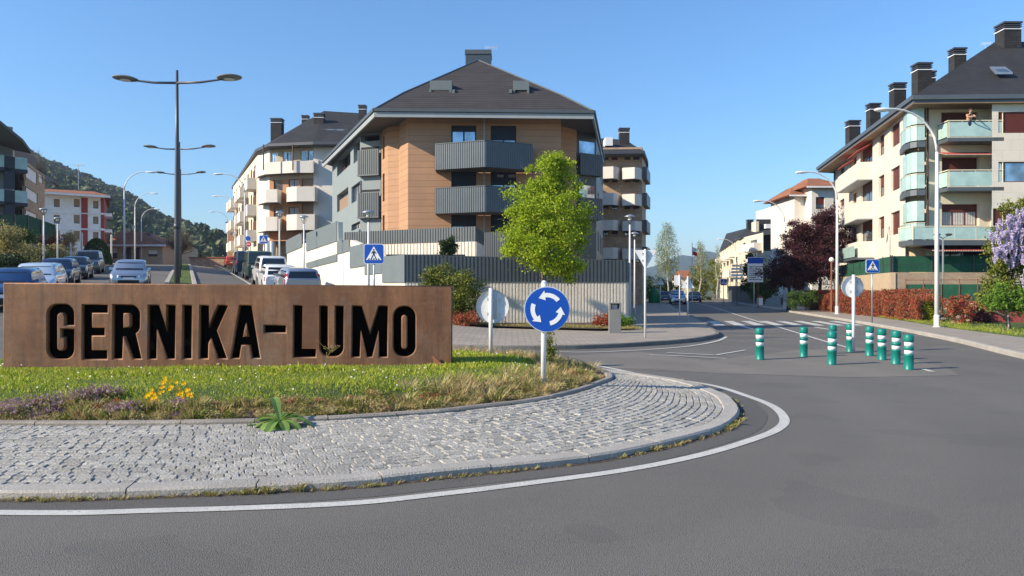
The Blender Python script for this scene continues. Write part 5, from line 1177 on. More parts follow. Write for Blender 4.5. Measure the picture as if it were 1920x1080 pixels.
F = Fac((X(1366, 104), 104), (X(1432, 80), 80)); mb = MB(); ribs(mb, F, 0, F.L, 0, 2.2, 0, .4, .04); part('panel', mb, 'slate_metal', B)
# ------------------------------------------------------------------ street lamps
def cobra(label, x, y, zb, face, H=9.3, reach=2.45, grp='tall arched street lamps', m='white_post', seg=1.0):
    t = thing('street_lamp', label, 'street lamp', (0, 0, 0), grp)
    mb = MB(); mb.tube([(0, 0, 0), (0, 0, H*.45), (0, 0, H*.80)], [.10, .085, .06], 10); p_ = part('pole', mb, m, t, True)
    mb = MB(); mb.lathe([(.16, 0), (.16, .03), (.12, .05), (.12, .5), (.105, .52)], n=12); part('base', mb, m, p_)
    mb = MB(); P_ = [(0, 0, H*.80)]+[(reach*.78*(1-math.cos(a)), 0, H*.80+H*.19*math.sin(a)) for a in np.linspace(.15, math.pi/2, 8)]+[(reach*.9, 0, H*.99)]; mb.tube(P_, [.055]*3+[.045]*(len(P_)-3), 8); part('arm', mb, m, t, True)
    mb = MB(); n = 10
    secs = [(reach*.80, .05, .04), (reach*.88, .10, .07), (reach*1.0, .15, .09), (reach*1.12, .13, .07), (reach*1.16, .04, .03)]
    vs = []; fs = []
    for i, (xx, wy, hz) in enumerate(secs):
        for k in range(n): a = 2*math.pi*k/n; vs.append((xx, wy*math.cos(a), H*.99+hz*math.sin(a)-.02+(i*-.01)))
    for i in range(len(secs)-1):
        for k in range(n): fs.append((i*n+k, i*n+(k+1) % n, (i+1)*n+(k+1) % n, (i+1)*n+k))
    fs += [tuple(range(n)), tuple(range(len(vs)-n, len(vs)))]; mb.add(vs, fs); h_ = part('lamp_head', mb, 'sign_back', t, True)
    mb = MB(); mb.box(reach*.93, reach*1.1, -.09, .09, H*.99-.12, H*.99-.085); part('lens', mb, 'lens', h_)
    t.location = (x, y, zb); t.rotation_euler = (0, 0, face); return t
LPp = [(18.04, 31.4, 0.1, 'nearest, before the big right hand building'), (21.1, 48.0, .1, 'second, left of the round sign'), (23.4, 63.5, .1, 'third, rising out of the purple tree')]
proto = cobra('tall pale arched street lamp on the right pavement, '+LPp[0][3], *LPp[0][:3], math.pi+.12)
for x, y, z, wh in LPp[1:]:
    c = copy_tree(proto); c.location = (x, y, z); c['label'] = 'tall pale arched lamp on the right pavement, '+wh
c = copy_tree(proto); c.location = (X(1379, 110), 110, 0); c['label'] = 'dark distant arched street lamp down the street beside the cream block'
for px, d_, wh, f in ((233, 70, 'tallest of three left of the median lamps', 0), (253, 95, 'middle of three left of the median lamps', 0), (265, 118, 'shortest of three left of the median lamps', 0), (459, 70, 'nearest of three reaching left from the cream balconied block', math.pi), (441, 95, 'middle of three reaching left from the cream balconied block', math.pi), (427, 118, 'farthest of three reaching left from the cream balconied block', math.pi)):
    c = copy_tree(proto); x = X(px, d_); c.location = (x, d_, T(x, d_)); c.rotation_euler = (0, 0, f+.1); c['label'] = 'arched avenue lamp, '+wh
# double armed lamps on the median
t = thing('double_lamp', 'x', 'street lamp', (0, 0, 0), 'double armed lamp posts on the avenue median')
mb = MB(); mb.tube([(0, 0, -.1), (0, 0, 3.2), (0, 0, 6.5), (0, 0, 9.1)], [.11, .10, .07, .045], 12); mb.tube([(0, 0, 3.1), (0, 0, 3.3)], .115, 12); part('pole', mb, 'dark_steel', t, True)
for sx in (-1, 1):
    mb = MB(); mb.tube([(0, 0, 8.62), (sx*.9, 0, 8.64), (sx*1.7, 0, 8.74), (sx*2.0, 0, 8.80)], [.05, .045, .035, .03], 8); part('arm', mb, 'dark_steel', t, True)
    mb = MB(); mb.lathe([(.02, .10), (.30, .075), (.46, .02), (.47, 0), (.44, -.03), (.2, -.06)], 0, 0, 22); me = mb.mesh('lamp_head', 'bin_grey', True)
    for v in me.vertices: x_, y_, z_ = v.co; v.co = (sx*2.0+x_, y_*.85, 8.82+z_-.10*(x_*sx-.2)*-.6)
    h_ = link('lamp_head', me, t); mb = MB(); mb.lathe([(.01, -.07), (.18, -.065), (.2, -.05)], 0, 0, 16); me = mb.mesh('lens', 'lens')
    for v in me.vertices: x_, y_, z_ = v.co; v.co = (sx*2.0+x_, y_, 8.82+z_-.03)
    link('lens', me, h_)
t['label'] = 'dark double armed lamp post on the median, nearest and tallest of three'
for i, (px, d_, sc_, wh) in enumerate(((332, 28, 1., ''), (336.5, 50, 1.02, 'second of three'), (338.5, 71, 1.06, 'farthest of three'))):
    c = t if i == 0 else copy_tree(t); x = X(px, d_); c.location = (x, d_, T(x, d_)); c.scale = (1, 1, sc_); c.rotation_euler = (0, 0, -.03)
    if i: c['label'] = 'dark double armed lamp post on the median, '+wh
# small post top lamps
def postlamp(label, x, y, z, H, m='white_post'):
    t = thing('post_lamp', label, 'street lamp', (0, 0, 0), 'small post top lamps'); mb = MB(); mb.tube([(0, 0, 0), (0, 0, H*.5), (0, 0, H-.45)], [.065, .05, .04], 10); part('pole', mb, m, t, True)
    mb = MB()
    for k in range(4): a = k*math.pi/2+.4; mb.tube([(0, 0, H-.46), (.13*math.cos(a), .13*math.sin(a), H-.25), (.19*math.cos(a), .19*math.sin(a), H-.06)], .012, 5)
    part('bracket', mb, 'dark_steel', t); mb = MB(); mb.lathe([(.02, .10), (.16, .07), (.27, .0), (.27, -.025), (.1, -.05)], n=18, z=H-.05); h_ = part('lamp_head', mb, 'galv', t, True)
    mb = MB(); mb.lathe([(.03, -.2), (.09, -.17), (.1, -.05)], n=12, z=H-.05); part('lens', mb, 'lens', h_)
    t.location = (x, y, z); return t
for px, d_, ytop, wh in ((691, 30, 396, 'behind the blue crossing sign'), (570, 42, 405, 'before the stepped beige wall'), (524, 48, 397, 'before the cream block columns'), (82, 47.5, 391, 'left of the white and red house'), (108, 53, 408, 'thin, at the corner of the white and red house'), (1181, 36, 404, 'on the pavement at the end of the ribbed wall'), (1190, 46, 436, 'just behind another at the end of the ribbed wall')):
    x = X(px, d_); z = T(x, d_)+.1; postlamp('small round topped lamp post '+wh, x, d_, z, Zp(ytop, d_)-z)
x, d_ = X(1768, 42), 42; t = thing('twin_lamp', 'small twin headed lamp post before the large right hand building', 'street lamp', (x, d_, 0)); mb = MB(); mb.tube([(x, d_, 0), (x, d_, Zp(447, d_))], .05, 8); mb.tube([(x-.35, d_, Zp(441, d_)), (x, d_, Zp(447, d_)), (x+.35, d_, Zp(441, d_))], .025, 6); part('pole', mb, 'galv', t)
for s_ in (-1, 1): mb = MB(); mb.lathe([(.02, .08), (.15, .05), (.2, 0), (.1, -.06)], x+s_*.33, d_, 12, Zp(440, d_)); part('lamp_head', mb, 'dark_steel', t)
x, d_ = X(1559, 52), 52; t = thing('globe_lamp', 'brown post with a white globe lamp beside the purple tree', 'street lamp', (x, d_, 0)); mb = MB(); mb.tube([(x, d_, 0), (x, d_, Zp(492, d_))], .06, 8); part('pole', mb, 'rust', t)
mb = MB(); mb.lathe([(.02, -.17), (.12, -.13), (.18, 0), (.13, .12), (.02, .18)], x, d_, 14, Zp(487, d_)); part('globe', mb, 'lens', t, True)

# ------------------------------------------------------------------ traffic signs
def clampset(mb, x, y, z): mb.box(x-.11, x+.11, y-.055, y-.04, z-.02, z+.02); mb.box(x-.11, x-.085, y-.07, y-.03, z-.035, z+.035); mb.box(x+.085, x+.11, y-.07, y-.03, z-.035, z+.035)
def pt_ang(c, r, a): return (c[0]+r*math.cos(a), c[1]+r*math.sin(a))
# blue roundabout sign
R = .35; dS = 11.35; x = X(1025.5, dS); zc = Zp(580, dS); zb = mound(x, dS)
t = thing('roundabout_sign', 'round blue sign with three white circling arrows on a white post in the flower bed', 'road sign', (x, dS, zb))
mb = MB(); mb.tube([(x-.052, dS+.07, zb-.1), (x-.04, dS+.07, zc+R+.05)], .042, 14); p_ = part('post', mb, 'white_post', t, True); mb = MB(); mb.lathe([(.043, 0), (.043, .02), (.015, .045)], x-.04, dS+.07, 12, zc+R+.05); part('cap', mb, 'white_post', p_)
mb = MB(); mb.disc((x, dS, zc), R, -1, .02, 64); part('rim', mb, 'sign_rim', t); mb = MB(); mb.disc((x, dS-.012, zc), R*.965, -1, .006, 64); part('face', mb, 'sign_blue', t)
for a0 in (38, 158, 282):
    a0r = math.radians(a0); a1 = a0r+math.radians(60); a2 = a0r+math.radians(88); ri, ro, rm = R*.53, R*.72, R*.625; mb = MB(); n = 14
    pts = [pt_ang((x, zc), ro, a0r+(a1-a0r)*k/n) for k in range(n+1)]+[pt_ang((x, zc), R*.83, a1), pt_ang((x, zc), rm*.98, a2), pt_ang((x, zc), R*.40, a1)]+[pt_ang((x, zc), ri, a1-(a1-a0r)*k/n) for k in range(n+1)]
    # split in quads so that the concave plate is safe
    for k in range(n): mb.plate([pts[k], pts[k+1], pts[len(pts)-2-k], pts[len(pts)-1-k]], dS-.021, dS-.016)
    mb.plate([pt_ang((x, zc), R*.40, a1), pt_ang((x, zc), R*.83, a1), pt_ang((x, zc), rm*.98, a2)], dS-.021, dS-.016)
    part('arrow', mb, 'sign_white', t)
# round sign seen from behind
def round_back(name, label, px, pyc, dS, R, base, dx=.0):
    x = X(px, dS); zc = Zp(pyc, dS); t = thing(name, label, 'road sign', (x, dS, base)); xp = x-dx
    mb = MB(); mb.tube([(xp, dS-.075, base-.1), (xp, dS-.075, zc+R+.04)], .042, 14); part('post', mb, 'white_post', t, True)
    mb = MB(); mb.disc((x, dS, zc), R, -1, .012, 56); part('disc', mb, 'sign_back', t)
    mb = MB(); n = 56
    for k in range(n):
        a, b = 2*math.pi*k/n, 2*math.pi*(k+1)/n
        q = [pt_ang((x, zc), R, a), pt_ang((x, zc), R, b), pt_ang((x, zc), R-.014, b), pt_ang((x, zc), R-.014, a)]; mb.plate(q, dS-.04, dS-.007)
    part('rim', mb, 'galv', t); mb = MB()
    for s_ in (-.45, .45): mb = MB(); clampset(mb, xp+.04, dS-.0, zc+R*s_); part('clamp', mb, 'galv', t)
    mb = MB(); mb.box(xp+.03, xp+.12, dS-.03, dS-.007, zc-R*.75, zc+R*.8); part('rail', mb, 'galv', t); return t
round_back('round_road_sign', 'round sign seen from its white back on the lawn right of the steel sign', 924, 575, 15.6, .35, mound(X(924, 15.6), 15.6), .04)
round_back('round_road_sign', 'round sign seen from its grey back standing among the green bollards', 1598, 538, 20.0, .29, 0., .0)
def ped_sign(label, px, pyc, d_, W, base, grp='pedestrian crossing signs', m='sign_blue', ang=0.):
    x, zc = X(px, d_), Zp(pyc, d_); t = thing('crossing_sign', label, 'road sign', (0, 0, 0), grp); h_ = W/2; zz = zc-base
    mb = MB(); mb.tube([(0, .05, 0), (0, .05, zz+h_)], .035, 10); part('post', mb, 'galv', t, True)
    mb = MB(); c_ = .05*W/.7; q = [(-h_+c_, zz-h_), (h_-c_, zz-h_), (h_, zz-h_+c_), (h_, zz+h_-c_), (h_-c_, zz+h_), (-h_+c_, zz+h_), (-h_, zz+h_-c_), (-h_, zz-h_+c_)]; mb.plate(q, -.012, .012); part('rim', mb, 'sign_white', t)
    mb = MB(); mb.plate([(a*.95, zz+(b-zz)*.95) for a, b in q], -.018, -.0125); part('face', mb, m, t)
    mb = MB(); mb.plate([(-h_*.78, zz-h_*.62), (h_*.78, zz-h_*.62), (0, zz+h_*.76)], -.024, -.0185); part('triangle', mb, 'sign_white', t)
    mb = MB(); s = h_
    def P(pts): mb.plate([(a*s, zz+b*s) for a, b in pts], -.030, -.0245)
    hd = [(.085*math.cos(k*.6283)+.0, .085*math.sin(k*.6283)+.40) for k in range(10)]; P(hd)
    P([(-.11, .28), (.10, .28), (.08, -.05), (-.08, -.05)]); P([(-.08, -.055), (.03, -.055), (-.12, -.32), (-.22, -.55), (-.30, -.55), (-.2, -.28)]); P([(.0, -.055), (.08, -.055), (.17, -.3), (.27, -.54), (.18, -.55), (.08, -.28)])
    P([(-.11, .27), (-.115, .14), (-.2, .02), (-.27, .05)]); P([(.105, .27), (.28, .06), (.22, .0), (.09, .14)])
    for k in range(5):
        a = -.62+k*.27; b = a*.8
        if abs(a+.08) > .0: P([(a, -.60), (a+.13, -.60), (b+.11, -.44), (b+.02, -.44)])
    part('figure', mb, 'black', t); t.location = (x, d_, base); t.rotation_euler = (0, 0, ang); return t
ped_sign('blue square pedestrian crossing sign before the sloping beige wall, above the steel sign', 701, 476, 29, .78, T(X(701, 29), 29))
ped_sign('blue square pedestrian crossing sign on a grey post before the red hedge', 1636, 499, 35.2, .64, .1)
ped_sign('pale blue pedestrian crossing sign before the columns of the cream block', 494, 449, 66, .75, T(X(494, 66), 66))
ped_sign('small distant pedestrian crossing sign down the street', 1357, 529, 70, .6, .1)
def tri_back(label, px, ytop, d_, W, base, inv=True, m='sign_back'):
    x = X(px, d_); zt_ = Zp(ytop, d_); t = thing('triangle_road_sign', label, 'road sign', (x, d_, base)); xo = x+.02
    mb = MB(); mb.tube([(x, d_-.06, base), (x, d_-.06, zt_+.03 if inv else zt_)], .035, 10); part('post', mb, 'white_post', t, True)
    h_ = W*.87; mb = MB(); q = [(xo-W/2, zt_), (xo+W/2, zt_), (xo, zt_-h_)] if inv else [(xo-W/2, zt_-h_), (xo+W/2, zt_-h_), (xo, zt_)]; mb.plate(q, d_-.01, d_+.01); part('plate', mb, m, t)
    mb = MB(); mb.box(x+.04, x+.13, d_-.035, d_-.011, zt_-h_*.55, zt_-.03); clampset(mb, x+.02, d_, zt_-.12); clampset(mb, x+.02, d_, zt_-.35); part('rail', mb, 'galv', t); return t
tri_back('inverted triangle yield sign seen from behind on the corner pavement', 1209, 469, 24.4, .72, .12)
tri_back('upright triangle sign seen from behind on a white post at the kerb', 1289, 518, 37, .68, .1, False)
x, d_ = X(1274, 45), 45; t = thing('square_road_sign', 'square sign seen from behind on a thin white post at the kerb', 'road sign', (x, d_, .1)); mb = MB(); mb.tube([(x, d_-.05, .1), (x, d_-.05, Zp(515, d_))], .035, 8); part('post', mb, 'white_post', t); mb = MB(); mb.plate([(x-.32, Zp(535, d_)), (x+.1, Zp(535, d_)), (x+.1, Zp(516, d_)), (x-.32, Zp(516, d_))], d_-.01, d_+.01); part('plate', mb, 'sign_back', t)
tri_back('small upright triangle sign facing away beside the green bottle bank', 1238, 521, 80, .85, 0., False)
# no entry / blue round signs by the parked vans
for px, py, m1, lb in ((465.5, 447, 'sign_blue', 'dark blue round sign on a post before the cream block'), (466.5, 458, 'sign_red', 'small red round sign below the dark blue one before the cream block')):
    d_ = 66; x, z_ = X(px, d_), Zp(py, d_); b_ = T(x, d_); t = thing('round_sign', lb, 'road sign', (x, d_, b_)); 
    mb = MB(); mb.disc((x, d_-(.05), z_), .26, -1, .02, 24); part('rim', mb, 'sign_white', t); mb = MB(); mb.disc((x, d_-.066, z_), .22, -1, .01, 24); part('face', mb, m1, t)
    if m1 == 'sign_blue': mb = MB(); mb.tube([(x, d_, b_), (x, d_, z_+.3)], .035, 8); part('post', mb, 'galv', t)
    else: mb = MB(); mb.box(x-.13, x+.13, d_-.08, d_-.072, z_-.035, z_+.035); part('bar', mb, 'sign_white', t); mb = MB(); mb.tube([(x+.12, d_+.05, b_), (x+.12, d_+.05, z_+.2)], .03, 8); part('post', mb, 'galv', t)
# info board, direction signs, flag
d_ = 68; x0, x1 = X(1402, d_), X(1431, d_); t = thing('information_board', 'tall information board with a blue heading strip before the dark trees', 'sign', ((x0+x1)/2, d_, 0))
mb = MB(); mb.box(x0, x1, d_, d_+.08, Zp(529, d_), Zp(482, d_)); part('panel', mb, 'sign_white', t); mb = MB(); mb.box(x0+.01, x1-.01, d_-.012, d_-.002, Zp(494, d_), Zp(483, d_)); part('heading', mb, 'sign_blue', t)
mb = MB()
for k in range(7): mb.box(x0+.12, x1-.12-.25*(k % 3), d_-.008, d_-.003, Zp(501+k*4, d_), Zp(499.4+k*4, d_))
part('text_lines', mb, 'bin_grey', t)
for px in (1414, 1422): mb = MB(); mb.tube([(X(px, d_), d_+.05, 0), (X(px, d_), d_+.05, Zp(529, d_))], .045, 8); part('leg', mb, 'galv' if px < 1420 else 'rust', t)
d_ = 78; x = X(1381, d_); t = thing('direction_signpost', 'signpost carrying a stack of small grey direction plates', 'sign', (x, d_, 0)); mb = MB(); mb.tube([(x+.05, d_, 0), (x+.05, d_, Zp(490, d_))], .05, 8); part('post', mb, 'dark_steel', t)
for k, (yy, ln) in enumerate(((496, 1.), (502, 1.1), (508, 1.15), (514, 1.1), (520, 1.15))):
    for s_ in (-1, 1):
        mb = MB(); a, b = Zp(yy+4.2, d_), Zp(yy, d_); q = [(x+.05, a), (x+.05+s_*ln*.5, a), (x+.05+s_*(ln*.5+.1), (a+b)/2), (x+.05+s_*ln*.5, b), (x+.05, b)]; mb.plate(q, d_-.08-.004*k, d_-.055-.004*k); part('plate', mb, 'sign_back' if k % 2 else 'galv', t)
d_ = 92; x = X(1298, d_); t = thing('flagpole', 'white flagpole flying a red and white flag down the street', 'flagpole', (x, d_, 0)); mb = MB(); mb.tube([(x, d_, 0), (x, d_, Zp(455, d_))], [.07, .04], 8); part('pole', mb, 'white_post', t)
for k, (m_, ya, yb) in enumerate((('sign_white', 463, 470), ('sign_red', 470, 478))):
    mb = MB(); n = 8
    for i in range(n):
        f0, f1 = i/n, (i+1)/n; mb.hexa([(x+.05+f0*.6, d_+.05*math.sin(f0*7), Zp(yb+f0*3, d_)), (x+.05+f1*.6, d_+.05*math.sin(f1*7), Zp(yb+f1*3, d_)), (x+.05+f1*.6, d_+.02+.05*math.sin(f1*7), Zp(yb+f1*3, d_)), (x+.05+f0*.6, d_+.02+.05*math.sin(f0*7), Zp(yb+f0*3, d_))], [(x+.05+f0*.6, d_+.05*math.sin(f0*7), Zp(ya+f0*4, d_)), (x+.05+f1*.6, d_+.05*math.sin(f1*7), Zp(ya+f1*4, d_)), (x+.05+f1*.6, d_+.02+.05*math.sin(f1*7), Zp(ya+f1*4, d_)), (x+.05+f0*.6, d_+.02+.05*math.sin(f0*7), Zp(ya+f0*4, d_))])
    part('flag', mb, m_, t)
for px, ytop, d_, wh in ((153.5, 436, 76, 'plain white post beside the topiary dome'), (209, 440, 88, 'plain white post before the low brown house'), (132, 455, 62, 'short grey sign post on the left bank')):
    x = X(px, d_); b_ = T(x, d_); mb = MB(); mb.lathe([(.13, 0), (.13, .05), (.09, .07), (.09, Zp(ytop, d_)-b_-.1), (.05, Zp(ytop, d_)-b_)], x, d_, 12, b_); solo('white_post', mb, 'white_post', wh, 'post')
# bollards
t = thing('bollard', '', 'bollard', (0, 0, 0), 'green and white flexible bollards at the splitter island')
H = .76
mb = MB(); mb.lathe([(.0, 0), (.103, 0), (.103, .015), (.099, .02), (.099, .30), (.104, .305), (.104, .325), (.097, .33), (.097, .335)], n=24); part('base', mb, 'bollard_green', t, True)
mb = MB(); mb.lathe([(.088, .336), (.088, .425)], n=24); mb.lathe([(.088, .505), (.088, .60)], n=24); part('reflective_band', mb, 'bollard_white', t, True)
mb = MB(); mb.lathe([(.09, .426), (.103, .43), (.106, .465), (.103, .50), (.09, .504)], n=24); part('middle_ring', mb, 'bollard_green', t, True)
mb = MB(); mb.lathe([(.09, .601), (.101, .605), (.104, .65), (.103, .72), (.092, .752), (.05, .762), (.0, .763)], n=24); part('cap', mb, 'bollard_green', t, True)
bl = [(1425, 674.5, 'leftmost, standing alone'), (1506.5, 669.5, 'second from the left'), (1559.5, 684, 'front one of an overlapping pair'), (1561.5, 663, 'rear one of an overlapping pair'), (1594, 660, 'behind the round sign post'), (1630, 667.5, 'first right of the round sign post'), (1654, 675, 'second right of the round sign post'), (1679.5, 683, 'third right of the round sign post'), (1704, 693.5, 'rightmost')]
for i, (px, py, wh) in enumerate(bl):
    c = t if i == 0 else copy_tree(t); x, y = G(px, py); c.location = (x, y, .004); c.rotation_euler = (random.uniform(-.015, .015), random.uniform(-.015, .015), random.uniform(0, 6)); c['label'] = 'green and white traffic bollard, '+wh
    s_ = .98+.03*random.random(); c.scale = (s_, s_, s_)
# litter bin
x, y = G(1152.5, 624, .12); t = thing('litter_bin', 'slim dark grey litter bin on the corner pavement', 'litter bin', (x, y, .12)); mb = MB(); w_ = .21
q = [(-w_, -.17), (w_, -.17), (w_, .17), (-w_, .17)]; mb.prism([(x+a, y+b) for a, b in q], .12, .98); part('body', mb, 'bin_grey', t)
mb = MB(); mb.box(x-w_-.005, x-w_+.05, y-.18, y+.18, .99, 1.19); mb.box(x+w_-.05, x+w_+.005, y-.18, y+.18, .99, 1.19); mb.box(x-w_-.005, x+w_+.005, y-.185, y+.185, 1.192, 1.22); mb.box(x-w_+.051, x+w_-.051, y+.13, y+.18, .99, 1.19); part('hood', mb, 'bin_grey', t)
mb = MB(); mb.box(x-.1, x+.1, y+.05, y+.125, 1.0, 1.15); part('liner', mb, 'sign_back', t); mb = MB(); mb.box(x-w_+.02, x+w_-.02, y-.1725, y-.1705, .2, .9); part('door', mb, 'bin_grey', t)
# bottle bank
d_ = 88; x = X(1227, d_); t = thing('bottle_bank', 'green dome shaped bottle bank at the street side', 'recycling container', (x, d_, 0)); mb = MB(); mb.lathe([(.62, 0), (.66, .1), (.67, 1.1), (.6, 1.5), (.4, 1.8), (.15, 1.93), (0, 1.95)], x, d_, 24); part('shell', mb, 'igloo_green', t, True); mb = MB(); mb.lathe([(.16, 0), (.16, .05)], x, d_-.0, 10, 1.9); part('lid', mb, 'dark_steel', t)
# red and white kerb box
d_ = 76; x = X(1426, d_); t = thing('utility_box', 'small white roadside box with a red hood', 'utility box', (x, d_, .1)); mb = MB(); mb.box(x-.24, x+.24, d_, d_+.4, .1, .85); part('body', mb, 'plain_white', t); mb = MB(); mb.hexa([(x-.27, d_-.03, .852), (x+.27, d_-.03, .852), (x+.27, d_+.43, .852), (x-.27, d_+.43, .852)], [(x-.12, d_+.1, 1.1), (x+.12, d_+.1, 1.1), (x+.12, d_+.3, 1.1), (x-.12, d_+.3, 1.1)]); part('hood', mb, 'red_paint', t)
d_ = 62; x = X(1530, d_); t = thing('utility_box', 'small pale grey cabinet under the purple tree', 'utility box', (x, d_, .1)); mb = MB(); mb.box(x-.2, x+.2, d_, d_+.3, .1, .8); part('body', mb, 'sign_back', t); mb = MB(); mb.box(x-.22, x+.22, d_-.02, d_+.32, .802, .85); part('lid', mb, 'bin_grey', t)

# ------------------------------------------------------------------ cars
def car(label, color, kind, x, y, yaw, z=None, pitch=0., grp='cars parked along the avenue', L=4.2, W=1.76, H=1.46, plate=True, name='parked_car'):
    t = thing(name, label, 'van' if kind == 'van' else 'car', (0, 0, 0), grp)
    hw = W/2; zb = .2; 
    P_ = dict(hatch=dict(belt=.92, hood=.84, boot=.93, xb=-.47, xr=-.36, xf=.13, xw=.30), mpv=dict(belt=1.0, hood=.98, boot=1.02, xb=-.485, xr=-.44, xf=.16, xw=.34), suv=dict(belt=1.05, hood=1.02, boot=1.06, xb=-.485, xr=-.42, xf=.10, xw=.26), van=dict(belt=1.15, hood=1.1, boot=1.15, xb=-.495, xr=-.47, xf=.22, xw=.36), sedan=dict(belt=.92, hood=.86, boot=.95, xb=-.36, xr=-.24, xf=.10, xw=.27))[kind]
    st = [-.5, -.485, -.45, -.38, -.25, -.1, .05, .2, P_['xw'], .38, .44, .475, .492, .5]; mb = MB(); N = 0; rows = []
    for s in st:
        e = 1-abs(s)*2; wf = hw*(1-.13*(1-min(1, e/.16))**2); 
        if s > P_['xw']: f = (s-P_['xw'])/(.5-P_['xw']); top = P_['belt']+(P_['hood']-P_['belt'])*min(1, f*1.6)-(.16*max(0, f-.55)/.45)-.14*max(0, f-.92)/.08
        elif s < P_['xb']+.02: f = (P_['xb']+.02-s)/(.5+P_['xb']+.02); top = P_['boot']-.07*f
        else: top = P_['belt']+(P_['boot']-P_['belt'])*max(0, -s)*2
        lo = zb+.10*(1-min(1, e/.08)); mid = lo+(top-lo)*.5
        half = [(0, lo), (wf*.86, lo), (wf*.97, lo+.10), (wf, mid), (wf*.985, mid+(top-mid)*.55), (wf*.93, top-.03), (wf*.84, top), (0, top+.025)]
        rows.append([(s*L, a, b) for a, b in half]+[(s*L, -a, b) for a, b in half[-2:0:-1]])
    n = len(rows[0]); vs = [p for r in rows for p in r]; fs = [(i*n+k, i*n+(k+1) % n, (i+1)*n+(k+1) % n, (i+1)*n+k) for i in range(len(rows)-1) for k in range(n)]+[tuple(range(n)), tuple(range(len(vs)-n, len(vs)))]
    mb.add(vs, fs)
    bt = P_['belt']-.02; xb, xr, xf, xw = [P_[k]*L for k in ('xb', 'xr', 'xf', 'xw')]; rw = hw*(.74 if kind != 'van' else .84); bw = hw*.90
    lv = [(bt, xb, xw, bw), (bt+(H-bt)*.5, xb+(xr-xb)*.5, xw+(xf-xw)*.52, (bw+rw)/2+.015), (H-.09, xb+(xr-xb)*.88, xw+(xf-xw)*.93, rw+.02), (H-.03, xr+.06, xf-.05, rw-.04), (H, xr+.25, xf-.28, rw-.2)]
    cab = []
    for z_, a, b, w_ in lv:
        c_ = .07; cab.append([(a, -w_+c_, z_), (a+c_, -w_, z_), (b-c_*1.6, -w_, z_), (b, -w_+c_*1.6, z_), (b+.03, 0, z_), (b, w_-c_*1.6, z_), (b-c_*1.6, w_, z_), (a+c_, w_, z_), (a, w_-c_, z_), (a-.02, 0, z_)])
    nn = 10; vs = [p for r in cab for p in r]; fs = [(i*nn+k, i*nn+(k+1) % nn, (i+1)*nn+(k+1) % nn, (i+1)*nn+k) for i in range(len(cab)-1) for k in range(nn)]+[tuple(range((len(cab)-1)*nn, len(cab)*nn))]
    mb.add(vs, fs); body = part('body', mb, color, t, True)
    me = body.data
    try: me.set_sharp_from_angle(angle=math.radians(38))
    except Exception: pass
    def lp(f, fr):   # point on the cabin surface: f height fraction of glass, returns (a,b,w)
        zz = bt+.05+(H-.13-bt-.05)*f; k = (zz-bt)/(H-.09-bt)
        return zz, xb+(xr-xb)*.88*k, xw+(xf-xw)*.93*k, bw+(rw+.02-bw)*k
    g = MB(); e = .012
    (z0_, a0, b0, w0), (z1_, a1, b1, w1) = lp(0, 0), lp(1, 0)
    g.quad((b0+e+.01, -w0+.14, z0_), (b0+e+.01, w0-.14, z0_), (b1+e+.01, w1-.12, z1_), (b1+e+.01, -w1+.12, z1_)); g2 = MB()
    # centre bulge
    g = MB(); g.quad((b0+e, -w0+.14, z0_), (b0+e+.03, 0, z0_), (b1+e+.03, 0, z1_), (b1+e, -w1+.12, z1_)); g.quad((b0+e+.03, 0, z0_), (b0+e, w0-.14, z0_), (b1+e, w1-.12, z1_), (b1+e+.03, 0, z1_)); part('windscreen', g, 'car_glass', t)
    g = MB(); g.quad((a0-e, -w0+.12, z0_), (a0-e-.02, 0, z0_), (a1-e-.02, 0, z1_), (a1-e, -w1+.10, z1_)); g.quad((a0-e-.02, 0, z0_), (a0-e, w0-.12, z0_), (a1-e, w1-.10, z1_), (a1-e-.02, 0, z1_)); rwn = part('rear_window', g, 'car_glass', t)
    for s_ in (-1, 1):
        xs_ = [(.04, .33), (.36, .64), (.67, .93)] if kind != 'van' else [(.62, .92)]
        for f0, f1 in xs_:
            g = MB(); A = lambda f, a, b: a+.13+(b-a-.32)*f
            g.quad((A(f0, a0, b0), s_*(w0+e), z0_), (A(f1, a0, b0), s_*(w0+e), z0_), (A(f1, a1, b1), s_*(w1+e), z1_), (A(f0, a1, b1), s_*(w1+e), z1_)); part('side_window', g, 'car_glass', t)
        g = MB(); g.hexa([(b0-.42, s_*w0, z0_-.02), (b0-.30, s_*w0, z0_-.02), (b0-.30, s_*(w0+.2), z0_), (b0-.40, s_*(w0+.2), z0_)], [(b0-.42, s_*w0, z0_+.1), (b0-.32, s_*w0, z0_+.1), (b0-.32, s_*(w0+.19), z0_+.13), (b0-.41, s_*(w0+.19), z0_+.13)]); part('mirror', g, color, t)
        # lights
        g = MB(); zh = P_['hood']-.26; g.hexa([(L*.468, s_*hw*.93, zh), (L*.499, s_*hw*.55, zh-.02), (L*.503, s_*hw*.56, zh-.02), (L*.478, s_*hw*.95, zh)], [(L*.43, s_*hw*.96, zh+.17), (L*.488, s_*hw*.5, zh+.10), (L*.494, s_*hw*.5, zh+.10), (L*.44, s_*hw*.975, zh+.17)]); part('headlight', g, 'lens', t)
        g = MB(); zt_ = P_['boot']-.30; tall = kind in ('mpv', 'van', 'suv'); tt = .5 if tall else .2
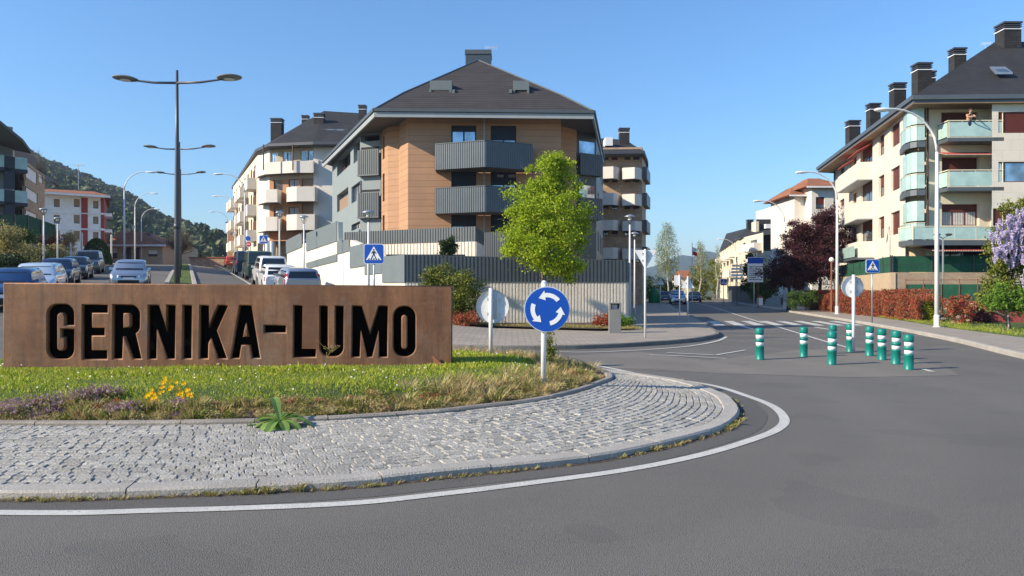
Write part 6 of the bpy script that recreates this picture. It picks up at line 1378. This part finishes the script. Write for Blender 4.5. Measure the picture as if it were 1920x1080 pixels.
        g.hexa([(-L*.5-.01, s_*hw*(.72 if tall else .5), zt_), (-L*.484, s_*hw*.95, zt_), (-L*.46, s_*hw*.965, zt_), (-L*.49, s_*hw*.72, zt_)], [(-L*.492-.01+.1*tall, s_*hw*(.76 if tall else .55), zt_+tt), (-L*.474+.1*tall, s_*hw*(.94-.06*tall), zt_+tt), (-L*.45+.1*tall, s_*hw*(.95-.06*tall), zt_+tt), (-L*.48+.1*tall, s_*hw*.74, zt_+tt)]); part('taillight', g, 'tail', t)
        for sx in (.31, -.30):
            r_ = .32
            g = MB(); n_ = 20
            def cyl(g, r0, y0, y1, n_=20):
                g.add([(sx*L+r0*math.cos(2*math.pi*k/n_), y0, .32+r0*math.sin(2*math.pi*k/n_)) for k in range(n_)]+[(sx*L+r0*math.cos(2*math.pi*k/n_), y1, .32+r0*math.sin(2*math.pi*k/n_)) for k in range(n_)], [tuple(range(n_)), tuple(range(n_, 2*n_))[::-1]]+[(k, k+n_, (k+1) % n_+n_, (k+1) % n_) for k in range(n_)])
            cyl(g, r_, s_*(hw-.19), s_*(hw+.012)); wl = part('wheel', g, 'rubber', t); g = MB(); cyl(g, .21, s_*(hw+.013), s_*(hw+.022), 16); part('rim', g, 'galv', wl)
            g = MB(); cyl(g, .385, s_*(hw-.25), s_*(hw+.003)); part('wheel_arch', g, 'black', t)
    g = MB(); g.box(L*.492, L*.503, -hw*.55, hw*.55, .30, .44); g.box(L*.493, L*.502, -hw*.4, hw*.4, P_['hood']-.27, P_['hood']-.19); part('grille', g, 'black', t)
    g = MB(); g.box(L*.504, L*.507, -.26, .26, .47, .58); part('number_plate', g, 'sign_white', t); g = MB(); g.box(-L*.507, -L*.503, -.26, .26, .55, .66); part('number_plate', g, 'sign_white', t)
    g = MB(); g.hexa([(-L*.505, -hw*.9, .28), (L*.5, -hw*.9, .24), (L*.5, hw*.9, .24), (-L*.505, hw*.9, .28)], [(-L*.505, -hw*.88, .34), (L*.5, -hw*.88, .28), (L*.5, hw*.88, .28), (-L*.505, hw*.88, .34)]); part('bumper_trim', g, 'black', t)
    t.location = (x, y, T(x, y)+.012 if z is None else z); t.rotation_euler = (0, pitch, yaw); return t
flat('paint_silver', (.42, .46, .50), .3, .75, coat=.6); flat('paint_white', (.75, .75, .74), .3, 0., coat=.8); flat('paint_navy', (.012, .025, .07), .3, .2, coat=.8); flat('paint_black', (.012, .013, .016), .28, .1, coat=.9)
flat('paint_green', (.02, .06, .045), .35, .2, coat=.6); flat('paint_red', (.45, .05, .02), .35, 0, coat=.7); flat('paint_blue', (.02, .06, .16), .3, .3, coat=.8); flat('paint_ice', (.60, .70, .78), .3, .3, coat=.8); flat('paint_grey', (.09, .095, .10), .32, .4, coat=.7)
yu = math.atan2(UY, UX); yd = yu+math.pi; pd = math.radians(3.1)
def cq(label, col, kind, px, d_, face, **kw):
    x = X(px, d_); return car(label, col, kind, x, d_, yd if face < 0 else yu, pitch=pd if face < 0 else -pd, **kw)
cq('silver hatchback driving towards the roundabout on the avenue', 'paint_silver', 'hatch', 246, 40.5, -1, name='driving_car', grp=None, L=4.2, W=1.8)
cq('dark grey people carrier parked highest in the left hand row', 'paint_grey', 'suv', 166, 57.5, -1, L=4.6, W=1.9, H=1.75)
cq('black saloon parked before the dark people carrier in the left hand row', 'paint_black', 'sedan', 141, 47.8, -1, L=4.4, W=1.76, H=1.42)
cq('navy blue hatchback parked between the white car and the black saloon', 'paint_navy', 'hatch', 110, 40.3, -1, L=4.2, H=1.45)
cq('white car parked second from the left edge, its roof showing above the steel sign', 'paint_ice', 'hatch', 74, 33.0, -1, L=4.3, H=1.43)
cq('dark blue car parked at the left edge behind the steel sign', 'paint_blue', 'hatch', 24, 27.7, -1, L=4.3, H=1.45)
cq('silver estate seen from behind, nearest in the right hand row above the steel sign', 'paint_silver', 'mpv', 556, 35.2, 1, L=4.3, W=1.72, H=1.46)
cq('white hatchback seen from behind, partly hidden by the silver estate', 'paint_white', 'hatch', 519, 39.5, 1, L=4.1, H=1.45)
cq('tall white people carrier seen from behind in the right hand row', 'paint_white', 'mpv', 506, 45, 1, L=4.3, W=1.8, H=1.78)
cq('dark green van parked before the tall white people carrier', 'paint_green', 'van', 482, 54.5, 1, L=4.7, W=1.85, H=2.0)
cq('dark blue van parked at the far end of the right hand row', 'paint_navy', 'van', 460, 63, 1, L=4.6, W=1.85, H=1.95)
cq('red hatchback waiting at the top of the avenue by the orange building', 'paint_red', 'hatch', 434, 98, 1, L=4.0, H=1.42)
car('pale grey car with a dark bonnet stopped down the street by the bottle bank', 'paint_silver', 'suv', X(1270, 86), 86, math.radians(-100), 0.008, grp='cars down the street', L=4.3, W=1.8, H=1.6, name='street_car')
car('black car further down the street right of the pale grey car', 'paint_black', 'sedan', X(1302, 100), 100, math.radians(-104), 0.008, grp='cars down the street', L=4.3, W=1.8, H=1.45, name='street_car')
car('dark blue car parked in shade behind the bottle bank', 'paint_navy', 'hatch', X(1247, 97), 97, math.radians(-100), 0.05, grp='cars down the street', L=4.0, W=1.75, H=1.45, name='street_car')

# ------------------------------------------------------------------ person on the balcony
def person():
    xb, yb, zb = X(1814, 44.0), 43.9, 10.72
    t = thing('person', 'bare chested person leaning forward on the top balcony of the right hand building', 'person', (xb, yb, zb))
    J = {'pel': (0, 0, .92), 'ch': (-.02, -.13, 1.2), 'nk': (-.04, -.24, 1.38), 'hd': (-.06, -.30, 1.52), 'ht': (-.06, -.33, 1.62),
         'sl': (-.21, -.16, 1.33), 'sr': (.17, -.16, 1.33), 'el': (-.26, -.38, 1.13), 'er': (.22, -.38, 1.13), 'wl': (-.1, -.56, 1.14), 'wr': (.08, -.56, 1.14),
         'hl': (-.09, 0, .88), 'hr': (.09, 0, .88), 'kl': (-.1, -.04, .48), 'kr': (.1, .05, .48), 'al': (-.1, .04, .07), 'ar': (.1, .14, .07), 'tl': (-.1, -.12, .04), 'tr': (.1, -.02, .04)}
    R_ = {'pel': .14, 'ch': .15, 'nk': .055, 'hd': .095, 'ht': .07, 'sl': .065, 'sr': .065, 'el': .042, 'er': .042, 'wl': .03, 'wr': .03, 'hl': .09, 'hr': .09, 'kl': .058, 'kr': .058, 'al': .04, 'ar': .04, 'tl': .03, 'tr': .03}
    ks = list(J); ed = [('pel', 'ch'), ('ch', 'nk'), ('nk', 'hd'), ('hd', 'ht'), ('ch', 'sl'), ('ch', 'sr'), ('sl', 'el'), ('sr', 'er'), ('el', 'wl'), ('er', 'wr'), ('pel', 'hl'), ('pel', 'hr'), ('hl', 'kl'), ('hr', 'kr'), ('kl', 'al'), ('kr', 'ar'), ('al', 'tl'), ('ar', 'tr')]
    # hands with five fingers each
    for s_, wn in ((-1, 'wl'), (1, 'wr')):
        w0 = Vector(J[wn]); pn = 'p'+wn; J[pn] = tuple(w0+Vector((-s_*.05, -.04, 0))); R_[pn] = .024; ed.append((wn, pn))
        for f in range(5):
            a = f'f{wn}{f}'; J[a] = tuple(Vector(J[pn])+Vector((-s_*(.03+.02*(f > 0)), -.035+.018*f, -.015-.004*f))); R_[a] = .009; b = a+'t'; J[b] = tuple(Vector(J[a])+Vector((-s_*(.03), 0, -.03))); R_[b] = .008; ed += [(pn, a), (a, b)]
    ks = list(J); me = bpy.data.meshes.new('body'); me.from_pydata([(J[k][0]+xb, J[k][1]+yb, J[k][2]+zb) for k in ks], [(ks.index(a), ks.index(b)) for a, b in ed], [])
    o = link('body', me, t); sk = o.modifiers.new('skin', 'SKIN'); 
    for i, k in enumerate(ks): me.skin_vertices[0].data[i].radius = (R_[k], R_[k]); 
    me.skin_vertices[0].data[0].use_root = True
    sb = o.modifiers.new('sub', 'SUBSURF'); sb.levels = 1; sb.render_levels = 2; me.materials.append(M['skin'])
    hx, hy, hz = xb+J['hd'][0], yb+J['hd'][1], zb+J['hd'][2]
    mb = MB(); mb.lathe([(.08, -.02), (.105, .03), (.10, .09), (.05, .13), (.0, .14)], hx, hy+.02, 14, hz); part('hair', mb, 'bark_dark', t, True)
    mb = MB(); mb.lathe([(.005, -.02), (.02, -.01), (.004, .03)], hx, hy-.10, 8, hz); part('nose', mb, 'skin', t)
    mb = MB(); mb.lathe([(.135, -.25), (.165, -.1), (.16, .05)], xb, yb, 14, zb+.92); part('shorts', mb, 'paint_navy', t, True)
person()

# ------------------------------------------------------------------ trees and shrubs
def tree(name, label, cat, base, top, clumpsets, m, size, nl=10, r0=.09, cr=2., bark='bark', grp=None, seed=1, start=.35, **kw):
    t = thing(name, label, cat, base, grp); part('trunk', limbs(base, top, cr, nl, r0, seed, start), bark, t, True)
    P_ = np.vstack([clumps(*a) for a in clumpsets]); link('crown', leaf_mesh('crown', P_, size, m, **kw), t); return t
# spring green tree, centre
d_ = 30.0; cx = X(1026, d_); b = (X(1020, d_), d_, .1)
def cl(px, py, rx, rz, k, n, sp, d=None, ry=None, **kw):
    d = d or d_
    return ((X(px, d), d, Zp(py, d)), (rx/FP*d, (ry if ry else rx*.9)/FP*d, rz/FP*d), k, n, sp)
tree('street_tree', 'young bright green tree before the ribbed wall, behind the round signs', 'tree', b, (X(1034, d_), d_, Zp(300, d_)),
     [cl(1028, 425, 84, 94, 150, 33000, .2), cl(1040, 335, 50, 54, 50, 9500, .16), cl(1048, 500, 58, 26, 26, 4500, .15), cl(962, 395, 26, 26, 12, 1300, .11), cl(1094, 420, 22, 60, 14, 1700, .11), cl(958, 470, 22, 26, 10, 1000, .10), cl(990, 318, 10, 10, 3, 200, .07)],
     'leaf_spring', .10, 22, .075, 1.8, 'bark', seed=4, start=.25)
# bush at the wall
d_ = 31.3; b = (X(848, d_), d_, .3)
tree('wall_bush', 'large olive green bush against the ribbed wall behind the steel sign', 'shrub', b, (X(850, d_), d_, Zp(520, d_)), [cl(846, 560, 58, 56, 70, 15000, .17), cl(822, 520, 32, 28, 24, 3500, .14), cl(874, 545, 30, 44, 26, 4500, .14), cl(848, 585, 50, 28, 26, 4000, .14)], 'leaf_olive', .085, 8, .04, .8, seed=9, start=.1)
d_ = 30.3; b = (X(876, d_), d_, .15); tree('red_shrub', 'low red brown shrub at the foot of the olive bush', 'shrub', b, (X(876, d_), d_, .7), [cl(876, 594, 36, 16, 30, 4000, .1)], 'leaf_red', .06, 5, .02, .4, start=.1)
d_ = 35.5; b = (X(842, d_), d_, 1.6); tree('ball_tree', 'small clipped dark ball tree above the ribbed fence', 'tree', b, (X(842, d_), d_, Zp(465, d_)), [cl(842, 462, 19, 20, 50, 6500, .09)], 'leaf_dark', .07, 5, .03, .2)
d_ = 29.5; b = (X(1130, d_), d_, .1); tree('red_shrub', 'low red tipped shrub left of the litter bin', 'shrub', b, (X(1130, d_), d_, .8), [cl(1131, 602, 18, 22, 20, 2400, .09)], 'leaf_red', .07, 5, .02, .3, start=.1)
d_ = 29.8; b = (X(1172, d_), d_, .1); tree('agapanthus_clump', 'strappy green plant clump right of the litter bin', 'shrub', b, (X(1172, d_), d_, .5), [cl(1168, 606, 22, 17, 20, 1500, .1)], 'leaf_mid', .16, 3, .01, .2, aspect=.18, up=.6)
V = []
for i in range(420):
    f = random.random(); x = -4.5+f*9.4; y = (31.3 if x < -2.3 else 31.3-(x+2.3)*.5)+random.uniform(0, 1.7); V.append(tufts((x, y, T(x, y)+.19), 26, .25, random.uniform(.05, .14), 'grass_blade', .1, .6))
tag(link('verge_grass', quads_mesh('verge_grass', np.vstack(V), 'weed')), kind='stuff')
mb = MB(); fill_poly(mb, [(-4.6, 31), (-2.3, 31), (3.3, 28.2), (5.0, 29.3), (5.4, 33.9), (-4.7, 32.9)], .20, T); struct('wall_verge', mb, 'dirt')
# purple trees
d_ = 60; b = (X(1538, d_), d_, 0); tree('purple_tree', 'big purple leaved tree beside the large right hand building', 'tree', b, (X(1532, d_), d_, Zp(420, d_)), [cl(1530, 456, 58, 60, 110, 23000, .26), cl(1548, 410, 26, 24, 22, 3500, .2), cl(1575, 450, 24, 36, 18, 3200, .22), cl(1492, 440, 26, 30, 18, 3200, .24)], 'leaf_purple', .14, 16, .16, 3.0, 'bark_dark', 'purple trees at the street corner', 3)
d_ = 56; b = (X(1478, d_), d_, 0); tree('purple_tree', 'darker purple leaved tree hanging low over the street corner', 'tree', b, (X(1482, d_), d_, Zp(470, d_)), [cl(1486, 506, 54, 42, 90, 18000, .24), cl(1530, 508, 38, 34, 40, 7500, .22), cl(1454, 522, 22, 24, 14, 2500, .2)], 'leaf_purple', .13, 14, .14, 2.6, 'bark_dark', 'purple trees at the street corner', 5)
# green trees behind the board
for px, py, rx, rz, d_, m_, lb, n in ((1412, 520, 20, 45, 84, 'leaf_dark', 'narrow dark evergreen behind the information board', 5000), (1432, 545, 24, 22, 78, 'leaf_green', 'green shrub at the foot of the information board', 3000), (1340, 515, 14, 36, 130, 'leaf_olive', 'olive green tree at the street end left of the cream block', 3000), (1312, 530, 26, 38, 118, 'leaf_olive', 'broad olive green bush beside the flagpole', 6000)):
    b = (X(px, d_), d_, 0); tree('street_tree', lb, 'tree', b, (X(px, d_), d_, Zp(py-rz*.5, d_)), [cl(px, py, rx, rz, 60, n, .3, d_)], m_, .26, 8, .1, 1.2)
for px, w_, d_, lb in ((1200, 30, 104, 'dark clipped hedge left of the bottle bank'), (1250, 34, 108, 'dark clipped hedge behind the street cars')):
    tree('hedge', lb, 'hedge', (X(px, d_), d_, 0), (X(px, d_), d_, 1.5), [((X(px, d_), d_, 1.7), (w_/FP*d_*1.2, 1.5, 2.0), 60, 6000, .35)], 'leaf_dark', .22, 4, .05, 1)
# birches with drooping twigs
def birch(label, px, ytop, ybot, half, d_, n, seed):
    rd = np.random.default_rng(seed); x0 = X(px, d_); zt_, zb_ = Zp(ytop, d_), Zp(ybot, d_); P_ = []
    for i in range(n):
        f = rd.uniform(0, 1)**.8; a = rd.uniform(0, 6.28); w_ = half/FP*d_*(.25+.75*math.sin(min(1, f*1.15)*math.pi*.72)); r_ = w_*rd.uniform(.2, 1)
        x, y, z = x0+r_*math.cos(a), d_+r_*math.sin(a), zt_+(zb_-zt_)*f*.8; ln = rd.uniform(.8, 2.4)
        for k in range(16): u = rd.uniform(0, 1); P_.append((x+rd.normal()*.12, y+rd.normal()*.12, z-u*ln))
    b = (x0, d_, 0); t = thing('birch_tree', label, 'tree', b); part('trunk', limbs(b, (x0, d_, zt_-.5), 1.6, 26, .13, seed, .3), 'bark_pale', t, True); link('crown', leaf_mesh('crown', P_, .16, 'leaf_birch', .5, droop=.6), t)
birch('tall drooping pale birch left of the flagpole down the street', 1251, 413, 525, 26, 105, 420, 1); birch('smaller drooping birch right of the flagpole down the street', 1313, 447, 520, 15, 112, 170, 2); birch('bare thin birch beside the cream block down the street', 1345, 455, 530, 9, 125, 60, 3)
# hedge of red photinia, real box of leaves
def hedge(name, label, A, Bp, wd, h, m, size, n, z0=.1, wave=.12):
    A, Bp = np.array(A), np.array(Bp); L = np.linalg.norm(Bp-A); e = (Bp-A)/L; nn = np.array([e[1], -e[0]]); t = thing(name, label, 'hedge', (*((A+Bp)/2), z0))
    u = rng.uniform(0, L, n); f = rng.uniform(0, 1, n); side = rng.uniform(0, 1, n); hh = h*(1+wave*np.sin(u*1.9)+wave*.7*np.sin(u*4.3+1)); bulge = wd/2*(1+.18*np.sin(u*2.7+2)+.12*np.sin(u*6.1)+.1*np.sin(f*5+u))
    o = np.where(side < .5, bulge-np.abs(rng.normal(0, .08, n)), rng.uniform(-1, 1, n)*bulge); z = np.where(side < .5, f*hh, hh-np.abs(rng.normal(0, .07, n))); 
    m2 = side > .93; o = np.where(m2, -bulge, o); z = np.where(m2, f*hh, z)
    P_ = np.stack([A[0]+e[0]*u+nn[0]*o, A[1]+e[1]*u+nn[1]*o, z0+z], 1)+rng.normal(0, .03, (n, 3)); link('foliage', leaf_mesh('foliage', P_, size, m, .45), t)
    mb = MB(); F = Fac(A, Bp); fbox(mb, F, .7, L-.7, z0-.05, z0+h*.7, -wd*.22, wd*.22); part('stem', mb, 'bark_dark', t); return t
hedge('photinia_hedge', 'long red leaved hedge along the right pavement', (24.4, 59.5), (21.0, 36.9), 1.35, 1.36, 'leaf_red', .085, 60000)
d_ = 37.5; b = (X(1744, d_), d_, .1); tree('yellow_shrub', 'yellow green shrub at the right end of the red hedge', 'shrub', b, (X(1744, d_), d_, 1), [cl(1745, 580, 17, 27, 26, 2600, .09)], 'leaf_yellow', .08, 6, .02, .4, start=.1)
d_ = 34.8; b = (X(1797, d_), d_, .1); t = tree('flowering_shrub', 'round red and green shrub with cream flower heads right of the nearest tall lamp', 'shrub', b, (X(1797, d_), d_, 1), [cl(1797, 580, 38, 28, 50, 4500, .11)], 'leaf_red', .09, 8, .03, .7, start=.1)
cc = clumps((X(1795, d_), d_-.25, Zp(584, d_)), (34/FP*d_, .7, 22/FP*d_), 26, 900, .045, .9); tag(link('flowers', leaf_mesh('flowers', cc, .045, 'bloom_white', .9), t), kind='stuff')
d_ = 36; b = (X(1842, d_), d_, .1); tree('dark_red_shrub', 'dark red leaved shrub before the red wall', 'shrub', b, (X(1842, d_), d_, .8), [cl(1842, 585, 26, 24, 26, 2200, .12)], 'leaf_purple', .09, 6, .02, .5, start=.1)
d_ = 53; b = (X(1506, d_), d_, .1); t = tree('green_hedge', 'dark green rounded hedge below the purple trees', 'hedge', b, (X(1506, d_), d_, 1.2), [cl(1490, 560, 18, 17, 30, 3200, .1), cl(1515, 560, 22, 18, 36, 3800, .1)], 'leaf_green', .09, 4, .03, .6)
# wisteria on a green bush
d_ = 30; b = (X(1892, d_), d_, .1)
t = tree('wisteria', 'wisteria in violet bloom over a tall bright green bush at the right edge', 'tree', b, (X(1895, d_), d_, 4.5), [cl(1900, 480, 50, 95, 120, 15000, .15), cl(1880, 545, 42, 30, 40, 4500, .13), cl(1915, 400, 34, 36, 30, 3000, .13)], 'leaf_olive', .11, 14, .07, 1.0, seed=8, start=.1)
P_ = []
for px, py in [(1848, 425), (1860, 440), (1872, 432), (1884, 420), (1893, 445), (1902, 432), (1878, 455), (1850, 470), (1841, 475), (1865, 462), (1905, 455), (1915, 440), (1898, 475), (1888, 490), (1910, 490), (1876, 494), (1895, 515), (1898, 535), (1840, 448), (1868, 418), (1890, 405), (1918, 410), (1855, 448), (1880, 470), (1912, 470), (1846, 487), (1862, 478), (1900, 415), (1908, 505), (1886, 440), (1870, 448), (1918, 460), (1922, 480)]:
    for j in range(8):
        x = X(px+random.uniform(-10, 10), d_); y = d_-.85+random.uniform(-.35, .1); z = Zp(py-10+random.uniform(-6, 6), d_-.7); ln = random.uniform(.15, .45)
        for k in range(85): f = random.random(); a = random.uniform(0, 6.28); r_ = .065*(1-f*.8)*random.uniform(.4, 1); P_.append((x+r_*math.cos(a), y+r_*math.sin(a), z-f*ln))
tag(link('flowers', leaf_mesh('flowers', P_, .052, 'bloom_wisteria', .8), t), kind='stuff')
d_ = 29; b = (X(1890, d_), d_, .1); tree('bright_shrub', 'green spreading shrub under the wisteria', 'shrub', b, (X(1890, d_), d_, 1.4), [cl(1885, 560, 46, 26, 34, 3200, .12), cl(1925, 575, 30, 24, 14, 1200, .12)], 'leaf_mid', .10, 10, .03, .8, 'bark_pale', start=.3)
# verge herbs
V = []
for i in range(1100):
    f = random.random(); y = 17+f*26; xk = np.interp(y, bk[:, 1], bk[:, 0]); x = xk+random.uniform(.05, 2.6)*(1 if random.random() < .5 else .5)
    V.append(tufts((x, y, .1), 14, .22, random.uniform(.04, .16), 'grass_blade', .06, .6))
tag(link('verge_herbs', quads_mesh('verge_herbs', np.vstack(V), 'grass_blade')), kind='stuff')
V = []
for s in np.arange(28, 108, .35):
    for k in range(3):
        x, y = xy(s, random.uniform(-.8, .3)); V.append(tufts((x, y, T(x, y)+.13), 9, .18, random.uniform(.03, .07), 'grass_blade', .08, .5))
tag(link('median_grass_blades', quads_mesh('median_grass_blades', np.vstack(V), 'grass_blade')), kind='stuff')
# left bank vegetation
V = []
for i in range(2600):
    s = random.uniform(34, 88); q = random.uniform(-17, -9.9); x, y = xy(s, q); V.append(tufts((x, y, T(x, y)), 16, .5, random.uniform(.5, 1.7)*(1 if random.random() < .6 else .5), 'dry', .05, .45))
tag(link('bank_grass', quads_mesh('bank_grass', np.vstack(V), 'dry_grass')), kind='stuff')
for i, (px, py, rx, rz, d_, m_, lb) in enumerate([(12, 455, 30, 40, 46, 'weed', 'grey green bush at the left edge above the parked cars'), (50, 475, 34, 26, 50, 'weed', 'yellow green bush behind the white parked car'), (98, 478, 26, 22, 56, 'weed', 'yellow green scrub left of the dark people carrier'), (95, 455, 24, 10, 60, 'leaf_red', 'low russet hedge on the left bank'), (42, 445, 18, 14, 54, 'leaf_green', 'green bush before the grey wall on the left bank'), (20, 495, 40, 22, 42, 'leaf_dark', 'dark bush behind the dark blue car at the left edge'), (130, 452, 10, 22, 74, 'dry_grass', 'thin dry shrub before the white and red house')]):
    b = (X(px, d_), d_, T(X(px, d_), d_)); tree('bank_bush', lb, 'shrub', b, (X(px, d_), d_, Zp(py, d_)), [cl(px, py, rx, rz, 46, 4200, .2, d_)], m_, .13, 6, .05, .8, start=.1)
d_ = 80; b = (X(181, d_), d_, T(X(181, d_), d_)); P_ = []
for i in range(9000):
    a = random.uniform(0, 6.28); f = random.random(); r_ = 26/FP*d_*math.sqrt(max(0, 1-f**1.7)); P_.append((X(181, d_)+r_*math.cos(a), d_+r_*math.sin(a), Zp(496, d_)+f*(Zp(447, d_)-Zp(496, d_))))
t = thing('topiary_dome', 'smooth dark green dome shaped topiary behind the parked people carrier', 'shrub', b); link('foliage', leaf_mesh('foliage', P_, .16, 'leaf_green', .6), t); part('stem', limbs(b, (b[0], b[1], b[2]+2), .6, 4, .06), 'bark', t)
# bare pollarded tree on the median end
def bare(name, label, px, ytop, d_, half, n, zb=None, m='twigs', seed=3):
    rd = random.Random(seed); x = X(px, d_); zb = T(x, d_) if zb is None else zb; zt_ = Zp(ytop, d_); H_ = zt_-zb; mb = MB(); t = thing(name, label, 'tree', (x, d_, zb)); mb.tube([(x, d_, zb), (x, d_, zb+H_*.4)], [.14, .09], 7)
    part('trunk', mb, 'bark', t); mb = MB()
    for i in range(n):
        a = rd.uniform(0, 6.28); w_ = half/FP*d_*rd.uniform(.3, 1.0); p0 = (x, d_, zb+H_*rd.uniform(.25, .5)); p2 = (x+w_*math.cos(a), d_+w_*math.sin(a), zb+H_*rd.uniform(.55, 1.0)*(1-.25*w_/(half/FP*d_))); p1 = tuple((u+v)/2 for u, v in zip(p0, p2)); p1 = (p1[0]+w_*.15*math.cos(a), p1[1], p1[2]-.1)
        mb.tube([p0, p1, p2], [.045, .025, .008], 4)
        for j in range(4): q = (p2[0]+rd.gauss(0, .35), p2[1]+rd.gauss(0, .35), p2[2]+rd.uniform(0, .6)); mb.tube([p1, q], [.015, .005], 3)
    part('branch', mb, m, t)
bare('bare_tree', 'bare bushy tree behind the nearest median lamp post', 338, 425, 88, 28, 90)
bare('bare_tree', 'leafless round tree on the skyline above the tan brick block', 68, 270, 110, 20, 90, 14, seed=8)

# ------------------------------------------------------------------ hills and forest
def ridge(px): return float(np.interp(px, [-400, -200, 0, 60, 100, 150, 200, 250, 300, 340, 380, 430, 480, 560, 700], [150, 200, 270, 285, 306, 325, 345, 368, 405, 420, 432, 455, 475, 500, 530]))
gx = np.linspace(-500, 700, 61); gy = np.linspace(0, 1, 22); V = []; d1 = 620.
def hz(px, f):
    d = 230+(d1-230)*f; zt_ = Zp(ridge(px)+30, d1); z = 3+(zt_-3)*(f**.8)+7*math.sin(px*.03+f*9)*f*(1-f)*2; return X(px, d), d, z
for f in gy:
    for px in gx: V.append(hz(px, f))
nx = len(gx); mb = MB(); mb.add(V, [(j*nx+i, j*nx+i+1, (j+1)*nx+i+1, (j+1)*nx+i) for j in range(len(gy)-1) for i in range(nx-1)])
top = [hz(px, 1.) for px in gx]; mb.add(top+[(X(px, 1100), 1100, 0) for px in gx], [(i, i+1, nx+i+1, nx+i) for i in range(nx-1)])
struct('wooded_hill', mb, 'ground', True)
VV = []; vals = []
for i in range(3400):
    px = random.uniform(-60, 620); f = random.random()**.6 if random.random() < .85 else 1.0
    x, y, z = hz(px, f); H_ = random.uniform(7, 13)*(1.15 if f > .97 else 1); W_t = H_*random.uniform(.28, .5); con = random.random() < .5; n = 95; tone = random.random()
    a = rng.uniform(0, 6.28, n); h_ = rng.uniform(0, 1, n); prof = (1-h_)**.7 if con else np.sqrt(np.maximum(0, 1-(2*h_-.9)**2*.8)); r_ = W_t*prof*rng.uniform(.6, 1.05, n)
    c_ = np.stack([x+r_*np.cos(a), y+r_*np.sin(a), z+H_*h_*1.0], 1); dd = rng.normal(size=(n, 3)); dd /= np.linalg.norm(dd, axis=1)[:, None]; s_ = np.cross(dd, rng.normal(size=(n, 3))); s_ /= np.linalg.norm(s_, axis=1)[:, None]; q = H_*.13
    v = np.empty((n, 4, 3)); v[:, 0] = c_-dd*q; v[:, 1] = c_+s_*q*.8; v[:, 2] = c_+dd*q; v[:, 3] = c_-s_*q*.8; VV.append(v); vals.append(np.clip(tone+rng.normal(0, .15, n), 0, 1))
tag(link('forest', quads_mesh('forest', np.vstack(VV), 'leaf_hill', np.concatenate(vals))), kind='stuff')
# far mountain down the street
mb = MB(); P_ = [(1000, 520), (1100, 505), (1180, 510), (1230, 498), (1262, 483), (1280, 478), (1300, 481), (1320, 472), (1335, 471), (1350, 478), (1380, 492), (1440, 502), (1600, 515), (1900, 528)]; d_ = 2600.; V = []
pxs = np.linspace(1000, 1900, 91); rr = np.interp(pxs, [p[0] for p in P_], [p[1] for p in P_])
for k, (df, hf) in enumerate(((-900, 0), (-500, .35), (-200, .75), (0, 1), (500, .5), (900, 0))):
    for px, ry in zip(pxs, rr): V.append((X(px, d_)*(1+df/d_*.3), d_+df, max(0, Zp(ry, d_)*hf+(8*math.sin(px*.09+k*2) if 0 < hf < 1 else 0))))
nx = len(pxs); mb.add(V, [(j*nx+i, j*nx+i+1, (j+1)*nx+i+1, (j+1)*nx+i) for j in range(5) for i in range(nx-1)]); mat('mountain', (.035, .055, .02), .95, var=.3, scale=.01, fine=.1, fscale=.05); struct('far_mountain', mb, 'mountain', True)
# ------------------------------------------------------------------ haze
HAZE = 0.0002
if HAZE:
    m = bpy.data.materials.new('haze'); m.use_nodes = True; nt = m.node_tree; nt.nodes.clear(); out = nd(nt, 'OutputMaterial'); pv = nd(nt, 'VolumePrincipled'); pv.inputs['Color'].default_value = (.62, .78, 1, 1); pv.inputs['Density'].default_value = HAZE; pv.inputs['Anisotropy'].default_value = .2
    nt.links.new(pv.outputs[0], out.inputs['Volume']); M['haze'] = m
    mb = MB(); mb.box(-1600, 2600, -290, 3650, -2, 190); o = link('haze', mb.mesh('haze', 'haze')); tag(o, kind='stuff')
